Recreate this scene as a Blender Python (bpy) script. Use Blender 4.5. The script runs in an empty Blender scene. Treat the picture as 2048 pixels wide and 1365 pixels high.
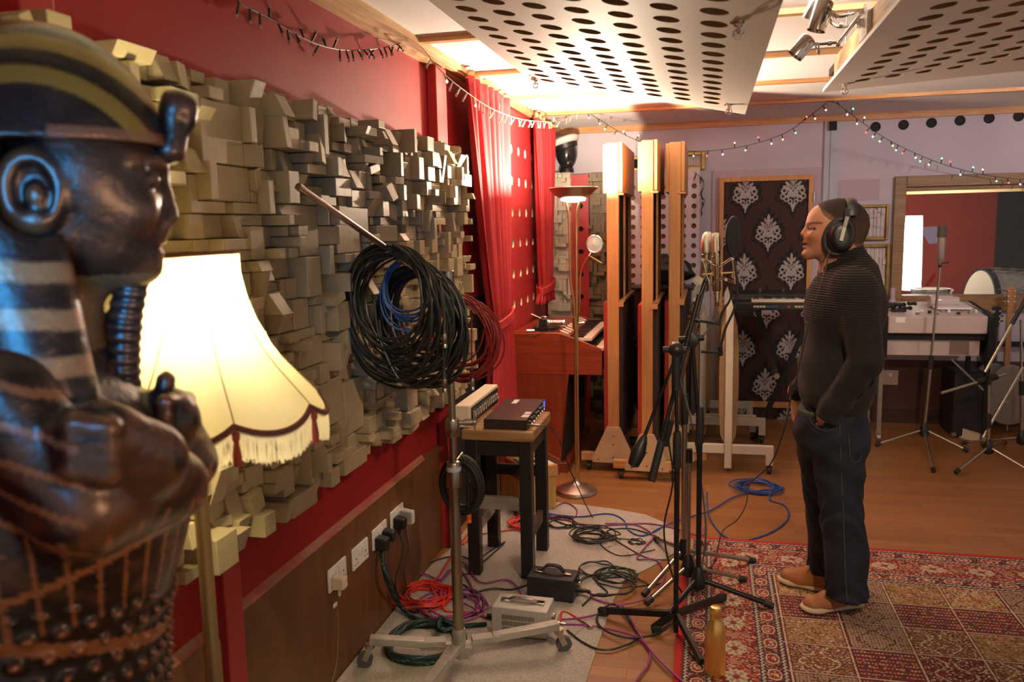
import bpy, bmesh, math, random
import numpy as np
from mathutils import Vector, Matrix

C = bpy.context.scene.collection
SC = bpy.context.scene
V = Vector
PI = math.pi

# ---------------------------------------------------------------- camera
FPX, YAW, PITCH, ROLL, CAMZ = 1640.0, 0.23599, 0.13764, -0.02095, 1.65
_cy, _sy, _cp, _sp = math.cos(YAW), math.sin(YAW), math.cos(PITCH), math.sin(PITCH)
_F = V((-_sy*_cp, _cy*_cp, -_sp)); _R = V((_cy, _sy, 0)); _U = _R.cross(_F)
_R2 = math.cos(ROLL)*_R + math.sin(ROLL)*_U
_U2 = -math.sin(ROLL)*_R + math.cos(ROLL)*_U
CAM = V((0, 0, CAMZ))
cd = bpy.data.cameras.new('camera'); cam = bpy.data.objects.new('camera', cd); C.objects.link(cam)
cam.matrix_world = Matrix(((_R2.x, _U2.x, -_F.x, 0), (_R2.y, _U2.y, -_F.y, 0), (_R2.z, _U2.z, -_F.z, CAMZ), (0, 0, 0, 1)))
cd.sensor_width = 36; cd.lens = 36*FPX/2048; cd.clip_start = 0.05
cd.dof.use_dof = True; cd.dof.focus_distance = 3.7; cd.dof.aperture_fstop = 3.6
SC.camera = cam

# ---------------------------------------------------------------- world, lights, exposure
wd = bpy.data.worlds.new('world'); SC.world = wd; wd.use_nodes = True
wd.node_tree.nodes['Background'].inputs[0].default_value = (1.0, 0.80, 0.68, 1)
wd.node_tree.nodes['Background'].inputs[1].default_value = 0.18
SC.view_settings.view_transform = 'Standard'; SC.view_settings.look = 'None'
SC.view_settings.exposure = 1.0; SC.view_settings.gamma = 1.0; SC.view_settings.use_curve_mapping = False
SC.cycles.use_denoising = True
SC.cycles.max_bounces = 6

def lamp(name, loc, power, col, r=0.05, typ='POINT', aim=None, angle=60, blend=.5):
    d = bpy.data.lights.new(name, typ); d.energy = power; d.color = col
    if typ == 'AREA': d.shape = 'DISK'; d.size = r
    else: d.shadow_soft_size = r
    o = bpy.data.objects.new(name, d); C.objects.link(o); o.location = loc
    if typ == 'SPOT': d.spot_size = math.radians(angle); d.spot_blend = blend
    if aim is not None:
        o.rotation_euler = (V(aim)-V(loc)).to_track_quat('-Z', 'Y').to_euler()
    return o
WARM = (1.0, 0.62, 0.33)
# unseen ceiling spots, added for the light on gobos, back wall and carpet
lamp('unseen_spot', (0.7, 0.9, 2.40), 80, (1.0, 0.74, 0.50), .06, 'SPOT', (-0.5, 5.0, 0.5), 75, .7)
lamp('unseen_spot', (2.5, 4.3, 2.38), 52, (1.0, .84, .84), .10, 'SPOT', (1.5, 7.1, 2.1), 80, .9)
lamp('unseen_spot', (-0.2, 2.2, 2.42), 80, (1.0, 0.76, 0.54), .06, 'SPOT', (-0.55, 3.6, 0.0), 80, .6)
lamp('booth_lamp_light', (1.62, 8.55, 1.5), 6, (1.0, 0.85, 0.68), .10)

# ---------------------------------------------------------------- pixel helpers (2048 x 1365)
def ray(x, y):
    x, y = float(x), float(y)
    return ((x-1024)/FPX)*_R2 - ((y-682.5)/FPX)*_U2 + _F
def fl(x, y, z=0.0):
    d = ray(x, y); return CAM + d*((z-CAMZ)/d.z)
def wx(x, y, X):
    d = ray(x, y); return CAM + d*(X/d.x)
def wy(x, y, Y):
    d = ray(x, y); return CAM + d*(Y/d.y)

# ---------------------------------------------------------------- mesh builder
class MB:
    def __init__(s): s.v = []; s.f = []; s.m = []; s.mi = 0
    def add(s, vs, fs):
        n = len(s.v); s.v += [tuple(p) for p in vs]
        for f in fs: s.f.append(tuple(n+i for i in f)); s.m.append(s.mi)
        return s
    def box(s, a, b, M=None):
        x0, y0, z0 = a; x1, y1, z1 = b
        x0, x1 = min(x0, x1), max(x0, x1); y0, y1 = min(y0, y1), max(y0, y1); z0, z1 = min(z0, z1), max(z0, z1)
        vs = [V(p) for p in ((x0,y0,z0),(x1,y0,z0),(x1,y1,z0),(x0,y1,z0),(x0,y0,z1),(x1,y0,z1),(x1,y1,z1),(x0,y1,z1))]
        if M is not None: vs = [M @ p for p in vs]
        return s.add(vs, [(0,3,2,1),(4,5,6,7),(0,1,5,4),(1,2,6,5),(2,3,7,6),(3,0,4,7)])
    def hexa(s, bot, top):
        return s.add([V(p) for p in bot]+[V(p) for p in top], [(0,3,2,1),(4,5,6,7),(0,1,5,4),(1,2,6,5),(2,3,7,6),(3,0,4,7)])
    def bar(s, a, b, w, h, up=(0,0,1)):
        a, b = V(a), V(b); d = (b-a); L = d.length; d.normalize(); u = V(up)
        sd = d.cross(u)
        if sd.length < 1e-4: sd = d.cross(V((1,0,0)))
        sd.normalize(); u = sd.cross(d)
        M = Matrix((( sd.x,d.x,u.x,a.x),(sd.y,d.y,u.y,a.y),(sd.z,d.z,u.z,a.z),(0,0,0,1)))
        return s.box((-w/2,0,-h/2),(w/2,L,h/2), M)
    def tube(s, pts, r, n=10, cap=True, closed=False):
        pts = [V(p) for p in pts]; N = len(pts)
        if not isinstance(r, (list, tuple)): r = [r]*N
        vs = []; fs = []; pu = None
        for i, p in enumerate(pts):
            if closed: t = pts[(i+1) % N]-pts[i-1]
            else: t = pts[min(i+1, N-1)]-pts[max(i-1, 0)]
            if t.length < 1e-9: t = V((0,0,1))
            t.normalize()
            if pu is None: pu = t.orthogonal()
            u = pu - t*pu.dot(t)
            if u.length < 1e-6: u = t.orthogonal()
            u.normalize(); pu = u; w = t.cross(u)
            for k in range(n):
                a = 2*PI*k/n; vs.append(p+(u*math.cos(a)+w*math.sin(a))*r[i])
        for i in range(N if closed else N-1):
            j = (i+1) % N
            for k in range(n):
                l = (k+1) % n; fs.append((i*n+k, i*n+l, j*n+l, j*n+k))
        if cap and not closed:
            fs.append(tuple(range(n-1, -1, -1))); fs.append(tuple((N-1)*n+k for k in range(n)))
        return s.add(vs, fs)
    def cyl(s, a, b, r, r2=None, n=20): return s.tube([a, b], [r, r if r2 is None else r2], n)
    def lathe(s, c, prof, n=32, axis=(0,0,1), cap=True):
        c = V(c); ax = V(axis).normalized(); u = ax.orthogonal().normalized(); w = ax.cross(u); vs = []; fs = []
        for r, h in prof:
            for k in range(n):
                a = 2*PI*k/n; vs.append(c+ax*h+(u*math.cos(a)+w*math.sin(a))*max(r, 1e-4))
        for i in range(len(prof)-1):
            for k in range(n):
                l = (k+1) % n; fs.append((i*n+k, i*n+l, (i+1)*n+l, (i+1)*n+k))
        if cap:
            fs.append(tuple(range(n-1, -1, -1))); q = (len(prof)-1)*n; fs.append(tuple(q+k for k in range(n)))
        return s.add(vs, fs)
    def ball(s, c, r, n=14, sc=(1,1,1), M=None):
        c = V(c); vs = []; fs = []; m = max(6, n//2+2)
        for i in range(m+1):
            t = PI*i/m
            for k in range(n):
                a = 2*PI*k/n; p = V((math.sin(t)*math.cos(a)*r*sc[0], math.sin(t)*math.sin(a)*r*sc[1], math.cos(t)*r*sc[2]))
                if M is not None: p = M @ p
                vs.append(c+p)
        for i in range(m):
            for k in range(n):
                l = (k+1) % n; fs.append((i*n+k, (i+1)*n+k, (i+1)*n+l, i*n+l))
        return s.add(vs, fs)
    def prism(s, poly, d):
        poly = [V(p) for p in poly]; d = V(d); n = len(poly)
        return s.add(poly+[p+d for p in poly], [tuple(range(n-1,-1,-1)), tuple(range(n, 2*n))]+[(i,(i+1)%n,n+(i+1)%n,n+i) for i in range(n)])
    def grid(s, P):
        n, m = len(P), len(P[0]); vs = [p for r in P for p in r]
        return s.add(vs, [(i*m+j, i*m+j+1, (i+1)*m+j+1, (i+1)*m+j) for i in range(n-1) for j in range(m-1)])

def spl(pts, n=8, closed=False):
    pts = [V(p) for p in pts]; N = len(pts); out = []
    if N < 3 and not closed: return pts
    for i in range(N if closed else N-1):
        if closed: a, b, c, d = pts[i-1], pts[i], pts[(i+1) % N], pts[(i+2) % N]
        else: a, b, c, d = pts[max(i-1,0)], pts[i], pts[i+1], pts[min(i+2,N-1)]
        for k in range(n):
            t = k/n; out.append(0.5*((2*b)+(c-a)*t+(2*a-5*b+4*c-d)*t*t+(3*b-a-3*c+d)*t**3))
    if not closed: out.append(pts[-1])
    return out

WL = {}
def thing(name, label, cat, loc, group=None):
    o = bpy.data.objects.new(name, None); C.objects.link(o); o.location = loc; o.empty_display_size = .05
    o['label'] = label; o['category'] = cat
    if group: o['group'] = group
    WL[o.name] = V(loc); return o
def tag(o, label, cat, group=None, kind=None):
    o['label'] = label; o['category'] = cat
    if group: o['group'] = group
    if kind: o['kind'] = kind
    return o
def build(name, mb, mat, parent=None, smooth=40, bev=0, label=None, fix=False):
    me = bpy.data.meshes.new(name)
    vs = mb.v
    if parent is not None: base = WL[parent.name]
    else:
        xs = [p[0] for p in vs]; ys = [p[1] for p in vs]; zs = [p[2] for p in vs]
        base = V(((min(xs)+max(xs))/2, (min(ys)+max(ys))/2, min(zs)))
    bx, by, bz = base
    me.from_pydata([(p[0]-bx, p[1]-by, p[2]-bz) for p in vs], [], mb.f)
    mats = mat if isinstance(mat, (list, tuple)) else [mat]
    for m in mats: me.materials.append(m)
    if len(mats) > 1: me.polygons.foreach_set('material_index', mb.m)
    if fix:
        bm = bmesh.new(); bm.from_mesh(me); bmesh.ops.recalc_face_normals(bm, faces=bm.faces); bm.to_mesh(me); bm.free()
    if smooth:
        me.polygons.foreach_set('use_smooth', [True]*len(me.polygons)); me.set_sharp_from_angle(angle=math.radians(smooth))
    o = bpy.data.objects.new(name, me); C.objects.link(o)
    if parent is not None: o.parent = parent; WL[o.name] = base
    else: o.location = base; WL[o.name] = base
    if bev:
        b = o.modifiers.new('bevel', 'BEVEL'); b.width = bev; b.segments = 2; b.limit_method = 'ANGLE'; b.angle_limit = math.radians(50)
    if label: o['label'] = label
    return o
def struct(name, mb, mat, parent=None, bev=0, smooth=40):
    o = build(name, mb, mat, parent, smooth, bev)
    if parent is None: o['kind'] = 'structure'
    return o

# ---------------------------------------------------------------- materials
def mat(name, col, rough=.5, metal=0, noise=0, scale=8, bump=0, bscale=60, emis=None, estr=0, stretch=None, col2=None, coat=0, trans=0, sss=0):
    m = bpy.data.materials.new(name); m.use_nodes = True; nt = m.node_tree; b = nt.nodes['Principled BSDF']
    b.inputs['Base Color'].default_value = (*col, 1); b.inputs['Roughness'].default_value = rough; b.inputs['Metallic'].default_value = metal
    if coat: b.inputs['Coat Weight'].default_value = coat; b.inputs['Coat Roughness'].default_value = .15
    if trans: b.inputs['Transmission Weight'].default_value = trans
    if emis: b.inputs['Emission Color'].default_value = (*emis, 1); b.inputs['Emission Strength'].default_value = estr
    if noise or bump:
        tc = nt.nodes.new('ShaderNodeTexCoord'); mp = nt.nodes.new('ShaderNodeMapping'); nt.links.new(tc.outputs['Object'], mp.inputs[0])
        if stretch: mp.inputs['Scale'].default_value = stretch
    if noise:
        n = nt.nodes.new('ShaderNodeTexNoise'); n.inputs['Scale'].default_value = scale; n.inputs['Detail'].default_value = 6
        nt.links.new(mp.outputs[0], n.inputs['Vector'])
        r = nt.nodes.new('ShaderNodeValToRGB'); c2 = col2 or tuple(c*(1-noise) for c in col)
        r.color_ramp.elements[0].position = .32; r.color_ramp.elements[1].position = .68
        r.color_ramp.elements[0].color = (*c2, 1); r.color_ramp.elements[1].color = (*col, 1)
        nt.links.new(n.outputs['Fac'], r.inputs[0]); nt.links.new(r.outputs[0], b.inputs['Base Color'])
    if bump:
        n2 = nt.nodes.new('ShaderNodeTexNoise'); n2.inputs['Scale'].default_value = bscale; n2.inputs['Detail'].default_value = 3
        nt.links.new(mp.outputs[0], n2.inputs['Vector'])
        bp = nt.nodes.new('ShaderNodeBump'); bp.inputs['Strength'].default_value = bump; bp.inputs['Distance'].default_value = .01
        nt.links.new(n2.outputs['Fac'], bp.inputs['Height']); nt.links.new(bp.outputs[0], b.inputs['Normal'])
    return m
def wood(name, col, col2, rough=.45, axis=2, scale=3.0, coat=0, dist=2.0):
    st = [26.0, 26.0, 26.0]; st[axis] = 1.6
    m = mat(name, col, rough, 0, noise=.5, scale=scale, stretch=tuple(st), col2=col2, coat=coat, bump=.06, bscale=6)
    return m
def vcol(name, rough=.8, bump=0, bscale=200, metal=0, attr='Col', spec=None):
    m = mat(name, (1,1,1), rough, metal, bump=bump, bscale=bscale); nt = m.node_tree
    a = nt.nodes.new('ShaderNodeVertexColor'); a.layer_name = attr
    nt.links.new(a.outputs[0], nt.nodes['Principled BSDF'].inputs['Base Color']); return m

M = {}
M['redwall'] = mat('red_wall_paint', (.36,.018,.022), .5, noise=.12, scale=3, bump=.03, bscale=90)
M['redwall'].node_tree.nodes['Principled BSDF'].inputs['Specular IOR Level'].default_value = .22
M['redgloss'] = mat('red_gloss_paint', (.44,.030,.034), .4, bump=.02)
M['backwall'] = mat('pale_lilac_wall_paint', (.54,.50,.56), .7, noise=.06, scale=2)
M['backwall2'] = mat('pale_blue_paint', (.46,.50,.56), .7)
M['pinkpatch'] = mat('old_pink_paint', (.48,.38,.42), .8)
M['ceil'] = mat('white_ceiling_paint', (.78,.75,.73), .8)
M['pine'] = wood('pine_timber', (.62,.33,.13), (.42,.20,.07), .5, 0)
M['pinez'] = wood('pine_upright', (.66,.33,.12), (.50,.22,.07), .5, 2)
M['piney'] = wood('pine_trim', (.66,.42,.20), (.45,.25,.10), .5, 1)
M['oldoak'] = wood('brown_window_timber', (.34,.20,.08), (.20,.11,.04), .5, 0)
M['ply'] = mat('brown_plywood', (.20,.078,.026), .42, noise=.35, scale=3, stretch=(1,6,1.2), bump=.03)
M['black'] = mat('black_plastic', (.012,.012,.013), .42)
M['blackmetal'] = mat('black_painted_steel', (.014,.014,.015), .32, .3)
M['rubber'] = mat('black_rubber', (.016,.016,.017), .6)
M['chrome'] = mat('chrome', (.75,.73,.70), .12, 1)
M['steel'] = mat('brushed_steel', (.52,.49,.44), .32, 1, noise=.15, scale=20)
M['bronze'] = mat('worn_nickel', (.40,.34,.26), .30, 1, noise=.2, scale=10)
M['brass'] = mat('brass', (.66,.46,.20), .28, 1)
M['gold'] = mat('gold_metal', (.92,.62,.20), .32, .95)
M['white'] = mat('white_plastic', (.80,.78,.74), .35)
M['cream'] = mat('cream_paint', (.72,.62,.46), .5)
M['silverpaint'] = mat('silver_grey_paint', (.52,.52,.50), .45, .3, noise=.08, scale=40)
M['dark'] = mat('dark_void_paint', (.012,.010,.010), .8)
M['carpet'] = mat('grey_carpet_pile', (.60,.55,.49), .95, noise=.35, scale=130, bump=.8, bscale=260)

# ---------------------------------------------------------------- room shell
LWX = -1.337; CZ = 2.48; BY = 7.12
m = bpy.data.materials.new('oak_strip_floor'); m.use_nodes = True; nt = m.node_tree; b = nt.nodes['Principled BSDF']
tc = nt.nodes.new('ShaderNodeTexCoord'); br = nt.nodes.new('ShaderNodeTexBrick')
br.offset = .37; br.offset_frequency = 2; br.inputs['Scale'].default_value = 1
br.inputs['Brick Width'].default_value = .75; br.inputs['Row Height'].default_value = .072; br.inputs['Mortar Size'].default_value = .0011
br.inputs['Color1'].default_value = (.345,.162,.058,1); br.inputs['Color2'].default_value = (.255,.108,.034,1); br.inputs['Mortar'].default_value = (.10,.035,.012,1)
nt.links.new(tc.outputs['Object'], br.inputs['Vector'])
mp = nt.nodes.new('ShaderNodeMapping'); mp.inputs['Scale'].default_value = (2, 40, 1); nt.links.new(tc.outputs['Object'], mp.inputs[0])
nz = nt.nodes.new('ShaderNodeTexNoise'); nz.inputs['Scale'].default_value = 2.2; nz.inputs['Detail'].default_value = 8; nt.links.new(mp.outputs[0], nz.inputs[0])
mx = nt.nodes.new('ShaderNodeMix'); mx.data_type = 'RGBA'; mx.blend_type = 'MULTIPLY'; mx.inputs[0].default_value = .55
rp = nt.nodes.new('ShaderNodeValToRGB'); rp.color_ramp.elements[0].color = (.45,.42,.40,1); rp.color_ramp.elements[1].color = (1.25,1.2,1.15,1)
nt.links.new(nz.outputs['Fac'], rp.inputs[0]); nt.links.new(br.outputs['Color'], mx.inputs[6]); nt.links.new(rp.outputs[0], mx.inputs[7])
nt.links.new(mx.outputs[2], b.inputs['Base Color']); b.inputs['Roughness'].default_value = .36
M['floor'] = m
struct('floor', MB().box((-1.6,-1.0,-.06),(4.6,BY+.1,0)), M['floor'])
struct('ceiling', MB().box((-1.6,-1.0,CZ),(4.6,BY+.1,CZ+.06)), M['ceil'])
struct('wall_left', MB().box((LWX-.12,-1.0,0),(LWX,BY+.1,CZ)), M['redwall'])
# back wall with the control-room window cut out
w0, w1 = wy(1806,380,BY), wy(1812,597,BY)
WX0, WZ1, WZ0 = 1.50, 1.90, 1.03
WX1 = 3.05
struct('wall_back', MB().box((LWX,BY,0),(WX0,BY+.14,CZ)).box((WX0,BY,0),(WX1,BY+.14,WZ0)).box((WX0,BY,WZ1),(WX1,BY+.14,CZ)).box((WX1,BY,0),(4.6,BY+.14,CZ)), M['backwall'])
# ceiling battens
n = 0
for Y in (1.0, 1.85, 2.70, 3.55, 4.40, 5.25, 6.10):
    n += 1; struct('trim_%d' % n, MB().box((LWX+.05,Y-.022,CZ-.022),(4.5,Y+.022,CZ)), M['pine'])
n += 1; struct('trim_%d' % n, MB().box((LWX+.05,BY-.035,CZ-.05),(4.5,BY,CZ)), M['pine'])
# timber cornice on the left wall
n += 1; struct('trim_%d' % n, MB().box((LWX,-1,CZ-.03),(LWX+.10,BY,CZ)).box((LWX,-1,CZ-.045),(LWX+.035,BY,CZ-.03)).box((LWX+.06,-1,CZ-.04),(LWX+.085,BY,CZ-.03)), M['piney'])
# plywood dado, capping and red uprights
n += 1; struct('trim_%d' % n, MB().box((LWX,-1,0),(LWX+.018,3.64,.548)), M['ply'])
n += 1; struct('trim_%d' % n, MB().box((LWX,3.64,0),(LWX+.006,3.92,.56)), M['ply'])
mcap = mat('worn_red_edge', (.40,.06,.05), .5, noise=.5, scale=30, stretch=(1,.2,1), col2=(.36,.20,.12))
n += 1; struct('trim_%d' % n, MB().prism([(LWX,-1,.548),(LWX+.018,-1,.548),(LWX,-1,.572)], (0,4.64,0)), mcap)
n += 1; struct('trim_%d' % n, MB().box((LWX,1.90,0),(LWX+.05,1.985,.80)), M['redgloss'], bev=.004)
n += 1; struct('trim_%d' % n, MB().box((LWX,3.90,0),(LWX+.05,4.06,2.44)), M['redgloss'], bev=.004)
n += 1; struct('trim_%d' % n, MB().box((LWX,1.36,2.06),(LWX+.07,1.45,2.43)), M['redgloss'], bev=.004)
# flat black panel: its colour gives the recess shade behind the first curtain
struct('dark_recess_panel', MB().box((LWX,4.10,0),(LWX+.012,5.05,1.25)), M['dark'])
# ---------------------------------------------------------------- block diffuser on the left wall
rng = random.Random(7)
M['block'] = mat('tan_satin_paint', (.40,.325,.20), .42, noise=.10, scale=6, bump=.10, bscale=45)
D = thing('diffuser_panel', 'large tan panel of many jutting wooden blocks on the red wall', 'acoustic panel', (LWX+.03, 2.8, .8))
build('backing_board', MB().box((LWX+.001,1.24,.83),(LWX+.03,4.17,2.05)), M['block'], D)
U = .032; NU, NV = 93, 39; occ = [[False]*NV for _ in range(NU)]
Y0, Z0 = 1.22, .805
blocks = []
for i in range(NU):
    for j in range(NV):
        if occ[i][j]: continue
        r = rng.random()
        if r < .014: w, h = rng.choice(((5,6),(4,6),(6,5),(5,5)))
        elif r < .11: w, h = rng.choice(((3,4),(4,3),(3,3),(2,5),(4,2)))
        elif r < .46: w, h = rng.choice(((2,3),(3,2),(2,2),(1,3),(2,2),(1,4),(4,1)))
        else: w, h = rng.choice(((1,2),(2,1),(2,2),(1,1),(2,2),(1,3)))
        w = min(w, NU-i); h = min(h, NV-j)
        while any(occ[i+a][j] for a in range(w)): w -= 1
        while any(occ[i][j+b_] for b_ in range(h)) or any(occ[i+a][j+b_] for a in range(w) for b_ in range(h)): h -= 1
        for a in range(w):
            for b_ in range(h): occ[i+a][j+b_] = True
        blocks.append((i, j, w, h))
bl = []
for (i, j, w, h) in blocks:
    edge = i == 0 or j == 0 or i+w >= NU or j+h >= NV
    ya, yb = Y0+i*U, Y0+(i+w)*U; za, zb = Z0+j*U, Z0+(j+h)*U
    big = w*h >= 15
    d = rng.uniform(.06,.085) if big else rng.choice((.025,.045,.06,.075,.09,.105,.12))+rng.uniform(-.01,.01)
    g = .0012
    oy, oz = (rng.uniform(-.012,.012), rng.uniform(-.014,.014)) if edge else (0, 0)
    ya += oy+g; yb += oy-g; za += oz+g; zb += oz-g
    if ya < 1.85 and 1.15 < za < 1.72: d = min(d, .038 if za < 1.56 else .075)
    dd = [d]*4
    if not big and rng.random() < .45:
        s = rng.uniform(.25,.7)*min(w,h)*U; k = rng.randrange(4)
        if k == 0: dd = [d, d, d-s, d-s]
        elif k == 1: dd = [d-s, d-s, d, d]
        elif k == 2: dd = [d, d-s, d-s, d]
        else: dd = [d-s, d, d, d-s]
        dd = [max(.03, q) for q in dd]
    x = LWX+.03
    vs = [(x,ya,za),(x,yb,za),(x,yb,zb),(x,ya,zb)]+[(x+q,y_,z_) for q,(y_,z_) in zip(dd,((ya,za),(yb,za),(yb,zb),(ya,zb)))]
    if rng.random() < .07 and not big:
        # a loose-looking block set at an angle
        c = V((x,(ya+yb)/2,(za+zb)/2)); R_ = Matrix.Rotation(rng.uniform(-.5,.5), 3, 'X'); vs = [c+R_@(V(p)-c) for p in vs]
        vs = [V((p.x+(.012 if q > 3 else 0), p.y, p.z)) for q, p in enumerate(vs)]
    bl.append((w*h/(1+ya), vs))
bl.sort(key=lambda t: -t[0])
FB = [(3,2,1,0),(4,5,6,7),(0,1,5,4),(1,2,6,5),(2,3,7,6),(3,0,4,7)]
for s, vs in bl[:100]: build('block', MB().add(vs, FB), M['block'], D, smooth=0, bev=.0025)
q = MB()
for s, vs in bl[100:]: q.add(vs, FB)
o = build('blocks', q, M['block'], D, smooth=0, bev=.002); o['kind'] = 'stuff'

# ---------------------------------------------------------------- perforated boards
def perf(mb, f, nu, nv, du, dv, r, outer, th, seg=28):
    """board with nu x nv round holes; f(u,v,w) maps to the room; outer = four (u,v) corners; side walls of holes get material 1"""
    for i in range(nu):
        for j in range(nv):
            u0, v0 = i*du, j*dv; cu, cv = u0+du/2, v0+dv/2; n = len(mb.v)
            sq = []; ci = []
            for k in range(seg):
                a = 2*PI*(k+.5)/seg; c, s = math.cos(a), math.sin(a)
                ci.append((cu+r*c, cv+r*s))
                t = min((du/2)/max(abs(c),1e-9), (dv/2)/max(abs(s),1e-9)); sq.append((cu+t*c, cv+t*s))
            cor = [(u0+du,v0+dv),(u0,v0+dv),(u0,v0),(u0+du,v0)]
            vs = [f(*p,0) for p in ci]+[f(*p,0) for p in sq]+[f(*p,0) for p in cor]+[f(*p,th) for p in ci]+[f(*p,th) for p in sq]+[f(*p,th) for p in cor]
            S = seg; T = 2*S+4; mb.mi = 0; fs = []
            for k in range(S):
                l = (k+1) % S
                fs += [(k, S+k, S+l, l), (T+k, T+l, T+S+l, T+S+k)]
            sd = [abs(math.cos(2*PI*(k+.5)/S))/du >= abs(math.sin(2*PI*(k+.5)/S))/dv for k in range(S)]
            for k in range(S):
                l = (k+1) % S
                if sd[k] != sd[l]:
                    a = 2*PI*(k+1)/S; q_ = (0 if math.sin(a) > 0 else 3) if math.cos(a) > 0 else (1 if math.sin(a) > 0 else 2)
                    if abs(math.cos(a)) < 1e-6 or abs(math.sin(a)) < 1e-6: continue
                    fs += [(S+k, 2*S+q_, S+l), (T+S+k, T+S+l, T+2*S+q_)]
            mb.add(vs, fs); mb.mi = 1
            for k in range(S):
                l = (k+1) % S; mb.f.append((n+k, n+l, n+T+l, n+T+k)); mb.m.append(1)
            mb.mi = 0
    W_, H_ = nu*du, nv*dv; inn = [(0,0),(W_,0),(W_,H_),(0,H_)]
    for k in range(4):
        l = (k+1) % 4
        p = [inn[k], outer[k], outer[l], inn[l]]
        vs = [f(*a,0) for a in p]+[f(*a,th) for a in p]
        mb.add(vs, [(0,1,2,3),(4,7,6,5),(1,5,6,2)])
    return mb
M['cloud'] = mat('off_white_board_paint', (.70,.655,.57), .62, noise=.05, scale=2)
M['cloud2'] = mat('pinkish_white_board_paint', (.80,.72,.68), .6, noise=.05, scale=2)
M['holeedge'] = mat('raw_plywood_edge', (.30,.17,.07), .7)
M['wool'] = mat('dark_brown_acoustic_wool', (.035,.022,.014), .95, noise=.4, scale=60)
def cloud(name, label, mt, ox, oy, sk, zf, nu, nv, du, dv, r, corners, bolts, th=.015):
    t = thing(name, label, 'acoustic panel', (corners[0][0], corners[0][1], zf(corners[0][0])), None)
    f = lambda u, v, w: V((ox+u, oy+v+sk*u, zf(ox+u)+w))
    outer = [(x-ox, y-oy-sk*(x-ox)) for x, y in corners]
    build('board', perf(MB(), f, nu, nv, du, dv, r, outer, th), [mt, M['holeedge']], t, smooth=30)
    p = [V((x, y, zf(x)+.06)) for x, y in corners]
    c = sum(p, V())/4; p = [c+(a-c)*.97 for a in p]
    build('wool_backing', MB().hexa(p, [a+V((0,0,.03)) for a in p]), M['wool'], t)
    for x, y in bolts:
        z = zf(x); b = MB().lathe((x,y,z-.003), [(.022,0),(.022,.003),(.004,.004)], 20).cyl((x,y,z-.03),(x,y,z+.02),.005).lathe((x,y,z-.012), [(.011,0),(.011,.008)], 6)
        b.tube([(x+.012*math.cos(a), y, z-.03+.012*math.sin(a)) for a in [2*PI*k/14 for k in range(14)]], .003, 6, closed=True)
        build('hanging_bolt', b, M['chrome'], t)
    return t
zf1 = lambda x: 2.1728-.21*x
n1 = 19
t = cloud('ceiling_cloud', 'off-white ceiling board full of round holes, tilted down towards the gobos', M['cloud'], -.805, 3.914+.0665-n1*.133, -.155, zf1, 7, n1, .125, .133, .036,
      [(-.86,1.25),(.156,1.25),(.156,4.0),(-.842,4.0)], [(-.80,3.91),(.068,2.258),(.079,3.758)])
build('edge_batten', MB().box((-.78,1.4,2.36),(-.73,3.9,2.42)).box((.02,1.4,2.20),(.07,3.9,2.30)), M['piney'], t)
for x, y, z in ((-.75,3.8,2.41),(.05,3.8,2.28),(-.75,1.6,2.41),(.05,1.6,2.28)): build('hanging_wire', MB().cyl((x,y,z),(x,y,CZ),.003), M['steel'], t)
zf2 = lambda x: 2.192+.055*x
n2 = 14
t = cloud('ceiling_cloud', 'pinkish-white ceiling board full of round holes with spotlights on its timber edge', M['cloud2'], .563, 3.769+.0665-n2*.1335, -.19, zf2, 9, n2, .111, .1335, .034,
      [(.478,1.75),(1.80,1.75),(1.80,4.0),(.488,4.0)], [(.555,3.82)])
build('edge_batten', MB().box((.50,1.8,zf2(.5)+.016),(.545,3.75,zf2(.5)+.10)).box((1.4,1.8,zf2(1.4)+.016),(1.45,3.75,zf2(1.4)+.10)), M['piney'], t)
build('cross_batten', MB().box((.545,2.9,zf2(.55)+.03),(1.4,2.95,zf2(.55)+.12)).box((.40,3.02,2.385),(.75,3.07,2.43)), M['pine'], t)
for x, z in ((.52,2.31),(1.42,2.36)): build('hanging_wire', MB().cyl((x,3.6,z),(x,3.6,CZ),.003), M['steel'], t)

# ---------------------------------------------------------------- chrome spotlight bar
t = thing('spotlight_bar', 'chrome ceiling fitting with three swivelling spotlight heads', 'ceiling light', (.47,3.0,2.40))
pa, pb = wy(1732,14,3.0), wy(1676,88,3.0)
build('mounting_bar', MB().tube([pa,pb],.006,10).ball(pa,.010).ball(pb,.009).cyl(wy(1712,48,3.0), wy(1712,48,3.0)+V((.10,0,.01)),.016), M['chrome'], t)
build('ceiling_plate', MB().box((.485,2.93,2.24),(.499,3.07,2.34)), M['white'], t)
def head(base, elbow, c0, c1, r, open_end):
    h = MB(); a, b = V(c0), V(c1); ax = (b-a).normalized(); L = (b-a).length
    h.lathe(a, [(r*.55,-.004),(r*.9,0),(r,.006),(r,L),(r*.94,L),(r*.9,L-.02),(r*.3,L-.035)], 28, ax, cap=True)
    hd = build('spotlight_head', h, M['chrome'], t, smooth=30)
    build('hinge_arm', MB().tube(spl([base, elbow, a+(b-a)*.35], 6), .005, 8).cyl(V(base)*.6+V(elbow)*.4, V(base)*.4+V(elbow)*.6, .0085).tube([a+(b-a)*.35+V((0,-r,0)), V(elbow), a+(b-a)*.35+V((0,r,0))], .004, 6), M['chrome'], hd)
    build('flex', MB().tube(spl([a, a+V((.01,-.03,-.02)), a+V((.03,-.03,-.06)), V(elbow), V(base)], 6), .0028, 6), M['chrome'], hd)
head(wy(1725,20,3.0), wy(1680,33,3.0), wy(1650,2,3.0), wy(1632,62,3.0), .030, 1)
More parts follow.
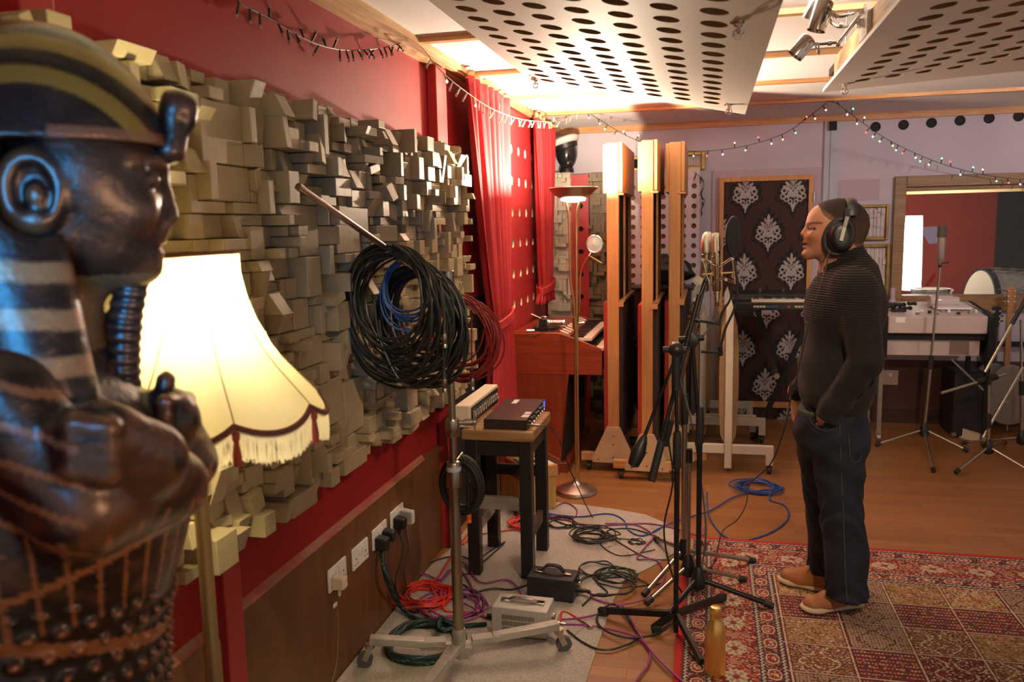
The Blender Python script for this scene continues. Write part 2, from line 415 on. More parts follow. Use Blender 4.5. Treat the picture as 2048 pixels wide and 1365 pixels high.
head(wy(1700,52,3.02), wy(1668,50,3.05), wy(1645,-12,3.1), wy(1620,40,3.12), .030, 1)
head(wy(1678,84,3.0), wy(1640,88,3.0), wy(1619,76,3.0), wy(1589,112,3.0), .028, 1)
lamp('spotlight_bar_light', wy(1650,-25,3.0), 30, (1.0,.88,.76), .03, 'SPOT', (.1,3.9,2.48), 120, .6)

# ---------------------------------------------------------------- curtains and red perforated panel
M['curtain'] = mat('red_curtain_cloth', (.46,.026,.032), .75, noise=.15, scale=5, bump=.05, bscale=300)
def curtain(name, label, yt, ym, yb, zt, zm, zb, xo, nf, amp):
    def yl(z, s):
        if z > zm: q = (z-zm)/(zt-zm); q = q**.75; return (ym[0]+(yt[0]-ym[0])*q)*(1-s)+(ym[1]+(yt[1]-ym[1])*q)*s, .35+.65*q
        q = (zm-z)/(zm-zb); q = q**.6; return (ym[0]+(yb[0]-ym[0])*q)*(1-s)+(ym[1]+(yb[1]-ym[1])*q)*s, .35+.65*q
    P = []; nz, ns = 60, nf*14
    for a in range(nz+1):
        z = zt+(zb-zt)*a/nz; row = []
        for b_ in range(ns+1):
            s = b_/ns; y, w = yl(z, s)
            x = xo+amp*(.6+.4*w)*(math.sin(s*nf*2*PI+.6*math.sin(s*9+z))+.35*math.sin(s*nf*4.7*PI+z*1.3))
            row.append(V((x, y, z)))
        P.append(row)
    t = thing(name, label, 'curtain', (xo, (yt[0]+yt[1])/2, zb))
    o = build('drape', MB().grid(P), M['curtain'], t, smooth=180)
    so = o.modifiers.new('thick', 'SOLIDIFY'); so.thickness = .004
    y0, y1 = ym
    ring = [(xo+.055*math.cos(a), (y0+y1)/2+(y1-y0)*.56*math.sin(a), zm+.03*math.sin(a)) for a in [2*PI*k/24 for k in range(24)]]
    tb = MB()
    for dz in (-.02,-.007,.007,.02): tb.tube([(p[0],p[1],p[2]+dz) for p in ring], .009, 8, closed=True)
    build('tieback', tb, M['curtain'], t)
    build('heading_tape', MB().grid([[V((p.x,p.y,p.z+.004)) for p in P[0]], [V((p.x+.003,p.y,p.z+.03+.012*math.sin(40*p.y))) for p in P[0]]]), M['piney'], t)
    return t
curtain('curtain', 'tall red curtain tied back beside the tan block panel', (4.20,5.10), (4.62,5.03), (4.42,5.26), 2.43, 1.10, .06, LWX+.11, 7, .030)
curtain('curtain', 'narrow red curtain in the far corner behind the organ', (5.86,6.62), (6.02,6.42), (5.9,6.5), 2.42, 1.20, 1.075, LWX+.12, 6, .026)
t = thing('perforated_panel', 'red wall panel with rows of round holes between two curtains', 'acoustic panel', (LWX+.04,5.6,.1))
f = lambda u, v, w: V((LWX+.05-w, 5.12+u, .40+v))
build('board', perf(MB(), f, 6, 9, .215, .208, .031, [(-.07,-.35),(1.40,-.35),(1.40,2.05),(-.07,2.05)], .012), [M['redgloss'], M['cream']], t)
build('cream_backing', MB().box((LWX+.001,5.06,.06),(LWX+.008,6.5,2.44)), M['cream'], t)
# ---------------------------------------------------------------- door, window and fittings of the back wall
def canvas(w, h, col): return np.ones((h, w, 3))*np.array(col)
def cgrid(name, Cv, P, mt, parent):
    """one quad per pixel of colour array Cv (row 0 = v=0); P(u,v) in 0..1 -> point; colours stored per vertex"""
    h, w, _ = Cv.shape; base = WL[parent.name]
    uu, vv = np.meshgrid(np.arange(w+1)/w, np.arange(h+1)/h)
    o, a, b_ = P(0,0), P(1,0), P(0,1)
    pts = np.array(o)-np.array(base)+uu[...,None]*np.array(a-o)+vv[...,None]*np.array(b_-o)
    idx = np.arange((w+1)*(h+1)).reshape(h+1, w+1)
    q = np.stack([idx[:-1,:-1], idx[:-1,1:], idx[1:,1:], idx[1:,:-1]], -1).reshape(-1, 4)
    me = bpy.data.meshes.new(name); n = q.shape[0]
    me.vertices.add(pts.shape[0]*pts.shape[1]); me.vertices.foreach_set('co', pts.reshape(-1).astype(np.float32))
    me.loops.add(4*n); me.loops.foreach_set('vertex_index', q.reshape(-1).astype(np.int32))
    me.polygons.add(n); me.polygons.foreach_set('loop_start', np.arange(0, 4*n, 4, dtype=np.int32))
    me.update(calc_edges=True)
    at = me.color_attributes.new('Col', 'FLOAT_COLOR', 'CORNER')
    cc = np.ones((n, 4, 4), np.float32); cc[:, :, :3] = Cv.reshape(-1, 1, 3); at.data.foreach_set('color', cc.reshape(-1))
    me.materials.append(mt); ob = bpy.data.objects.new(name, me); C.objects.link(ob); ob.parent = parent; WL[ob.name] = base
    return ob
def motif(Cv, cx, cy, s, col, inv=False):
    """damask bouquet painted into the cloth colour, s = half height in pixels"""
    h, w, _ = Cv.shape; yy, xx = np.mgrid[0:h, 0:w]; X = np.abs(xx+.5-cx)/s; Y = (yy+.5-cy)/s
    k = np.zeros((h, w), bool)
    def ell(ex, ey, rx, ry, rot=0, hole=0):
        c, sn = math.cos(rot), math.sin(rot); a = ((X-ex)*c+(Y-ey)*sn)/rx; b_ = (-(X-ex)*sn+(Y-ey)*c)/ry; d = a*a+b_*b_
        return (d < 1) & (d >= hole)
    k |= ell(0,.78,.07,.24); k |= ell(.12,.62,.06,.20,-.5); k |= ell(0,.45,.13,.30); k |= ell(.24,.42,.08,.24,-.7); k |= ell(.34,.26,.10,.22,-1.1)
    k |= ell(.45,.12,.16,.16,0,.28); k |= ell(.52,-.18,.14,.16,0,.3); k |= ell(.34,-.34,.14,.13,0,.3); k |= ell(.16,0,.11,.22,.3); k |= ell(.22,-.16,.2,.09,-.4)
    k |= ell(0,-.12,.10,.20); k |= ell(.14,-.46,.12,.15,0,.25); k |= ell(0,-.62,.13,.20); k |= ell(0,-.85,.05,.16)
    k &= ~(ell(.07,.44,.022,.2,-.25) | ell(.15,.3,.02,.15,-.7) | ell(0,-.30,.05,.07) | ell(0,-.5,.03,.1))
    Cv[k] = col
def damask(w, h, px):
    Cv = canvas(w, h, (.042,.013,.010)); s = .165/px; sx, sy = .372/px, .640/px
    dark = (.0045,.004,.004)
    r = 0; y = h-.10/px
    while y > -s:
        x = (-.015/px if r % 2 == 0 else -.015/px-sx/2)
        while x < w+s:
            motif(Cv, x+sx/2, y, s*1.28, dark); x += sx
        y -= sy/2; r += 1
    r = 0; y = h-.10/px
    while y > -s:
        x = (.172/px if r % 2 == 0 else .172/px-sx/2)
        while x < w+s: motif(Cv, x, y, s*.92, (.40,.36,.34)); x += sx
        y -= sy/2; r += 1
    return Cv
DX0, DX1, DZ1 = .085, .815, 2.02
d = bpy.data.objects.new('door_2', None); C.objects.link(d); d.location = ((DX0+DX1)/2, BY-.02, 0); d['kind'] = 'structure'; WL['door_2'] = V(d.location)
build('door_frame', MB().box((DX0,BY-.05,0),(DX0+.034,BY,DZ1)).box((DX1-.034,BY-.05,0),(DX1,BY,DZ1)).box((DX0+.034,BY-.05,DZ1-.038),(DX1-.034,BY,DZ1)).box((DX0+.034,BY-.045,.10),(DX1-.034,BY,.15)), M['pinez'], d, bev=.003)
M['damask'] = vcol('damask_cloth', .75)
px = .0045; W_, H_ = int((DX1-DX0-.068)/px), int((DZ1-.038)/px)
cgrid('damask_cover', damask(W_, H_, px), lambda u, v: V((DX0+.034+u*(DX1-DX0-.068), BY-.03, v*(DZ1-.038))), M['damask'], d)
build('door_leaf', MB().box((DX0+.034,BY-.029,0),(DX1-.034,BY-.002,DZ1-.038)), M['dark'], d)
build('hinge', MB().cyl((DX1+.006,BY-.055,1.80),(DX1+.006,BY-.055,1.88),.008), M['steel'], d)
n += 1; struct('trim_%d' % n, MB().box((DX0-.06,BY-.012,0),(DX0,BY,DZ1+.06)).box((DX1,BY-.012,0),(DX1+.06,BY,DZ1+.06)).box((DX0,BY-.012,DZ1),(DX1,BY,DZ1+.06)), M['pinkpatch'])
a = wy(1648,300,BY).x; b_ = wy(1673,300,BY).x
n += 1; struct('trim_%d' % n, MB().box((a,BY-.025,0),(b_,BY,2.43)).box((a+.045,BY-.035,0),(a+.06,BY-.025,2.43)), M['backwall2'])
n += 1; struct('trim_%d' % n, MB().box((a+.03,BY-.06,2.36),(b_-.01,BY-.025,2.43)), M['dark'])
p, q = wy(1676,402,BY), wy(1760,358,BY)
n += 1; struct('trim_%d' % n, MB().box((p.x,BY-.004,p.z),(q.x,BY,q.z)), M['pinkpatch'])
n += 1; struct('baseboard_back', MB().box((LWX,BY-.02,0),(DX0-.06,BY,.11)).box((DX1+.06,BY-.02,0),(4.6,BY,.11)), mat('dark_brown_skirting', (.05,.02,.012), .5))
n += 1; struct('trim_%d' % n, MB().box((b_+.02,BY-.008,.11),(4.6,BY,.52)), mat('dark_brown_lower_wall', (.075,.028,.018), .5))
M['vent'] = mat('dark_vent_mesh', (.012,.009,.009), .7, bump=.3, bscale=400)
for k, (x, y) in enumerate(((1751,254),(1807,250),(1863,246),(1920,241.5),(1978,237),(2037,233))):
    p = wy(x, y, BY); o = build('wall_vent', MB().lathe((p.x,BY+.001,p.z), [(.038,0),(.038,.006),(.033,.008),(.030,.003)], 28, (0,-1,0)), M['vent'])
    tag(o, ('round black vent high on the back wall, nearest the door', 'round black vent, second in the row from the door', 'round black vent, third in the row from the door', 'round black vent, fourth in the row from the door', 'round black vent, fifth in the row from the door', 'round black vent at the far end of the row from the door')[k], 'vent', 'round vents high on the back wall')
# control-room window
wn = bpy.data.objects.new('window_1', None); C.objects.link(wn); wn.location = ((WX0+WX1)/2, BY, WZ0); wn['kind'] = 'structure'; WL['window_1'] = V(wn.location)
fr = MB().box((WX0-.075,BY-.035,WZ0-.11),(WX0+.01,BY,WZ1+.085)).box((WX1-.01,BY-.035,WZ0-.11),(WX1+.08,BY,WZ1+.085)).box((WX0+.01,BY-.035,WZ1),(WX1-.01,BY,WZ1+.085)).box((WX0+.01,BY-.04,WZ0-.11),(WX1-.01,BY,WZ0))
build('window_frame', fr, M['oldoak'], wn, bev=.004)
build('window_reveal', MB().box((WX0,BY,WZ0),(WX0+.012,BY+.14,WZ1)).box((WX1-.012,BY,WZ0),(WX1,BY+.14,WZ1)).box((WX0+.012,BY,WZ1-.03),(WX1-.012,BY+.14,WZ1)).box((WX0+.012,BY,WZ0),(WX1-.012,BY+.14,WZ0+.012)), M['oldoak'], wn)
build('glazing_bead', MB().box((WX0+.012,BY+.02,WZ1-.055),(WX1-.012,BY+.035,WZ1-.03)), M['brass'], wn)
gm = mat('window_glass', (1,1,1), .02, trans=1); gm.node_tree.nodes['Principled BSDF'].inputs['IOR'].default_value = 1.45
build('pane', MB().box((WX0+.012,BY+.05,WZ0+.012),(WX1-.012,BY+.056,WZ1-.03)), gm, wn)
# control room beyond the glass
M['booth'] = mat('red_booth_wall_cloth', (.36,.030,.012), .8, noise=.15, scale=3)
M['boothdark'] = mat('dark_brown_booth_foam', (.007,.005,.005), .9, noise=.3, scale=10)
xs = wy(1992,450,9.8).x
struct('wall_booth', MB().box((1.2,9.8,.3),(xs,9.9,2.5)), M['booth'])
struct('wall_booth_side', MB().box((xs,9.75,.3),(5.2,9.9,2.5)).box((5.1,7.3,.3),(5.2,9.75,2.5)), M['boothdark'])
struct('wall_booth_end', MB().box((1.1,7.27,.3),(1.2,9.9,2.5)), M['backwall'])
struct('floor_booth', MB().box((1.1,7.27,.24),(5.2,9.9,.30)), M['ply'])
struct('ceiling_booth', MB().box((1.1,7.27,2.5),(5.2,9.9,2.55)), M['ceil'])

# control-room contents
M['shadewhite'] = mat('white_paper_shade', (.9,.88,.82), .6, emis=(1.0,.93,.80), estr=5.0)
p = wy(1821,592,8.5); r = 15/1640*8.6
t = thing('paper_lamp', 'tall glowing white lamp behind the control-room window', 'lamp', (p.x,8.5,.30))
build('shade', MB().lathe((p.x,8.5,.98), [(r*1.1,0),(r*1.05,.3),(r*.95,.62),(r*.9,.70)], 24), M['shadewhite'], t)
build('stem', MB().cyl((p.x,8.5,.32),(p.x,8.5,.98),.012).cyl((p.x,8.5,.30),(p.x,8.5,.325),.11), M['blackmetal'], t)
M['pearl'] = mat('white_pearl_wrap', (.62,.60,.56), .25, noise=.35, scale=25, coat=.5)
M['skin_head'] = mat('drum_skin', (.66,.58,.44), .5)
t = thing('bass_drum', 'pearl white bass drum with black hoop behind the glass', 'drum', (wy(2005,560,8.7).x,8.7,.30))
c0 = wy(1958,606,8.45); ax = (V((.985,.16,-.06))).normalized(); R_ = .31
build('shell', MB().lathe(c0, [(R_*.985,.0),(R_,.02),(R_,.42),(R_*.985,.44)], 48, ax), M['pearl'], t, smooth=30)
build('drum_head', MB().lathe(c0-ax*.012, [(.001,0),(R_*.97,.0),(R_*.97,.01)], 48, ax), M['skin_head'], t)
h = MB()
for off in (-.012, .40): h.lathe(c0+ax*off, [(R_*.975,0),(R_*1.045,0),(R_*1.045,.05),(R_*.99,.05)], 48, ax, cap=False)
build('hoop', h, M['black'], t, smooth=30)
u = ax.orthogonal().normalized(); w = ax.cross(u)
for k in range(10):
    a = 2*PI*k/10; e = (u*math.cos(a)+w*math.sin(a))*(R_+.018)
    build('tension_rod', MB().cyl(c0+e-ax*.0,c0+e+ax*.43,.005).cyl(c0+e+ax*.13,c0+e+ax*.18,.013).cyl(c0+e+ax*.27,c0+e+ax*.32,.013), M['chrome'], t)
build('stand', MB().box((c0.x-.1,8.55,.30),(c0.x+.45,9.05,.30+max(.05,c0.z-R_-.32))), M['boothdark'], t)
p = wy(1862,600,8.2); t = thing('snare_drum', 'small white snare drum behind the window sill', 'drum', (p.x,8.2,.30)); r = 33/1640*8.35
build('shell', MB().lathe((p.x,8.2,p.z-.04), [(r,0),(r,.13)], 32), M['pearl'], t, smooth=30)
build('hoop', MB().lathe((p.x,8.2,p.z+.085), [(r*.98,0),(r*1.06,0),(r*1.06,.02),(r*.97,.02)], 32, cap=False).lathe((p.x,8.2,p.z-.045), [(r*.98,0),(r*1.06,0),(r*1.06,.02),(r*.97,.02)], 32, cap=False), M['chrome'], t, smooth=30)
build('drum_head', MB().lathe((p.x,8.2,p.z+.088), [(r*.97,0),(r*.97,.004)], 32), M['skin_head'], t)
build('stand', MB().cyl((p.x,8.2,.30),(p.x,8.2,p.z-.04),.016).cyl((p.x-.2,8.2,.31),(p.x,8.2,.55),.01).cyl((p.x+.17,8.1,.31),(p.x,8.2,.55),.01).cyl((p.x+.1,8.38,.31),(p.x,8.2,.55),.01), M['chrome'], t)
a, b_, c, e = [wy(*k,9.795) for k in ((1838,455),(1888,452),(1888,486),(1858,488))]
o = build('paper_sheet', MB().prism([a,b_,c,e], (0,.004,0)), mat('lilac_paper', (.33,.26,.42), .7)); tag(o, 'lilac sheet pinned to the red control-room wall', 'poster')

# gold frames with relief blocks
M['giltframe'] = mat('gilt_wood', (.42,.27,.07), .35, .5, noise=.4, scale=25)
M['relief'] = mat('pale_relief_blocks', (.55,.48,.46), .6)
def frame(label, x0, y0, x1, y1, fw, mt, seed, dark=False, Yw=BY):
    a, b_ = wy(x0,y1,Yw), wy(x1,y0,Yw); X0, X1, Z0_, Z1_ = a.x, b_.x, a.z, b_.z; r_ = random.Random(seed)
    t = thing('picture_frame', label, 'picture frame', ((X0+X1)/2, Yw-.02, Z0_), 'gilt frames of relief blocks on the back wall')
    build('moulding', MB().box((X0,Yw-.045,Z0_),(X0+fw,Yw,Z1_)).box((X1-fw,Yw-.045,Z0_),(X1,Yw,Z1_)).box((X0+fw,Yw-.045,Z0_),(X1-fw,Yw,Z0_+fw)).box((X0+fw,Yw-.045,Z1_-fw),(X1-fw,Yw,Z1_)), mt, t, bev=.006)
    q = MB().box((X0+fw,Yw-.012,Z0_+fw),(X1-fw,Yw,Z1_-fw)); x = X0+fw+.01
    while x < X1-fw-.015:
        w_ = r_.uniform(.022,.045); z = Z0_+fw+.008
        while z < Z1_-fw-.02:
            h_ = r_.uniform(.03,.085); q.box((x,Yw-.012-r_.uniform(.004,.022),z),(min(x+w_-.004,X1-fw-.004),Yw-.011,min(z+h_-.004,Z1_-fw-.004))); z += h_
        x += w_
    build('relief_panel', q, M['relief'] if not dark else M['boothdark'], t, smooth=0)
frame('small square gilt frame with pale blocks beside the window', 1712, 409, 1777, 481, .022, M['giltframe'], 3)
frame('gilt frame with pale blocks directly below the square one', 1712, 488, 1779, 612, .025, M['giltframe'], 4)
frame('wide gilt frame of pale blocks above the white perforated board', 1352, 303, 1411, 342, .032, M['giltframe'], 5)
frame('dark gilt frame half hidden between the first two timber gobos', 1238, 313, 1300, 344, .026, M['giltframe'], 6, True)
p = wy(1319,320,BY-.03); o = build('wall_mask', MB().ball((p.x,BY-.03,p.z), .05, 20, (.75,.45,1.25)), mat('dark_mask_wood', (.04,.025,.02), .5)); tag(o, 'dark oval mask on the wall behind the second timber gobo', 'mask')
# ---------------------------------------------------------------- panels standing at the back
def column(label, x0, x1, y0, Yc, seed, mt):
    a, b_ = wy(x0,y0,Yc), wy(x1,y0,Yc); r_ = random.Random(seed)
    t = thing('block_column', label, 'acoustic panel', ((a.x+b_.x)/2,Yc,0), 'block columns against the back wall')
    build('back_board', MB().box((a.x,Yc+.06,0),(b_.x,Yc+.09,a.z)), mt, t)
    q = MB(); z = 0.0; g = .034
    nx = max(3, round((b_.x-a.x)/g)); g = (b_.x-a.x)/nx; nz = int(a.z/g); oc = set()
    for i in range(nx):
        for j in range(nz):
            if (i,j) in oc: continue
            w, h = r_.choice(((1,1),(1,2),(2,1),(2,2),(1,1),(1,3),(3,1),(1,2)))
            w = min(w, nx-i); h = min(h, nz-j)
            while any((i+c,j) in oc for c in range(w)): w -= 1
            while any((i+c,j+d_) in oc for c in range(w) for d_ in range(h)): h -= 1
            for c in range(w):
                for d_ in range(h): oc.add((i+c,j+d_))
            q.box((a.x+i*g+.001,Yc+.06-r_.choice((.006,.02,.045,.075)),j*g+.001),(a.x+(i+w)*g-.001,Yc+.061,(j+h)*g-.001))
    build('block_face', q, mt, t, smooth=0)
M['block2'] = mat('pale_tan_block_paint', (.62,.55,.43), .5, noise=.15, scale=7)
M['block3'] = mat('olive_tan_block_paint', (.21,.165,.085), .5, noise=.3, scale=7)
column('pale block column under the mannequin head in the corner', 1091, 1139, 345, 6.82, 11, M['block2'])
column('darker olive block column half hidden by the first timber gobo', 1177, 1232, 346, 6.88, 12, M['block3'])
a, b_ = wy(1140,350,6.9), wy(1177,350,6.9)
t = thing('dotted_board', 'narrow red board with dark round holes between two block columns', 'acoustic panel', ((a.x+b_.x)/2,6.9,0))
w_ = b_.x-a.x
f = lambda u, v, w: V((a.x+.05+u, 6.9+w, .2+v))
build('board', perf(MB(), f, 1, 9, w_-.08, .19, .021, [(-.05,-.2),(w_-.05,-.2),(w_-.05,a.z-.2),(-.05,a.z-.2)], .012), [M['redgloss'], M['dark']], t)
build('dark_backing', MB().box((a.x,6.93,0),(b_.x,6.945,a.z)), M['vent'], t)
a, b_ = wy(1256,342,6.98), wy(1399,342,6.98); zb = wy(1330,560,6.98).z
t = thing('hole_board', 'white board with a grid of brown holes behind the timber gobos', 'acoustic panel', ((a.x+b_.x)/2,6.98,0))
nx, nz = 7, 11; du = (b_.x-a.x)/nx; dv = .081
f = lambda u, v, w: V((a.x+u, 6.98+w, a.z-.10-nz*dv+v))
zt = a.z-.10-nz*dv
build('board', perf(MB(), f, nx, nz, du, dv, .021, [(-.004,-zt),(nx*du+.004,-zt),(nx*du+.004,nz*dv+.10),(-.004,nz*dv+.10)], .01), [mat('lilac_white_board', (.60,.54,.57), .6), M['holeedge']], t)
build('brown_backing', MB().box((a.x,7.0,0),(b_.x,7.02,a.z-.01)), mat('brown_hardboard', (.22,.105,.05), .8), t)

# mannequin head in a sailor cap on the corner column
p = wy(1133,345,6.84); hz = p.z
t = thing('mannequin_head', 'black mannequin head wearing a white sailor cap on the block column', 'mannequin', (p.x,6.84,hz))
M['blackgloss'] = mat('black_gloss_plastic', (.014,.014,.015), .25)
hd = MB().lathe((p.x,6.86,hz), [(.06,0),(.058,.02),(.048,.05),(.05,.08)], 24).ball((p.x+.005,6.84,hz+.15), .10, 24, (.85,1.0,1.25)).ball((p.x+.035,6.755,hz+.125), .016, 12, (.8,1.2,1.5)).ball((p.x+.02,6.79,hz+.072), .045, 14, (1.0,.9,.8))
build('head', hd, M['blackgloss'], t)
tl = Matrix.Rotation(-.30, 3, 'Y')
build('cap_band', MB().lathe((p.x+.0,6.84,hz+.20), [(.096,-.01),(.1,.03)], 28, tl@V((0,0,1))), M['black'], t)
build('cap_crown', MB().lathe((p.x-.004,6.84,hz+.225), [(.098,0),(.122,.02),(.126,.04),(.10,.058),(.02,.066)], 28, tl@V((0,0,1))), mat('white_cap_cloth', (.68,.63,.60), .8), t, smooth=80)

# ---------------------------------------------------------------- torchiere floor lamp with reading arm
TX, TY = -.785, 4.90
t = thing('floor_lamp', 'slim brass uplighter lamp with a reading arm, in front of the organ', 'floor lamp', (TX,TY,0))
build('base', MB().lathe((TX,TY,0), [(.128,.002),(.13,.012),(.126,.026),(.09,.042),(.04,.058),(.022,.075),(.018,.09)], 48), M['steel'], t, smooth=25)
p1, p2 = wy(1144,640,TY).x, wy(1160,640,TY).x
zt = 1.80
mb = MB()
mb.tube(spl([(TX,TY,.08),(TX,TY,.6),(TX+.002,TY,1.1),(TX-.022,TY,1.35),(TX-.024,TY,1.62),(TX-.03,TY,1.72),(TX-.045,TY,zt)],6), .0075, 10)
mb.tube(spl([(TX+.012,TY,.08),(TX+.012,TY,.6),(TX+.012,TY,1.1),(TX+.014,TY,1.35),(TX+.016,TY,1.62),(TX+.022,TY,1.72),(TX+.04,TY,zt)],6), .0095, 10)
build('pole', mb, M['brass'], t)
build('collar', MB().cyl((TX+.006,TY,1.03),(TX+.006,TY,1.10),.020).cyl((TX+.006,TY,.98),(TX+.006,TY,1.0),.017), M['brass'], t)
build('knob', MB().cyl((TX,TY,1.065),(TX+.055,TY,1.065),.008).cyl((TX+.05,TY,1.065),(TX+.062,TY,1.065),.012), M['chrome'], t)
M['bowlm'] = mat('smoked_metal_bowl', (.46,.38,.30), .3, .9)
build('bowl', MB().lathe((TX,TY,1.800), [(.06,.012),(.075,.014),(.115,.035),(.146,.072),(.149,.074),(.147,.079),(.112,.042),(.07,.022),(.03,.018)], 56, cap=False), M['bowlm'], t, smooth=60)
M['frost'] = mat('frosted_glass_lit', (.9,.88,.8), .4, emis=(1.0,.86,.62), estr=7.0)
build('glass_dish', MB().lathe((TX,TY,1.79), [(.02,.0),(.07,.010),(.076,.022),(.06,.026)], 40), M['frost'], t, smooth=60)
build('bulb', MB().cyl((TX-.04,TY,1.845),(TX+.04,TY,1.845),.006), mat('halogen_tube', (1,1,1), .3, emis=(1,.85,.6), estr=60), t)
lamp('floor_lamp_light', (TX,TY,1.872), 132, (1.0,.80,.60), .035)
a0, a1 = V((TX+.012,TY-.01,1.04)), wy(1178,512,TY-.02); hc = wy(1190,488,TY-.03)
build('reading_arm', MB().tube(spl([a0, a0+V((.02,-.005,.12)), a1+V((-.05,0,-.10)), a1], 6), .0055, 8).cyl(a1+V((.002,0,.0)), a1+V((.075,0,-.045)), .0035), M['brass'], t)
hx = V((-.25,-.93,-.12)).normalized()
build('reading_head', MB().lathe(hc, [(.012,-.035),(.03,-.03),(.05,-.008),(.055,.006),(.052,.010),(.046,.002)], 36, hx, cap=False).cyl(a1, hc-hx*.03, .006), M['chrome'], t, smooth=40)
build('reading_lens', MB().lathe(hc, [(.047,.0),(.046,.003),(.03,.004),(.018,.012),(.004,.014)], 36, hx), mat('ribbed_lamp_glass', (.75,.72,.62), .12, .6, emis=(1,.85,.6), estr=.15), t)

# ---------------------------------------------------------------- timber gobos
M['gobowood'] = wood('orange_pine_upright', (.53,.255,.092), (.42,.185,.060), .42, 2, 2.0)
M['gobofoot'] = mat('pale_plywood', (.60,.42,.24), .55, noise=.15, scale=6)
M['redcloth'] = mat('red_felt', (.36,.022,.018), .9)
M['gobodark'] = mat('dark_gobo_felt', (.03,.016,.012), .9)
def castor(mb_list, p, t, r=.025):
    build('castor', MB().cyl((p[0]-.012,p[1],r),(p[0]+.012,p[1],r),r,n=18).box((p[0]-.017,p[1]-.012,r),(p[0]+.017,p[1]+.012,r*2.0+.012)), M['rubber'], t)
def gobo(label, xl, xr, Yn, ytop, side):
    a, b_ = wy(xl,600,Yn), wy(xr,600,Yn); x0, x1 = a.x, b_.x; zt = wy((xl+xr)/2,ytop,Yn).z; L = .84; e = .024
    t = thing('timber_gobo', label, 'studio screen', ((x0+x1)/2,Yn,0), 'timber gobos on castors')
    build('upright', MB().box((x0,Yn,.09),(x1,Yn+.045,zt-.004)), M['gobowood'], t, bev=.004)
    build('rear_upright', MB().box((x0,Yn+L,.09),(x1,Yn+L+.045,zt-.03)), M['gobowood'], t)
    build('upper_box', MB().box((x0-e,Yn+.008,1.855),(x0,Yn+L+.04,zt-.012)).box((x0,Yn+.046,1.855),(x1,Yn+L-.001,zt-.02)).box((x1,Yn+.006,1.86),(x1+e,Yn+L+.04,zt-.001)).box((x1-.02,Yn-.004,1.842),(x1+e+.008,Yn+.04,1.856)), M['gobowood'], t, bev=.003)
    build('window_strip', MB().box((x0+.02,Yn+.046,1.15),(x1-.02,Yn+L,1.855)), M['gobodark'], t)
    build('rail', MB().box((x1,Yn+.05,1.145),(x1+e+.006,Yn+L+.03,1.16)).box((x1-.02,Yn-.004,1.12),(x1+e+.004,Yn+.03,1.15)).box((x1-.001,Yn+.3,1.16),(x1+.012,Yn+.34,1.85)), M['gobowood'], t)
    build('red_side', MB().box((x0-e,Yn+.012,.205),(x0,Yn+L+.04,1.145)), M['redcloth'], t)
    build('dark_side', MB().box((x1,Yn+.012,.205),(x1+e,Yn+L+.04,1.12)).box((x0,Yn+.046,.205),(x1,Yn+L-.001,1.14)), side, t)
    xc = (x0+x1)/2
    for yy in (Yn-.018, Yn+L+.046):
        poly = [(xc-.14,yy,.065),(xc+.14,yy,.065),(xc+.145,yy,.09),(xc+.045,yy,.31),(xc-.045,yy,.31),(xc-.145,yy,.09)]
        ft = build('foot_plate', MB().prism(poly, (0,.017,0)), M['gobofoot'], t)
        if yy < Yn:
            s_ = MB()
            for (sx, sz) in ((0,.25),(0,.19),(0,.10),(-.1,.085),(.1,.085)): s_.cyl((xc+sx,yy-.0015,sz),(xc+sx,yy+.002,sz),.005,n=8)
            build('screws', s_, M['dark'], ft)
    for yy in (Yn, Yn+L): build('foot_beam', MB().box((xc-.22,yy,.07),(xc+.22,yy+.045,.125)), M['pine'], t, bev=.003)
    for sx in (-.17,.17):
        for yy in (Yn+.022, Yn+L+.022): castor(None, (xc+sx,yy), t)
gobo('first timber gobo, beside the brass uplighter lamp', 1214, 1238, 5.38, 284, M['gobodark'])
gobo('middle timber gobo, the tallest of the three, its top brightly lit', 1283, 1306, 5.22, 279, M['gobodark'])
gobo('third timber gobo, behind the microphone stands', 1337, 1360, 5.50, 283, M['gobodark'])

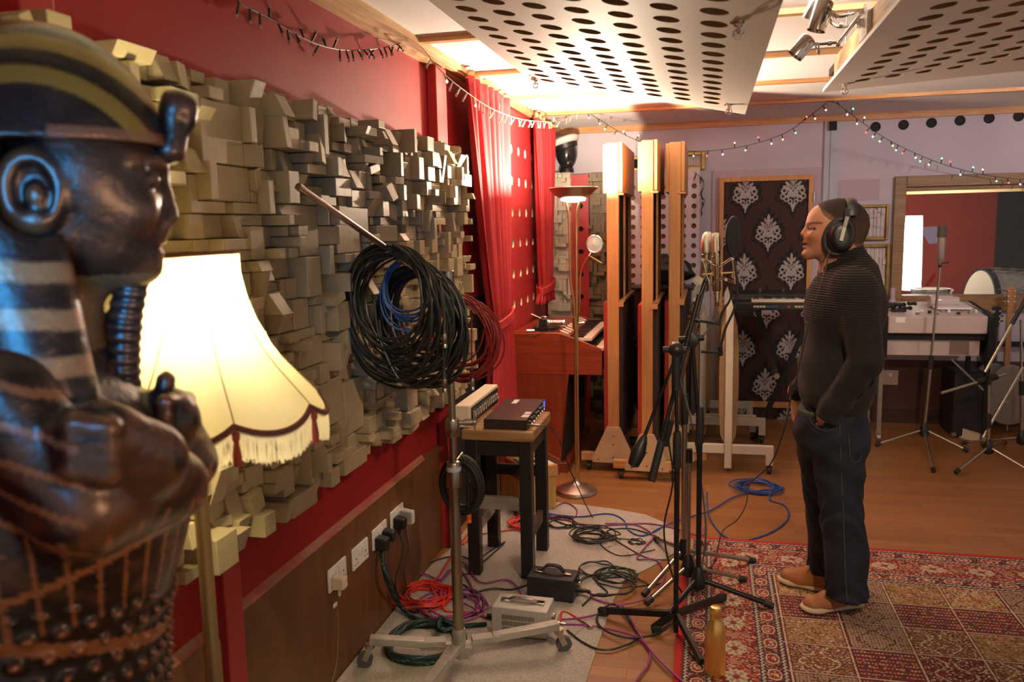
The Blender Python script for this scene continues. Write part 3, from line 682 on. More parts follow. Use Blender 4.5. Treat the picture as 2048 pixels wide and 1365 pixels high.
# white framed hessian screens
M['hessian'] = mat('hessian_cloth', (.42,.26,.13), .95, noise=.3, scale=120, bump=.5, bscale=300)
M['whiteframe'] = mat('off_white_gloss_wood', (.60,.54,.44), .45)
def hessian(label, xp, Yn, ytop, beam_r, beam_l, L=.8):
    a = wy(xp,900,Yn); x = a.x; zt = wy(xp,ytop,Yn).z
    t = thing('hessian_screen', label, 'studio screen', (x,Yn,0), 'hessian screens on castors')
    for yy in (Yn, Yn+L):
        build('post', MB().prism([(x-.024,yy,.03),(x+.024,yy,.03),(x+.024,yy,zt-.09),(x+.0,yy,zt),(x-.024,yy,zt-.05)], (0,.05,0)), M['whiteframe'], t, bev=.003)
        build('foot_beam', MB().prism([(x+.0245,yy+.005,.13),(x+beam_r-.05,yy+.005,.13),(x+beam_r-.05,yy+.005,.06),(x+beam_r,yy+.005,.06),(x+beam_r,yy+.005,.19),(x+.0245,yy+.005,.19)], (0,.04,0)), M['whiteframe'], t, bev=.003)
        build('foot_beam', MB().prism([(x-.0245,yy+.005,.13),(x-beam_l+.05,yy+.005,.13),(x-beam_l+.05,yy+.005,.06),(x-beam_l,yy+.005,.06),(x-beam_l,yy+.005,.19),(x-.0245,yy+.005,.19)], (0,.04,0)), M['whiteframe'], t, bev=.003)
        castor(None, (x+beam_r-.025,yy+.025), t); castor(None, (x-beam_l+.025,yy+.025), t)
    P = []
    for side in (-1, 1):
        g = []
        for i in range(13):
            z = .17+(zt-.30)*i/12; bul = .035+.028*math.sin(PI*i/12)**.5
            if i in (0, 12): bul = .018
            g.append([V((x+side*bul, Yn+.052 if j == 0 else Yn+L+.03, z)) for j in (0, 1)])
        P.append(g)
    q = MB()
    for g in P: q.grid(g)
    q.grid([[P[0][i][0], P[1][i][0]] for i in range(13)]); q.grid([[P[0][i][1], P[1][i][1]] for i in range(13)]); q.grid([P[0][12], P[1][12]]); q.grid([P[0][0], P[1][0]])
    build('hessian_pad', q, M['hessian'], t, fix=True)
hessian('white framed hessian screen standing next to the singing man', 1456, 5.47, 592, .29, .32)
hessian('second hessian screen standing further back by the dark piano', 1404, 6.36, 620, .40, .06, .5)

# ---------------------------------------------------------------- dark upright piano with a bag on top
a, b_ = wy(1262,600,6.55), wy(1382,600,6.55); zp = wy(1340,582,6.55).z
M['darkwood'] = wood('dark_piano_wood', (.035,.014,.009), (.015,.007,.005), .35, 2)
t = thing('upright_piano', 'dark wooden upright piano behind the timber gobos', 'piano', ((a.x+b_.x)/2,6.6,0))
build('case', MB().box((a.x,6.62,.05),(b_.x,6.90,zp)).box((a.x,6.47,.05),(a.x+.04,6.62,.75)).box((b_.x-.04,6.47,.05),(b_.x,6.62,.75)), M['darkwood'], t, bev=.006)
build('lid', MB().box((a.x-.02,6.60,zp),(b_.x+.02,6.91,zp+.025)), M['darkwood'], t, bev=.005)
build('key_shelf', MB().box((a.x+.04,6.45,.66),(b_.x-.04,6.62,.72)).box((a.x+.04,6.46,.72),(b_.x-.04,6.61,.80)), M['darkwood'], t, bev=.01)
build('plinth', MB().box((a.x,6.47,0),(b_.x,6.90,.05)), M['darkwood'], t)
c = wy(1335,548,6.75)
P = []
for i in range(15):
    th = PI*i/14; row = []
    for j in range(24):
        ph = 2*PI*j/24; rr = 1+.12*math.sin(3*ph+2*th)+.08*math.sin(7*th+ph*2)
        row.append(V((c.x+.20*math.sin(th)*math.cos(ph)*rr, 6.76+.10*math.sin(th)*math.sin(ph)*rr, zp+.035+.13*(1-math.cos(th)*rr*.95)/1.0*.9)))
    row.append(row[0]); P.append(row)
o = build('leather_bag', MB().grid(P), mat('black_leather', (.018,.015,.016), .35, bump=.15, bscale=30), smooth=180, fix=True); tag(o, 'slumped black leather bag on top of the dark piano', 'bag')
# ---------------------------------------------------------------- red-brown organ
M['mahog'] = wood('red_mahogany', (.32,.055,.018), (.20,.028,.010), .3, 0, 2.2, coat=.25)
M['mahogz'] = wood('red_mahogany_upright', (.26,.045,.016), (.18,.026,.010), .32, 2, 2.0, coat=.2)
M['ivory'] = mat('ivory_keys', (.74,.66,.52), .3)
M['keyblack'] = mat('black_keys', (.014,.013,.013), .3)
OY0, OY1 = 5.30, 6.34
t = thing('organ', 'red-brown two-manual organ with its keys facing away from the red wall', 'organ', (-.95,5.8,0))
def oP(x, y, Y): p = wy(x, y, Y); return V((p.x, Y, p.z))
prof = [(1028,668),(1050,667),(1112,666),(1122,668),(1140,674),(1203,699),(1203,751),(1028,748)]
pz = [oP(x, y, OY0) for x, y in prof]; pz[0].x = pz[-1].x = -1.275
for yy, nm in ((OY0,'cheek'), (OY1-.03,'cheek')):
    build(nm, MB().prism([V((p.x,yy,p.z)) for p in pz], (0,.03,0)), M['mahog'], t, bev=.003)
xr = pz[5].x; zt = pz[2].z; zb = pz[6].z; xm = oP(1137,751,OY0).x
lo = [V((-1.275,OY0+.002,zb)), V((xm,OY0+.002,zb)), V((oP(1121,935,OY0).x,OY0+.002,.07)), V((-1.275,OY0+.002,.07))]
for yy in (OY0+.002, OY1-.032): build('side_panel', MB().prism([V((p.x,yy,p.z)) for p in lo], (0,.028,0)), M['mahogz'], t)
build('plinth', MB().box((-1.28,OY0-.01,0),(-.90,OY1+.01,.07)), M['mahogz'], t, bev=.004)
build('back_board', MB().box((-1.275,OY0+.03,.07),(-1.25,OY1-.032,zt-.02)), M['mahogz'], t)
build('knee_board', MB().box((xm-.06,OY0+.03,.07),(xm-.045,OY1-.032,zb)), M['gobodark'], t)
build('lid', MB().prism([(-1.275,OY0+.03,zt-.02),(-.985,OY0+.03,zt-.02),(-.985,OY0+.03,zt-.005),(-1.275,OY0+.03,zt-.002)], (0,OY1-OY0-.061,0)), M['mahog'], t)
build('console_base', MB().box((-1.25,OY0+.03,zb+.004),(xr-.03,OY1-.031,zb+.07)), M['mahog'], t)
build('front_rail', MB().box((xr-.03,OY0+.03,zb+.01),(xr-.005,OY1-.031,zb+.075)), M['dark'], t)
def manual(xa, xb, z, tilt, nm):
    w_ = (OY1-OY0-.10)/30; q = MB(); b_ = MB()
    for k in range(30):
        y = OY0+.05+k*w_
        q.box((xa,y,z),(xb,y+w_-.0012,z+.018))
        if k % 7 in (0,1,3,4,5): b_.box((xa,y+w_*.68,z+.018),(xa+(xb-xa)*.62,y+w_*1.28,z+.03))
    o = build(nm, q, M['ivory'], t, smooth=0); o2 = build('black_keys', b_, M['keyblack'], o, smooth=0)
    build('key_bed', MB().box((xa-.01,OY0+.032,z-.035),(xb-.03,OY1-.033,z-.002)), M['dark'], t)
zm1 = oP(1165,678,OY0).z
manual(-.890, -.745, zm1-.02, 0, 'upper_manual')
manual(-.800, -.668, zm1-.085, 0, 'lower_manual')
tb = MB(); cs = [(.75,.7,.5),(.75,.7,.5),(.10,.35,.05)]
build('stop_panel', MB().prism([(-.985,OY0+.032,zt-.02),(-.895,OY0+.032,zm1+.01),(-.895,OY0+.032,zm1-.03),(-.985,OY0+.032,zm1-.03)], (0,OY1-OY0-.065,0)), M['mahogz'], t)
for k in range(9):
    y = OY0+.10+k*.10; build('stop_tab', MB().bar((-.965,y,zm1+.040),(-.905,y,zm1+.018),.03,.010), M['ivory'] if k % 3 else M['cream'], t, bev=.003)
# items on the organ
zo = zt-.002
p = wy(1106,632,5.55); t = thing('silver_microphone', 'large silver ribbed microphone lying on the organ lid', 'microphone', (p.x,5.55,zo))
ax = V((1,.10,0)).normalized(); c = V((-1.15,5.56,zo+.032))
build('body', MB().lathe(c, [(.001,0),(.026,.002),(.03,.01),(.03,.05),(.027,.06)], 24, ax), M['steel'], t, smooth=30)
rb = [(.028,.06)]
for k in range(9): rb += [(.031,.066+k*.013),(.031,.072+k*.013),(.028,.0735+k*.013)]
rb += [(.028,.19),(.02,.197),(.001,.198)]
build('grille', MB().lathe(c, rb, 24, ax), M['chrome'], t, smooth=30)
build('clip', MB().box((c.x+.02,c.y-.035,zo),(c.x+.06,c.y+.03,zo+.02)).cyl((c.x+.05,c.y-.02,zo+.06),(c.x-.04,c.y-.02,zo+.10),.004), M['steel'], t)
p = wy(1092,655,5.42); t = thing('small_recorder', 'small black device with a silver plate on the near end of the organ', 'device', (p.x,5.42,zo))
build('body', MB().box((p.x-.045,5.39,zo),(p.x+.01,5.46,zo+.085)).box((p.x-.09,5.40,zo),(p.x-.045,5.47,zo+.03)), M['black'], t, bev=.006)
build('plate', MB().box((p.x+.011,5.395,zo+.004),(p.x+.02,5.45,zo+.078)).box((p.x-.03,5.40,zo+.0855),(p.x+.008,5.44,zo+.10)), M['chrome'], t, bev=.004)
q = [p+V((0,0,0))]
co = MB()
for k in range(4): co.tube([(p.x+.02+(.055+.004*k)*math.cos(a),5.44+(.05+.003*k)*math.sin(a),zo+.006+k*.006) for a in [2*PI*i/30 for i in range(30)]], .0035, 6, closed=True)
co.tube(spl([(p.x+.075,5.44,zo+.012),(p.x+.06,5.36,zo+.006),(p.x-.02,5.285,zo-.006),(p.x-.06,5.285,zo-.03),(p.x-.10,5.287,zo-.012),(p.x-.11,5.32,zo+.008)], 8), .003, 6)
o = build('coiled_lead', co, M['rubber'], t); build('plug', MB().cyl((p.x-.115,5.33,zo+.010),(p.x-.065,5.345,zo+.010),.009), M['chrome'], o)

# ---------------------------------------------------------------- small pine keyboard instrument behind the stool
M['palepine'] = wood('yellow_pine_boards', (.60,.40,.13), (.48,.29,.085), .5, 2, 1.4)
tx, ty = -1.045, 4.62
R45 = Matrix.Translation((tx,ty,0)) @ Matrix.Rotation(math.radians(38), 4, 'Z')
t = thing('small_piano', 'low pine keyboard instrument seen between the black stool legs', 'piano', (tx,ty,0))
zk = .27
build('case', MB().box((-.12,-.16,0),(.12,.10,zk-.03), R45).box((-.12,.0,zk-.03),(.12,.10,zk+.11), R45), M['palepine'], t, bev=.003)
build('key_slip', MB().box((-.12,-.19,zk-.055),(.12,-.16,zk+.012), R45), M['pine'], t, bev=.003)
build('cheek', MB().box((-.135,-.19,zk-.05),(-.1201,.0,zk+.045), R45), M['mahogz'], t, bev=.006)
build('cheek', MB().box((.1201,-.19,zk-.05),(.135,.0,zk+.045), R45), M['mahogz'], t, bev=.006)
q = MB(); b_ = MB()
for k in range(10):
    x = -.117+k*.023; q.box((x,-.16,zk-.03),(x+.0222,0,zk+.012), R45)
    if k % 7 in (0,1,3,4,5): b_.box((x+.016,-.10,zk+.012),(x+.029,-.001,zk+.024), R45)
o = build('white_keys', q, M['ivory'], t, smooth=0); build('black_keys', b_, M['keyblack'], o, smooth=0)
build('board_grooves', MB().box((-.05,-.1615,.01),(-.045,-.16,zk-.06), R45).box((.05,-.1615,.01),(.055,-.16,zk-.06), R45), M['dark'], t)

# ---------------------------------------------------------------- stool with preamp and cream unit
M['stoolblack'] = mat('chipped_black_paint', (.012,.010,.009), .42, noise=.0, bump=.05)
M['stooltop'] = wood('worn_stool_wood', (.40,.235,.10), (.20,.105,.04), .5, 0, 1.6)
SX0, SX1, SY0, SY1, SZ = -1.112, -.768, 3.565, 4.00, .722
t = thing('stool', 'tall black-legged work stool with a scuffed wooden top', 'stool', ((SX0+SX1)/2,(SY0+SY1)/2,.006))
build('seat', MB().box((SX0,SY0,SZ-.05),(SX1,SY1,SZ)), M['stooltop'], t, bev=.008)
e = .014; lw = .058
legs = [(SX0+e,SY0+e),(SX1-e-lw,SY0+e),(SX0+e,SY1-e-lw),(SX1-e-lw,SY1-e-lw)]
for x, y in legs: build('leg', MB().box((x,y,.006),(x+lw,y+lw,SZ-.0505)), M['stoolblack'], t, bev=.003)
build('apron', MB().box((SX0+e+lw,SY0+e+.008,SZ-.125),(SX1-e-lw,SY0+e+.03,SZ-.051)).box((SX0+e+lw,SY1-e-.03,SZ-.125),(SX1-e-lw,SY1-e-.008,SZ-.051)).box((SX0+e+.008,SY0+e+lw,SZ-.125),(SX0+e+.03,SY1-e-lw,SZ-.051)).box((SX1-e-.03,SY0+e+lw,SZ-.125),(SX1-e-.008,SY1-e-lw,SZ-.051)), M['stoolblack'], t)
wr = mat('worn_grey_rung', (.36,.32,.25), .6, noise=.5, scale=14)
build('rung', MB().box((SX0+e+lw,SY0+e+.015,.335),(SX1-e-lw,SY0+e+.04,.395)), wr, t, label='front rung with the black paint worn off')
build('rung', MB().box((SX0+e+lw,SY1-e-.04,.395),(SX1-e-lw,SY1-e-.015,.45)), M['stoolblack'], t)
wr2 = mat('part_worn_rung', (.20,.14,.08), .6, noise=.9, scale=9)
build('rung', MB().box((SX1-e-.045,SY0+e+lw,.165),(SX1-e-.02,SY1-e-lw,.225)), wr2, t)
build('rung', MB().box((SX0+e+.02,SY0+e+lw,.20),(SX0+e+.045,SY1-e-lw,.26)), wr, t)
# cream unit standing along the left edge of the stool
t = thing('cream_preamp', 'cream box with a black socket panel on the left edge of the stool', 'audio equipment', (-1.09,3.9,SZ))
cx0, cx1, cy0, cy1, cz1 = -1.150, -1.078, 3.60, 4.14, SZ+.105
build('case', MB().box((cx0,cy0,SZ+.001),(cx1,cy1,cz1)), M['cream'], t, bev=.004)
build('socket_panel', MB().box((cx1,cy0+.03,SZ+.012),(cx1+.004,cy1-.02,cz1-.014)), M['black'], t)
for k in range(10):
    y = cy0+.075+k*.047
    build('socket', MB().lathe((cx1+.004,y,SZ+.05), [(.017,0),(.017,.006),(.012,.007),(.011,.002)], 18, (1,0,0)), M['steel'], t)
# black rack preamp
A_, B_, C_, D_ = [fl(x, y, SZ+.047) for x, y in ((967,838.5),(1049,843),(1095,794.5),(1017,793))]
t = thing('rack_preamp', 'flat black rack preamp with small knobs lying on the stool', 'audio equipment', ((A_.x+C_.x)/2,(A_.y+C_.y)/2,SZ))
ux = (B_-A_); ux.z = 0; uy = (D_-A_); uy.z = 0; W1, D1 = ux.length, max(uy.length, .40); uy = uy.normalized(); ux = V((uy.y,-uy.x,0))
D1 = min(D1, .47)
RB = Matrix(((ux.x,uy.x,0,A_.x),(ux.y,uy.y,0,A_.y),(0,0,1,SZ),(0,0,0,1)))
M['rackgrey'] = mat('dark_bronze_grey_paint', (.040,.028,.026), .38, .2)
build('case', MB().box((0,0,.003),(W1,D1,.047), RB), M['rackgrey'], t, bev=.0015)
build('front_panel', MB().box((W1,-.01,.002),(W1+.005,D1+.012,.048), RB), M['black'], t)
kn = lambda y, z, r, m_: build('knob', MB().lathe(RB@V((W1+.005,y,z)), [(r,0),(r,.011),(r*.8,.014)], 18, ux).box((W1+.018,y-.0012,z),(W1+.020,y+.0012,z+r), RB), m_, t)
for k in range(7): kn(.045+k*.052, .031 if k % 2 else .026, .0105, M['black'])
for k in range(7): kn(.07+k*.052, .013, .006, M['chrome'])
build('screen', MB().box((W1+.005,D1-.05,.008),(W1+.0062,D1-.008,.042), RB), mat('blue_meter', (.03,.05,.25), .2, emis=(.08,.15,.9), estr=.6), t)
lb = MB()
for (x, y, w_, h_) in ((W1*.83,.06,.035,.05),(W1*.83,.125,.03,.045),(W1*.26,D1-.12,.028,.09)): lb.box((x,y,.047),(x+w_,y+h_,.0476), RB)
build('paper_label', lb, M['white'], t)
build('screws', MB().cyl(RB@V((W1*.3,-.0005,.022)),RB@V((W1*.3,-.0015,.022)),.005).cyl(RB@V((W1*.8,-.0005,.022)),RB@V((W1*.8,-.0015,.022)),.005), M['dark'], t)
RKF = RB@V((W1+.005,.012,.022))

# ---------------------------------------------------------------- keyboards and desk at the back wall
t = thing('synthesizer', 'black synthesizer keyboard on a stand in front of the damask door', 'keyboard', (wy(1545,600,6.45).x,6.5,0))
a, b_ = wy(1462,612,6.35), wy(1655,612,6.35); zs = wy(1545,621,6.30).z; zt2 = wy(1545,583,6.62).z
build('case', MB().box((a.x,6.30,zs),(b_.x,6.64,zs+.055)).hexa([(a.x,6.50,zs+.056),(b_.x,6.50,zs+.056),(b_.x,6.64,zs+.056),(a.x,6.64,zs+.056)],[(a.x,6.53,zs+.10),(b_.x,6.53,zs+.10),(b_.x,6.64,zs+.125),(a.x,6.64,zs+.125)]), M['black'], t, bev=.004)
q = MB(); b2 = MB(); x = a.x+.15
k = 0
while x < b_.x-.05:
    q.box((x,6.355,zs+.0555),(x+.0225,6.495,zs+.075))
    if k % 7 in (0,1,3,4,5): b2.box((x+.015,6.40,zs+.075),(x+.028,6.495,zs+.088))
    x += .0235; k += 1
o = build('white_keys', q, M['ivory'], t, smooth=0); build('black_keys', b2, M['keyblack'], o, smooth=0)
bt = MB()
for k in range(4): bt.box((a.x+.16+k*.022,6.299,zs+.02),(a.x+.178+k*.022,6.30,zs+.034))
build('white_buttons', bt, M['ivory'], t)
bt = MB()
for k in range(4): bt.box((a.x+.25+k*.022,6.299,zs+.02),(a.x+.268+k*.022,6.30,zs+.034))
build('blue_buttons', bt, mat('blue_button', (.05,.09,.30), .4), t)
build('red_button', MB().box((a.x+.40,6.298,zs+.02),(a.x+.417,6.30,zs+.034)), mat('red_button', (.6,.04,.02), .4), t)
bt = MB()
for k in range(6): bt.box((a.x+.45+k*.024,6.299,zs+.02),(a.x+.47+k*.024,6.30,zs+.034))
build('yellow_buttons', bt, mat('yellow_button', (.6,.45,.12), .4), t)
for k in range(5): build('knob', MB().cyl((a.x+.05+k*.17,6.60,zs+.118),(a.x+.05+k*.17,6.595,zs+.138),.011), M['steel'], t)
fl0, fl1 = wy(1495,828,6.42), wy(1593,660,6.42)
t = thing('keyboard_stand', 'folding black stand under the synthesizer', 'stand', ((a.x+b_.x)/2,6.45,0))
for yy, s in ((6.40,1),(6.56,-1)):
    xa, xb = a.x+.20, b_.x-.10
    if s < 0: xa, xb = xb, xa
    build('leg', MB().bar((xa,yy,.02),(xb,yy,zs-.035),.035,.05,(0,1,0)), M['blackmetal'], t)
for x in (a.x+.20,b_.x-.10):
    build('foot', MB().cyl((x,6.28,.02),(x,6.66,.02),.016), M['rubber'], t)
    build('support_arm', MB().box((x-.02,6.32,zs-.035),(x+.02,6.62,zs-.002)), M['blackmetal'], t)
build('hinge_bolt', MB().cyl(((a.x+b_.x)/2,6.37,zs/2-.005),((a.x+b_.x)/2,6.60,zs/2-.005),.022), M['steel'], t)
# white electric piano
M['lilacwhite'] = mat('aged_white_case', (.56,.46,.43), .5, noise=.08, scale=4)
EY = 6.42; a, b_ = wy(1776,650,EY), wy(1976,650,EY); zu0, zu1 = wy(1880,668,EY).z, wy(1880,634,EY).z; zl0, zl1 = wy(1880,714,EY).z, wy(1880,682,EY).z
t = thing('electric_piano', 'old white electric piano with black ends, under the control-room window', 'keyboard', ((a.x+b_.x)/2,6.7,0))
build('upper_case', MB().hexa([(a.x,EY,zu0),(b_.x,EY,zu0),(b_.x,6.96,zu0),(a.x,6.96,zu0)],[(a.x,EY,zu1),(b_.x,EY,zu1),(b_.x,6.96,zu1+.06),(a.x,6.96,zu1+.06)]), M['lilacwhite'], t, bev=.006)
build('lower_panel', MB().box((a.x-.005,EY+.05,zl0),(b_.x-.03,6.90,zl1)), M['lilacwhite'], t, bev=.003)
build('speaker_cloth', MB().box((a.x+.43,EY+.046,zl0+.01),(a.x+.56,EY+.05,zl1-.01)), mat('brown_speaker_cloth', (.30,.22,.19), .9, noise=.5, scale=200), t)
build('key_gap', MB().box((a.x,EY+.03,zl1+.001),(b_.x,6.90,zu0-.001)), M['dark'], t)
for x in (a.x-.045, b_.x): build('end_panel', MB().prism([(x+.001,EY-.015,zl0-.01),(x+.001,6.97,zl0-.01),(x+.001,6.97,zu1+.065),(x+.001,EY-.015,zu1+.006)], (.043,0,0)), M['blackmetal'], t, bev=.003)
for x in (a.x-.03,b_.x+.02):
    for yy in (EY+.03,6.90):
        build('leg', MB().bar((x,yy,.075),(x,yy,zl0-.01),.03,.03), M['steel'] if x < a.x else M['blackmetal'], t)
        build('castor', MB().cyl((x-.012,yy,.035),(x+.012,yy,.035),.035).box((x-.02,yy-.01,.04),(x+.02,yy+.01,.078)), M['steel'], t)
build('leg_brace', MB().bar((b_.x+.02,EY+.03,.40),(b_.x-.22,EY+.03,zl0-.02),.012,.012).bar((a.x-.03,EY+.03,.40),(a.x-.15,EY+.03,zl0-.03),.012,.012), M['steel'], t)
build('paper_label', MB().box((a.x+.05,EY-.002,zu1-.045),(a.x+.115,EY-.0005,zu1-.005)), M['white'], t)
ztop = lambda Y: zu1+.06*(Y-EY)/(6.96-EY)
# clutter on the electric piano
def oneoff(name, label, cat, mb, m_, **k):
    o = build(name, mb, m_, **k); return tag(o, label, cat)
x = a.x+.10; z = ztop(6.6)
q = MB()
for k, (dx, dy, r) in enumerate(((0,0,.045),(.05,.02,.04),(-.05,.03,.03),(.02,.06,.035),(.09,.0,.025))):
    q.tube([(x+dx+r*math.cos(u),6.58+dy+r*.6*math.sin(u),z+.012+.006*math.sin(3*u)+k*.012) for u in [2*PI*i/20 for i in range(20)]], .010, 7, closed=True)
q.tube([(x-.16,6.60,z+.05),(x-.05,6.60,z+.055),(x+.03,6.6,z+.05)], .012, 8)
oneoff('cable_bundle', 'black bundle of leads on the left of the white electric piano', 'cable', q, M['rubber'])
oneoff('glass_jar', 'clear jar lying among the clutter on the electric piano', 'jar', MB().lathe((x+.24,6.72,ztop(6.78)+.045), [(.001,0),(.04,.002),(.045,.02),(.045,.15),(.036,.17),(.036,.20),(.001,.201)], 28, (1,.05,0)), mat('cloudy_glass', (.62,.52,.50), .15, noise=.2, scale=5), smooth=40)
rr = random.Random(9); ORD = 'first second third fourth fifth sixth seventh eighth ninth tenth eleventh twelfth'.split()
for k in range(12):
    xx = x+.10+.045*k+rr.random()*.012; yy = EY+.05+rr.random()*.12; h = rr.uniform(.012,.03); w_ = rr.uniform(.01,.03)
    build_m = (M['steel'], M['white'], M['black'], M['bronze'])[k % 4]
    o = oneoff('switch_box', 'small %s oddment, %s from the left along the electric piano top' % (('steel','white','black','brassy')[k % 4], ORD[k]), 'oddment', MB().box((xx,yy,ztop(yy+.03)-.001),(xx+w_,yy+rr.uniform(.015,.03),ztop(yy)+h)), build_m, bev=.002); o['group'] = 'oddments on the electric piano'
oneoff('paper_stack', 'loose sheets at the right end of the electric piano top', 'paper', MB().hexa([(b_.x-.30,6.62,ztop(6.72)),(b_.x-.05,6.62,ztop(6.72)),(b_.x-.05,6.88,ztop(6.9)+.004),(b_.x-.30,6.88,ztop(6.9)+.004)],[(b_.x-.30,6.62,ztop(6.72)+.012),(b_.x-.05,6.62,ztop(6.72)+.012),(b_.x-.05,6.88,ztop(6.9)+.014),(b_.x-.30,6.88,ztop(6.9)+.014)]), M['white'])
oneoff('small_statuette', 'small lilac figurine standing at the back of the electric piano', 'ornament', MB().lathe((x+.02,6.9,ztop(6.9)-.004), [(.028,0),(.026,.02),(.016,.05),(.020,.09),(.018,.115),(.004,.125)], 16), mat('lilac_ceramic', (.42,.33,.42), .4))
p = wy(1780,755,BY); t = thing('wall_socket', 'pale socket low on the back wall behind the white electric piano', 'socket', (p.x,BY-.01,p.z-.06)); build('plate', MB().box((p.x-.06,BY-.012,p.z-.06),(p.x+.06,BY-.0085,p.z+.06)), M['lilacwhite'], t, bev=.003); build('switch', MB().box((p.x-.01,BY-.018,p.z+.01),(p.x+.01,BY-.012,p.z+.035)), M['white'], t)
p = fl(1918,880); q_ = fl(1970,893)
oneoff('white_offcut', 'white board offcut lying on the floor under the electric piano', 'board', MB().prism([(p.x,p.y+.10,0),(q_.x+.05,p.y-.16,0),(q_.x+.05,p.y-.16,.018),(p.x+.005,p.y+.10,.09)], (.03,.12,0)), M['cream'], fix=True)
M['blackcase'] = mat('black_flight_case', (.012,.012,.014), .55)
t = thing('black_case', 'big black case standing on the floor below the electric piano', 'case', (wy(1935,800,6.8).x,6.8,0))
a2, b3 = wy(1900,800,6.75), wy(1966,800,6.75)
build('body', MB().box((a2.x,6.66,.012),(b3.x,6.98,.50)), M['blackcase'], t, bev=.01); build('corner', MB().box((a2.x-.002,6.658,.013),(a2.x+.03,6.69,.04)), M['steel'], t); build('corner', MB().box((b3.x-.03,6.658,.013),(b3.x+.002,6.69,.04)), M['steel'], t)
build('feet', MB().box((a2.x+.02,6.68,0),(b3.x-.02,6.96,.012)), M['rubber'], t)
# ---------------------------------------------------------------- rug and carpet
M['rug'] = vcol('persian_rug_pile', .95, bump=.35, bscale=420)
rs = np.random.RandomState(4)
RX0, RX1, RY0, RY1 = -.108, 1.95, 2.25, 4.262
res = .004; nw, nh = int((RX1-RX0)/res), int((RY1-RY0)/res)
xx, yy = np.meshgrid((np.arange(nw)+.5)*res, (RY1-RY0)-(np.arange(nh)+.5)*res)   # distance from left and far edges; row 0 = near
cred, cdark, ccream, cgold, cnavy, cpink = [np.array(c) for c in ((.25,.022,.016),(.085,.014,.014),(.50,.40,.28),(.33,.20,.065),(.035,.032,.06),(.38,.19,.13))]
Rg = np.ones((nh, nw, 3))*cred
dE = np.minimum(xx, yy); al = np.where(xx < yy, yy, xx)     # distance from the edge and position along the border
def put(mask, c): Rg[mask] = c
def band(a, b): return (dE >= a) & (dE < b)
nz1 = rs.rand(nh//3+2, nw//3+2).repeat(3,0).repeat(3,1)[:nh,:nw]; nz2 = rs.rand(nh, nw); nz3 = rs.rand(nh//2+2, nw//2+2).repeat(2,0).repeat(2,1)[:nh,:nw]
put(band(.0,.026), (.42,.018,.012))
for a in (.032,.118,.312,.392):
    put(band(a,a+.022), cnavy); w_ = a+.011+.004*np.sin(al*2*PI/.022); put((np.abs(dE-w_) < .0045), ccream)
for a, b in ((.054,.118),(.334,.392)):
    put(band(a,b), cdark); c = (a+b)/2; u = (np.mod(al,.115)-.0575)/.036; v = (dE-c)/.024
    rr_ = np.maximum(np.abs(u), np.abs(v))*.6+.45*(np.abs(u)+np.abs(v))*.62
    put(band(a,b) & (rr_ < 1.0) & (rr_ > .78), ccream); put(band(a,b) & (rr_ <= .78), cred); put(band(a,b) & (rr_ < .55) & (nz3 > .5), ccream)
    put(band(a,b) & (rr_ > 1.15) & (nz3 > .68), cpink)
b_ = band(.14,.312); put(b_ & (nz3 > .70), cpink); put(b_ & (nz3 < .10), cnavy); put(b_ & (nz3 > .9), ccream); put(b_ & (nz1 < .08), cgold)
u = (np.mod(al,.21)-.105)/.052; v = (dE-.226)/.040; r2 = np.sqrt(u*u+v*v); th = np.arctan2(v, u)
put(b_ & (r2 < 1+.13*np.cos(12*th)), ccream); put(b_ & (r2 < .8) & (np.mod(np.floor(th/(PI/6)),2) == 0), (.24,.22,.17)); put(b_ & (r2 < .32), cred)
u2 = (np.mod(al+.105,.21)-.105)/.03; r3 = np.sqrt(u2*u2+(v*1.2)**2); put(b_ & (r3 < 1) & (nz3 > .35), cpink); put(b_ & (r3 < .4), cgold)
fm = dE >= .414
cw, ch = .235, .215; X = xx-.414; Y = yy-.414; ci = np.floor(X/cw).astype(int); cj = np.floor(Y/ch).astype(int); fx = np.mod(X,cw)/cw; fy = np.mod(Y,ch)/ch
kinds = [(cgold,cred,ccream,cnavy),(cdark,cred,ccream,cpink),(ccream*.62,cred,cdark,cgold),((.16,.045,.022),cgold,ccream,cnavy),(cgold*.8,cdark,cpink,ccream),(cred*.7,ccream,cnavy,cgold)]
kid = (ci*2+cj*5+(ci*cj) % 3) % 6
for k, (bg, c1, c2, c3) in enumerate(kinds):
    m_ = fm & (kid == k); put(m_, bg); ux_, vy_ = fx-.5, fy-.5
    pat = np.sin(ux_*38+3*np.sin(vy_*21))*np.sin(vy_*34+2*np.sin(np.abs(ux_)*30))
    if k in (2,5): pat = np.sin(fx*2*PI*9)*np.sin(fy*2*PI*8+np.floor(fx*18) % 2*PI)
    put(m_ & (pat > .58), c1); put(m_ & (pat < -.66), c2); put(m_ & (nz3 > .93), c3); put(m_ & (nz3 < .06), c2)
    tr = np.abs(np.abs(ux_)-.18-.12*np.sin(vy_*9)) < .02; put(m_ & tr & (nz2 > .25), c2)
g = fm & ((fx < .075) | (fy < .08)); put(g, cdark); g = fm & ((np.abs(fx-.037) < .017) | (np.abs(fy-.04) < .018)); put(g, ccream); put(g & (nz3 < .25), cpink)
Rg *= (.92+.12*nz2[..., None])
t = thing('persian_rug', 'red patterned Persian rug with a compartment field, under the standing man', 'rug', ((RX0+RX1)/2,(RY0+RY1)/2,0))
cgrid('pile', Rg, lambda u, v: V((RX0+u*(RX1-RX0), RY0+v*(RY1-RY0), .010)), M['rug'], t)
build('backing', MB().box((RX0,RY0,.0005),(RX1,RY1,.0095)), mat('red_rug_binding', (.40,.02,.014), .9), t)
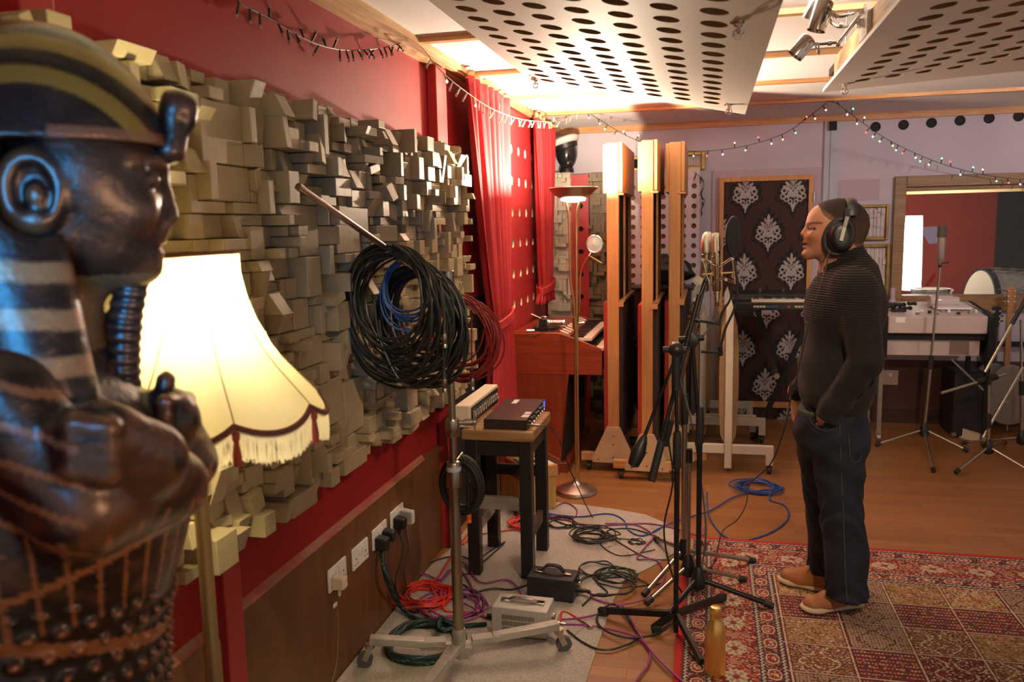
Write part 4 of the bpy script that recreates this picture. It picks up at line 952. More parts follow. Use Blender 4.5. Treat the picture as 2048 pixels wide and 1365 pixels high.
# grey carpet offcut
cp = [(-1.30,1.2),(LWX+.022,1.9),(LWX+.022,3.63),(LWX+.055,3.89),(-1.285,4.30),(-1.24,4.72),(-.95,4.69),(-.70,4.66),(-.50,4.62),(-.33,4.56),(-.22,4.45),(-.135,4.30),(-.115,4.10),(-.20,3.92),(-.36,3.66),(-.39,3.45),(-.405,3.1),(-.415,2.77),(-.43,2.3),(-.45,1.2)]
o = build('grey_carpet', MB().prism([(x,y,.0004) for x, y in cp], (0,0,.0056)), M['carpet'], fix=True); tag(o, 'grey carpet offcut on the floor between the red wall and the rug', 'carpet')
FZ = .006

# ---------------------------------------------------------------- standard lamp with fringed shade
LY = 1.50; LS = LY/1.62
lt, lb = wy(380,510,LY), wy(416,815,LY)
pole0 = wy(403,1020,LY)
t = thing('standard_lamp', 'standard lamp with a cream bell shade and white fringe, lit, beside the statue', 'floor lamp', (pole0.x,LY,0))
ax = (lt-lb); HL = ax.length; ax.normalize(); e1 = V((ax.z,0,-ax.x)).normalized(); e2 = ax.cross(e1)
NS, NR = 96, 22
pr = [(a_, b_*LS) for a_, b_ in [(0,.104),(.14,.104),(.30,.112),(.45,.128),(.60,.152),(.72,.180),(.84,.215),(.93,.242),(1.0,.262)]]
def prof_(q):
    for (a, ra), (b, rb_) in zip(pr, pr[1:]):
        if q <= b: return ra+(rb_-ra)*(q-a)/(b-a)
    return pr[-1][1]
def shp(k, q, dr=0.0, dz=0.0):
    a = 2*PI*k/NS+.32; sc = abs(math.sin(4*a))
    hh = HL*q; drop = .034*LS*(sc**.7)*max(0, (q-.55)/.45)
    r = prof_(q)*(1-.022*(1-sc)*min(1, q*2))+dr
    return lt-ax*(hh+drop+dz)+(e1*math.cos(a)+e2*math.sin(a))*r
sm = bpy.data.materials.new('cream_lampshade_silk'); sm.use_nodes = True; nt = sm.node_tree; nt.nodes.clear()
out = nt.nodes.new('ShaderNodeOutputMaterial'); mxs = nt.nodes.new('ShaderNodeMixShader'); d_ = nt.nodes.new('ShaderNodeBsdfDiffuse'); tr_ = nt.nodes.new('ShaderNodeBsdfTranslucent')
d_.inputs[0].default_value = (.74,.68,.50,1); tr_.inputs[0].default_value = (.92,.82,.56,1); mxs.inputs[0].default_value = .5
nt.links.new(d_.outputs[0], mxs.inputs[1]); nt.links.new(tr_.outputs[0], mxs.inputs[2]); nt.links.new(mxs.outputs[0], out.inputs[0])
M['silk'] = sm
P = [[shp(k, i/NR) for k in range(NS+1)] for i in range(NR+1)]
sh = build('lamp_shade', MB().grid(P), M['silk'], t, smooth=180)
M['braid'] = mat('brown_braid', (.16,.055,.03), .8)
build('braid_trim', MB().tube([shp(k, 1.0) for k in range(NS)], .006, 8, closed=True), M['braid'], sh); build('top_braid', MB().tube([shp(k, 0) for k in range(NS)], .0045, 8, closed=True), M['braid'], sh)
sb = MB()
for s in range(8):
    k = s*NS/8-.32/(2*PI)*NS; sb.tube([shp(k, i/12, .001) for i in range(13)], .0012, 5)
build('seam', sb, mat('gold_shade_seam', (.40,.26,.08), .7), sh)
fg = MB(); rf = random.Random(2)
for k in range(NS*11):
    kk = k/11; a = shp(kk, 1.0, .002); L = .058+rf.uniform(-.006,.006); off = rf.uniform(-.004,.004)
    fg.tube([a-V((0,0,.004)), a+V((off*.3,off*.3,-L*.5)), a+V((off*.4,-off*.4,-L))], .0010, 4, cap=False)
M['fringe'] = M['silk'].copy(); M['fringe'].name = 'white_fringe_thread'
for nd in M['fringe'].node_tree.nodes:
    if nd.type == 'BSDF_DIFFUSE': nd.inputs[0].default_value = (.92,.88,.78,1)
    if nd.type == 'BSDF_TRANSLUCENT': nd.inputs[0].default_value = (.98,.95,.88,1)
    if nd.type == 'MIX_SHADER': nd.inputs[0].default_value = .85
o = build('fringe', fg, M['fringe'], sh); o['kind'] = 'stuff'
for s in range(8):
    k = s*NS/8-.32/(2*PI)*NS; a = shp(k, 1.0, .006)
    build('tassel', MB().lathe(a-V((0,0,.078)), [(.008,0),(.0085,.02),(.005,.046),(.0075,.052),(.0075,.062),(.003,.068)], 12), mat('rust_red_tassel', (.36,.07,.035), .8) if s == 0 else bpy.data.materials['rust_red_tassel'], sh)
zp0 = lb.z-.05
build('pole', MB().tube([(pole0.x,LY,.05),(pole0.x,LY,.75),(pole0.x,LY,.76),(pole0.x-.0,LY,zp0),(lt.x+.02,LY,lt.z-.16)], [.0195,.0185,.0160,.0155,.012], 20), mat('brass_lamp_pole', (.36,.25,.12), .35, .7), t)
build('base', MB().lathe((pole0.x,LY,0), [(.13,0),(.135,.012),(.12,.03),(.05,.045),(.022,.06)], 40), M['oldoak'], t)
bc = lt-ax*(HL*.36)
build('bulb', MB().ball(bc, .030, 16, (1,1,1.25)), mat('lit_bulb', (1,1,1), .3, emis=(1,.80,.45), estr=4), t)
lamp('standard_lamp_light', bc, 80.0, (1.0,.84,.44), .034)

# ---------------------------------------------------------------- wall sockets and plugs
DXW = LWX+.018
labs = ['white double wall socket with a cream plug, nearest the statue', 'empty white double wall socket on the brown dado', 'white double wall socket holding two black plugs', 'white double wall socket with a white adaptor, farthest from the statue']
spots = []
for (x, y), lb_ in zip(((671.5,1149),(717.5,1108),(756.5,1070),(791.5,1034)), labs):
    p = wx(x, y, DXW); spots.append(p)
    t = thing('wall_socket', lb_, 'socket', (DXW+.004,p.y,p.z-.043), 'double sockets on the brown dado')
    build('plate', MB().box((DXW+.0006,p.y-.073,p.z-.043),(DXW+.010,p.y+.073,p.z+.043)), M['white'], t, bev=.003)
    for s in (-1,1):
        build('switch', MB().box((DXW+.010,p.y+s*.014-.007,p.z+.004),(DXW+.0145,p.y+s*.014+.007,p.z+.028)), M['white'], t, bev=.002)
        h = MB()
        for dy, dz, w_, h_ in ((0,-.004,.003,.009),(-.011,-.024,.006,.003),(.011,-.024,.006,.003)): h.box((DXW+.0101,p.y+s*.045+dy-w_,p.z+dz-h_/2),(DXW+.0104,p.y+s*.045+dy+w_,p.z+dz+h_/2))
        build('pin_holes', h, M['dark'], t)
M['jet'] = mat('black_cable_rubber', (.013,.013,.013), .45)
def plug(name, label, cat, p, mt, path, r, cmat, sz=(.045,.024,.026), group=None, cname='lead'):
    t = thing(name, label, cat, tuple(p), group)
    build('plug_body', MB().hexa([(p.x,p.y-sz[1],p.z-sz[2]),(p.x,p.y+sz[1],p.z-sz[2]),(p.x,p.y+sz[1],p.z+sz[2]),(p.x,p.y-sz[1],p.z+sz[2])],[(p.x+sz[0],p.y-sz[1]*.8,p.z-sz[2]*.9),(p.x+sz[0],p.y+sz[1]*.8,p.z-sz[2]*.9),(p.x+sz[0],p.y+sz[1]*.8,p.z+sz[2]*.75),(p.x+sz[0],p.y-sz[1]*.8,p.z+sz[2]*.75)]).tube([(p.x+.018,p.y,p.z-sz[2]*.9),(p.x+.018,p.y,p.z-sz[2]-.03)], [.008,.0055], 10), mt, t, bev=.005, fix=True)
    if path: build(cname, MB().tube(spl([(p.x+.018,p.y,p.z-sz[2]-.02)]+path, 8), r, 8), cmat, t)
    return t
def fp(x, y, z=.010): return fl(x, y, z)
def onw(x, y, d=.03): return wx(x, y, DXW+d)
p = spots[0]; s0 = V((DXW+.0105,p.y-.036,p.z-.012))
t = plug('power_lead', 'cream plug with a thin lead trailing down the brown dado', 'power lead', s0, M['cream'], [onw(675,1205,.012), onw(676,1250,.010), onw(674,1320,.010), onw(664,1365,.012), onw(655,1400,.012)], .0022, mat('beige_flex', (.20,.15,.09), .5))
q = onw(670,1210,.010); build('tag', MB().box((q.x,q.y-.018,q.z-.008),(q.x+.004,q.y+.012,q.z+.008)), M['white'], t, bev=.002)
p = spots[2]; s2 = V((DXW+.0105,p.y-.040,p.z-.018)); s3 = V((DXW+.0105,p.y+.032,p.z-.012))
M['braidgreen'] = vcol('green_flecked_braid', .55)
def braided(name, pts, r, parent, n=14):
    """cable mesh with a woven green fleck stored per vertex"""
    mb = MB().tube(pts, r, n); o = build(name, mb, M['braidgreen'], parent)
    me = o.data; at = me.color_attributes.new('Col', 'FLOAT_COLOR', 'CORNER'); cc = []
    for pg in me.polygons:
        f = pg.index; ring, k = f//n, f % n
        c = (.04,.22,.14,1) if (k+ring//3) % 7 == 0 and ring % 3 < 2 else (.005,.018,.017,1)
        cc += list(c)*pg.loop_total
    at.data.foreach_set('color', cc); return o
def dense(pts, step=.0042):
    out = []
    for a, b in zip(pts, pts[1:]):
        L = (b-a).length; m_ = max(1, int(L/step))
        out += [a+(b-a)*i/m_ for i in range(m_)]
    return out+[pts[-1]]
t = plug('braided_power_cable', 'thick dark green braided power cable coiled on the carpet', 'cable', s2, M['jet'], None, .0, M['jet'], (.05,.026,.028))
g0 = s2+V((.018,0,-.045))
c0 = fp(800,1290,.016); c1 = fp(925,1290,.016)
loop = []
cx, cy = (c0.x+c1.x)/2-.03, (c0.y+c1.y)/2
for k in range(64):
    a = PI*.75+2*PI*k/22; rx = .135+.018*math.sin(k*.37); ry = .165+.02*math.cos(k*.29)
    loop.append(V((cx+rx*math.cos(a)+.012*math.sin(k*.2), cy+ry*math.sin(a), .016+.009*(k//22)+.004*math.sin(k))))
path = spl([g0, onw(765,1115,.05), onw(774,1160,.07), fp(800,1212,.05), fp(835,1240,.02), fp(880,1252,.016)], 8)+spl(loop, 5)+spl([loop[-1], fp(880,1262,.03), fp(930,1253,.03), fp(972,1250,.045)], 8)[1:]
braided('braided_lead', dense(path), .0105, t)
PSX = (-.838,-.606,3.03,3.165)
build('inlet_plug', MB().cyl((PSX[0]-.035,3.085,.058),(PSX[0]-.002,3.085,.058),.012,.015), M['jet'], t)
plug('power_lead', 'black plug with a thin black lead, beside the green braided plug', 'power lead', s3, M['jet'], [onw(777,1105,.03), onw(778,1140,.04), onw(790,1180,.06), fp(800,1205), fp(825,1225), fp(860,1215,.02)], .0035, M['jet'], (.05,.024,.026))
p = spots[3]; s4 = V((DXW+.0105,p.y-.036,p.z-.012)); s5 = V((DXW+.0105,p.y+.034,p.z-.008))
plug('power_lead', 'black plug whose lead loops down from the farthest socket', 'power lead', s4, M['jet'], [onw(806,1095,.05), onw(803,1120,.06), onw(793,1150,.06), onw(792,1180,.06), fp(802,1200)], .004, M['jet'], (.05,.024,.026))
plug('power_adaptor', 'white adaptor with a thin black lead in the farthest socket', 'adaptor', s5, M['white'], [onw(812,1065,.05), onw(816,1100,.05), onw(809,1150,.06), fp(820,1183), fp(850,1165)], .0025, M['jet'], (.06,.022,.034))

# ---------------------------------------------------------------- power supplies on the carpet
M['silverbox'] = mat('silver_hammered_paint', (.50,.49,.46), .38, .35, noise=.05, scale=60)
def psu(label, x0, x1, y0, y1, h, mt, hm, yaw, vent):
    cx, cy = (x0+x1)/2, (y0+y1)/2; R_ = Matrix.Translation((cx,cy,FZ)) @ Matrix.Rotation(yaw, 4, 'Z'); a, b = (x1-x0)/2, (y1-y0)/2
    t = thing('power_supply', label, 'audio equipment', (cx,cy,FZ))
    build('case', MB().box((-a,-b,.006),(a,b,h), R_), mt, t, bev=.004)
    ft = MB()
    for sx in (-1,1):
        for sy in (-1,1): ft.cyl(R_@V((sx*a*.85,sy*b*.75,0)),R_@V((sx*a*.85,sy*b*.75,.0058)),.010)
    build('feet', ft, M['rubber'], t)
    if vent:
        v = MB()
        for r_ in range(3):
            for k in range(24): v.box((-a*.62+k*.0057,-b-.0006,.022+r_*.026),(-a*.62+k*.0057+.0026,-b,.042+r_*.026), R_)
        build('vent_slots', v, M['dark'], t)
    else:
        build('vent_slots', MB().box((-a*.65,-b-.0006,h*.72),(a*.65,-b,h*.75), R_).box((-a*.65,-b-.0006,h*.64),(a*.65,-b,h*.67), R_), M['dark'], t)
    hp = [V((-a*.62,-.0,h)),V((-a*.5,0,h+.006)),V((-a*.25,0,h+(.016 if vent else .034))),V((a*.25,0,h+(.016 if vent else .034))),V((a*.5,0,h+.006)),V((a*.62,0,h))]
    hs = spl(hp, 5); q = MB()
    for p_, q_ in zip(hs, hs[1:]): q.bar(R_@p_, R_@q_, .024, .007)
    build('handle', q, hm, t, smooth=60)
    for sx in (-1,1): build('handle_cap', MB().box((sx*a*.62-.020,-.015,h),(sx*a*.62+.020,.015,h+.009), R_), M['chrome'], t, bev=.003)
    build('connector', MB().cyl(R_@V((a,-b*.3,h*.45)),R_@V((a+.03,-b*.3,h*.45)),.012).cyl(R_@V((a+.03,-b*.3,h*.45)),R_@V((a+.065,-b*.3,h*.45)),.010,.006), M['chrome'] if vent else M['jet'], t)
    build('connector', MB().cyl(R_@V((a,b*.4,h*.5)),R_@V((a+.012,b*.4,h*.5)),.014), M['steel'], t)
    if not vent: build('switch', MB().box((a,-b*.1,h*.72),(a+.012,b*.3,h*.88), R_), M['jet'], t, bev=.003)
    return R_@V((a+.065,-b*.3,h*.45)), R_@V((-a,0,h*.4))
o1, i1 = psu('silver power supply box with slotted vents and a strap handle', *PSX, .122, M['silverbox'], M['steel'], -.03, True)
o2, i2 = psu('black power supply box with a black handle, next to a stool leg', -.766, -.553, 3.375, 3.50, .105, mat('black_crackle_paint', (.016,.016,.017), .5, bump=.1), M['jet'], -.06, False)

# ---------------------------------------------------------------- gold bottle
p = fl(1430,1349,.01); t = thing('water_bottle', 'tall gold metal water bottle standing on the rug edge', 'bottle', (p.x,p.y,.0105))
build('body', MB().lathe((p.x,p.y,.0105), [(.030,0),(.0345,.003),(.036,.012),(.036,.150),(.0345,.165),(.029,.190),(.0225,.208),(.0195,.220),(.0195,.226)], 48), M['gold'], t, smooth=50)
build('cap', MB().lathe((p.x,p.y,.2375), [(.0205,0),(.0212,.002),(.0208,.030),(.019,.034),(.012,.036)], 40), M['gold'], t, smooth=40)
# ---------------------------------------------------------------- rolling cable stand with hanging coils
PX, PY = -.905, 2.80
t = thing('cable_stand', 'wheeled steel stand with a sloping boom hung with cable coils', 'stand', (PX,PY,FZ)); ST = t
M['alu'] = mat('scuffed_aluminium_paint', (.56,.54,.49), .42, .45, noise=.35, scale=12)
build('pole', MB().tube([(PX,PY,.06),(PX,PY,.60),(PX,PY,.61),(PX,PY,.70)], [.0205,.0205,.019,.019], 24), M['bronze'], t)
build('upper_pole', MB().tube([(PX,PY,.70),(PX,PY,.93),(PX,PY,1.50)], [.0135,.0135,.0125], 20), M['bronze'], t)
build('collar', MB().lathe((PX,PY,.70), [(.021,0),(.027,.004),(.027,.095),(.024,.10),(.014,.104)], 28), M['bronze'], t)
build('collar', MB().lathe((PX,PY,.895), [(.024,0),(.026,.004),(.026,.062),(.024,.066),(.014,.068)], 28), M['bronze'], t)
kx = V((.93,.30,0)).normalized()
build('tee_knob', MB().cyl(V((PX,PY,.945))+kx*.024, V((PX,PY,.945))+kx*.075, .009).cyl(V((PX,PY,.945))+kx*.045, V((PX,PY,.945))+kx*.075, .0125).lathe(V((PX,PY,.945))+kx*.075, [(.010,0),(.014,.002),(.014,.012),(.010,.014)], 16, kx).bar(V((PX,PY,.918))+kx*.082, V((PX,PY,.975))+kx*.082, .016, .009, kx), M['bronze'], t)
build('label', MB().lathe((PX,PY,.765), [(.0274,0),(.0274,.018)], 28, cap=False), mat('blue_white_sticker', (.35,.36,.52), .5), t)
build('hub', MB().lathe((PX,PY,.035), [(.024,0),(.027,.004),(.027,.10),(.024,.112)], 28).box((PX-.06,PY-.01,.05),(PX+.06,PY+.012,.075)), M['alu'], t)
ends = [fl(742,1334,FZ), fl(1118,1303,FZ), V((PX-.02,PY-.50,FZ))]
for k, e in enumerate(ends):
    d = (e-V((PX,PY,FZ))); d.z = 0; d.normalize(); a = V((PX,PY,.095))+d*.03; b = V((e.x,e.y,.115))-d*.0
    build('arm', MB().bar(V((PX,PY,.075))+d*.02, a+d*.12+V((0,0,-.008)), .028, .028).bar(a+d*.10, b, .038, .030), M['alu'], t, bev=.003)
    s = V((-d.y,d.x,0)); c = b+d*.0; c.z = FZ+.030; off = d*.022 if k != 1 else d*.02
    w = build('castor', MB().cyl(c+off-s*.011, c+off+s*.011, .030, n=24), mat('grey_rubber_tyre', (.09,.09,.085), .5) if k == 0 else bpy.data.materials['grey_rubber_tyre'], t)
    build('castor_fork', MB().lathe(b+V((0,0,-.034)), [(.017,0),(.019,.006),(.019,.018)], 20).bar(b+V((0,0,-.03))+s*.015, c+off+s*.015, .006, .022).bar(b+V((0,0,-.03))-s*.015, c+off-s*.015, .006, .022), M['steel'], w)
    build('hinge_plate', MB().bar(a+d*.02+V((0,0,.0)), a+d*.125, .046, .020), M['alu'], t)
tip = wy(596,373,2.16); mid = wy(806,520,2.66); bdir = (mid-tip).normalized(); end = tip+bdir*1.12
build('boom', MB().tube([tip, tip+bdir*.02, tip+bdir*.021, mid-bdir*.04, mid-bdir*.039, mid+bdir*.02, mid+bdir*.021, end], [.0115,.0115,.0098,.0098,.0135,.0135,.012,.012], 18), mat('polished_boom_steel', (.58,.48,.44), .18, 1), t)
build('boom_ring', MB().tube([mid-bdir*.03, mid-bdir*.012], .0150, 18), M['brass'], t)
hc = tip+bdir*((PY-tip.y)/bdir.y)
build('boom_clamp', MB().lathe((PX,PY,1.44), [(.02,0),(.024,.004),(.024,.06),(.02,.064)], 24).bar(hc-V((0,0,.06)), hc+V((0,0,.02)), .03, .04), M['bronze'], t)

hx = V((bdir.x,bdir.y,0)).normalized(); hs = V((hx.y,-hx.x,0))
def bcoil(y, n, r0, r1, spread, cr, seed, sag=1.12, cz=0):
    """loops of one coil hung over the boom near depth y"""
    r_ = random.Random(seed); q = MB(); base = tip+bdir*((y-tip.y)/bdir.y); pts = []
    for k in range(n):
        R1 = r_.uniform(r0, r1); off = r_.uniform(-spread, spread); tw = r_.uniform(-.13,.13); tl = r_.uniform(-.10,.10); ph = r_.random()*6.28
        top = base+hx*off+V((0,0,bdir.z/math.hypot(bdir.x,bdir.y)*off))+V((0,0,.012+cr+cz-r_.uniform(0,.03)))
        c = top-V((0,0,R1*sag)); m_ = 36
        for i in range(m_):
            a = 2*PI*i/m_+PI/2
            sx = R1*math.cos(a)*(1+.05*math.sin(2*a+ph)); sz = R1*sag*math.sin(a)*(1+.03*math.sin(3*a+ph))
            pts.append(c+hs*sx+V((0,0,sz))+hx*(tw*sx+tl*(sz-R1*sag)*.5+.012*math.sin(a*2+ph)))
    return pts
def coilobj(name, label, pts, r, mt, group=None, ends_=()):
    t = thing(name, label, 'cable', tuple(pts[0]), group)
    build('loops', MB().tube(pts, r, 7), mt, t)
    return t
def xlr(p, d, t, mt1, r=.0095, female=False):
    p = V(p); d = V(d).normalized()
    x = build('plug', MB().tube([p, p+d*.034], [.004,.0088], 14), M['jet'], t)
    build('plug_shell', MB().lathe(p+d*.034, [(r*.95,0),(r,.002),(r,.030),(r*.92,.031),(r*.92,.034),(r,.035),(r,.046),(r*.8,.0465)], 18, d), mt1, x)
M['wire1'] = mat('olive_black_cable', (.018,.017,.011), .38); M['wire2'] = mat('black_cable', (.011,.011,.011), .5)
M['wblue'] = mat('blue_cable', (.022,.075,.22), .45); M['wred'] = mat('dark_red_cable', (.20,.012,.012), .42)
M['wscarlet'] = mat('scarlet_cable', (.62,.035,.020), .45); M['wpurple'] = mat('purple_cable', (.26,.045,.20), .45); M['wgreen'] = mat('dark_green_cable', (.014,.024,.016), .45)
M['wcobalt'] = mat('cobalt_cable', (.022,.07,.30), .45)
t = coilobj('cable_coil', 'thick black cable coil hanging at the front of the boom', bcoil(2.60, 26, .135, .205, .035, .0045, 21), .0044, M['wire1'], 'coils hanging on the cable stand')
b0 = tip+bdir*((2.60-tip.y)/bdir.y)
def P_(x, y, Y): return wy(x, y, Y)
build('hanging_loop', MB().tube(spl([P_(758,640,2.58), P_(768,700,2.58), P_(800,745,2.58), P_(850,740,2.58), P_(890,700,2.58)], 8), .0042, 7).tube(spl([P_(748,600,2.57), P_(760,680,2.57), P_(800,762,2.57), P_(840,776,2.57), P_(880,750,2.57), P_(893,700,2.57)], 8), .0042, 7), M['wire1'], t)
build('tail', MB().tube(spl([P_(880,560,2.56), P_(887,620,2.56), P_(888,658,2.56)], 6), .004, 7).tube(spl([P_(886,690,2.57), P_(888,740,2.57)], 4), .004, 7), M['wire1'], t)
xlr(P_(888,648,2.555), (0,0,-1), t, M['bronze']); xlr(P_(888,738,2.565), (0,0,-1), t, M['bronze'])
t = coilobj('cable_coil', 'dense black cable coil pushed against the pole of the stand', bcoil(2.755, 24, .12, .19, .03, .0045, 22), .0046, M['wire2'], 'coils hanging on the cable stand')
t = coilobj('cable_coil', 'small blue cable coil inside the black coils', bcoil(2.68, 7, .075, .11, .012, .004, 23), .0036, M['wblue'], 'coils hanging on the cable stand')
t = coilobj('cable_coil', 'dark red cable coil at the far end of the boom', bcoil(3.02, 16, .12, .165, .045, .0042, 24, 1.0), .0036, M['wred'], 'coils hanging on the cable stand')
build('tail', MB().tube(spl([P_(944,620,3.0), P_(943,680,3.0), P_(944,742,3.0)], 6), .0036, 7), M['wred'], t)
xlr(P_(944,740,3.0), (0,0,-1), t, M['steel'])
# coil on the lower collar
kc = V((PX+.004,PY+.075,.685)); pts = []; r_ = random.Random(5)
for k in range(15):
    R1 = r_.uniform(.072,.102); off = r_.uniform(-.022,.022); tw = r_.uniform(-.2,.2)
    for i in range(30):
        a = 2*PI*i/30+PI/2; pts.append(V((kc.x+.9*R1*math.cos(a), kc.y+off+tw*R1*math.cos(a)*.3-.2*R1*math.cos(a), kc.z+R1*1.12*math.sin(a))))
t = coilobj('cable_coil', 'black cable coil hooked low on the stand pole behind the collar', pts, .0052, M['wire2'], 'coils hanging on the cable stand')
build('hook', MB().cyl((PX,PY+.018,.79),(PX,PY+.11,.80),.006), M['bronze'], t)
build('tail', MB().tube(spl([kc+V((.06,0,-.05)), P_(937,960,2.86), P_(937,1008,2.86)], 6), .0045, 7), M['wire2'], t)
xlr(P_(937,1005,2.86), (0,0,-1), t, mat('orange_plug_sleeve', (.65,.10,.03), .5))

# ---------------------------------------------------------------- microphone stands round the singer
M['legsteel'] = mat('satin_nickel_tube', (.46,.42,.35), .3, 1)
def tripod(t, hub, feet, tm, r=.0095, zh=.12, flat=True):
    for f in feet:
        f = V(f); d = (f-hub); d.z = 0; d.normalize(); a = V((hub.x,hub.y,zh))+d*.02; b = V((f.x,f.y,.020))
        l = build('leg', MB().tube([a, b], r, 14), tm, t)
        dd = (b-a).normalized(); build('rubber_foot', MB().tube([b-dd*.035, b-dd*.03, b+dd*.004], [.0125,.0145,.0145], 14), M['rubber'], l)
    build('hub', MB().lathe((hub.x,hub.y,zh-.045), [(.016,0),(.030,.01),(.034,.035),(.028,.065),(.016,.10),(.013,.105)], 24), M['black'], t)
# (a) black flat-legged stand at the front
h = fl(1352,1232,.09); h = V((h.x,h.y,0))
t = thing('microphone_stand', 'black boom stand with flat legs, nearest the gold bottle', 'stand', (h.x,h.y,0), 'microphone stands beside the singer')
for q in ((1200,1225),(1448,1197),(1403,1330),(1305,1262)):
    f = fl(*q,.018); d = V((f.x-h.x,f.y-h.y,0)).normalized()
    l = build('leg', MB().bar((h.x+d.x*.012,h.y+d.y*.012,.095),(f.x,f.y,.026),.019,.028), M['blackmetal'], t, bev=.003)
    if q[0] != 1403: build('rubber_foot', MB().bar((f.x-d.x*.035,f.y-d.y*.035,.028),(f.x+d.x*.005,f.y+d.y*.005,.020),.026,.036), M['rubber'], l, bev=.005)
pt = wy(1352,765,h.y)
build('pole', MB().tube([(h.x,h.y,.02),(h.x,h.y,.85)], .0105, 16), M['blackmetal'], t)
build('upper_pole', MB().tube([(h.x,h.y,.80),(pt.x,h.y,pt.z)], .0078, 14), M['blackmetal'], t)
build('pole_grip', MB().lathe((h.x,h.y,.70), [(.014,0),(.017,.01),(.017,.12),(.013,.15)], 20), M['rubber'], t)
build('boom_clamp', MB().ball(wy(1352,700,h.y), .030, 16).cyl(wy(1352,700,h.y), (pt.x,h.y,pt.z-.03), .017).cyl(wy(1352,700,h.y)+V((-.05,0,0)), wy(1352,700,h.y)+V((.04,0,0)), .012), M['black'], t)
A0, A1 = wy(1303,962,h.y-.02), wy(1398,590,h.y+.12)
build('boom', MB().tube([A0, A1], .0085, 14), M['blackmetal'], t)
d = (A1-A0).normalized(); build('boom_grip', MB().tube([A0-d*.002, A0+d*.16], .0155, 16), M['rubber'], t)
# (b) second black stand on the rug
h2 = fl(1396,1195,.03); h2 = V((h2.x,h2.y,0))
t = thing('microphone_stand', 'black round-based boom stand standing on the rug corner', 'stand', (h2.x,h2.y,.01), 'microphone stands beside the singer')
tripod(t, h2, [fl(1545,1210,.025), fl(1420,1140,.02), fl(1330,1235,.02)], M['blackmetal'], .011, .11)
p2 = wy(1384,680,h2.y)
build('pole', MB().tube([(h2.x,h2.y,.10),(h2.x,h2.y,.80)], .0115, 16), M['blackmetal'], t)
build('upper_pole', MB().tube([(h2.x,h2.y,.76),(p2.x,p2.y,p2.z)], .0085, 14), M['blackmetal'], t)
build('pole_grip', MB().lathe((h2.x,h2.y,.72), [(.014,0),(.0175,.01),(.0175,.13),(.013,.16)], 20), M['rubber'], t)
build('boom_clamp', MB().ball(p2, .032, 16).cyl(p2+V((-.055,0,.0)), p2+V((.05,0,.01)), .013).lathe(p2+V((0,-.03,0)), [(.026,0),(.028,.004),(.028,.02),(.01,.024)], 18, (0,-1,0)), M['black'], t)
B0, B1 = wy(1270,922,h2.y-.10), wy(1420,540,h2.y+.10)
d = (B1-B0).normalized()
build('boom', MB().tube([B0+d*.10, B1], .0075, 12), M['blackmetal'], t)
build('counterweight', MB().tube([B0-d*.03, B0-d*.02, B0+d*.04, B0+d*.10, B0+d*.115], [.006,.024,.032,.016,.009], 20), M['black'], t)
# (c) silver stand behind them
h3 = fl(1367,1135,.05); h3 = V((h3.x,h3.y,0))
t = thing('microphone_stand', 'silver tripod stand behind the two black ones at the rug corner', 'stand', (h3.x,h3.y,.01), 'microphone stands beside the singer')
tripod(t, h3, [fl(1288,1190,.02), fl(1508,1122,.02), fl(1312,1078,.02)], M['legsteel'], .0105, .13)
p3 = wy(1367,690,h3.y)
build('pole', MB().tube([(h3.x,h3.y,.12),(h3.x,h3.y,.80)], .0125, 18), M['legsteel'], t)
build('upper_pole', MB().tube([(h3.x,h3.y,.80),(p3.x,p3.y,p3.z)], .0085, 14), M['legsteel'], t)
build('pole_grip', MB().lathe((h3.x,h3.y,.74), [(.014,0),(.0165,.01),(.0165,.12),(.013,.14)], 20), M['rubber'], t)
build('boom_clamp', MB().ball(p3, .026, 16).cyl(p3+V((-.05,-.01,0)), p3+V((.045,-.01,0)), .014), M['bronze'], t)
S0, S1 = wy(1334,880,h3.y-.06), wy(1408,575,h3.y-.15)
d = (S1-S0).normalized(); build('boom', MB().tube([S0, S1], .007, 12), M['legsteel'], t); build('boom_grip', MB().tube([S0-d*.03, S0+d*.10], .0125, 14), M['rubber'], t)
# (d) a lower silver tripod beside it: second set of legs in the photo
h4 = fl(1392,1165,.05); h4 = V((h4.x-.035,h4.y+.02,0))
t = thing('microphone_stand', 'short silver tripod tucked between the black stands', 'stand', (h4.x,h4.y,.01), 'microphone stands beside the singer')
tripod(t, h4, [fl(1490,1160,.02), fl(1288,1186,.02)+V((.02,-.10,0)), fl(1400,1085,.02)], M['legsteel'], .009, .11)
build('pole', MB().tube([(h4.x,h4.y,.10),(h4.x,h4.y,.62)], .009, 14), M['legsteel'], t)
build('top_clamp', MB().cyl((h4.x,h4.y,.60),(h4.x,h4.y,.66),.014), M['black'], t)

# ---------------------------------------------------------------- microphones, shock mount, pop filter
MY = 3.56
def mp(x, y, Y=MY): return wy(x, y, Y)
M['goldchrome'] = mat('polished_warm_nickel', (.80,.66,.46), .10, 1)
M['mesh'] = mat('wire_mesh_grille', (.74,.68,.56), .26, 1, bump=.35, bscale=700)
a, b = mp(1434,613), mp(1432,466); up = (b-a).normalized(); L = (b-a).length; r = .0185
t = thing('studio_microphone', 'polished chrome studio microphone in a wire cradle, facing the singer', 'microphone', tuple(a))
build('body', MB().lathe(a+up*L*.22, [(r*.6,-.004),(r*.95,0),(r,.003),(r,L*.50),(r*1.02,L*.505),(r*1.02,L*.525),(r*.97,L*.53)], 36, up), M['goldchrome'], t, smooth=35)
build('grille', MB().lathe(a+up*L*.75, [(r*.96,0),(r*1.0,.004),(r*1.0,L*.17),(r*.93,L*.215),(r*.7,L*.245),(r*.25,L*.25)], 32, up), M['mesh'], t, smooth=50)
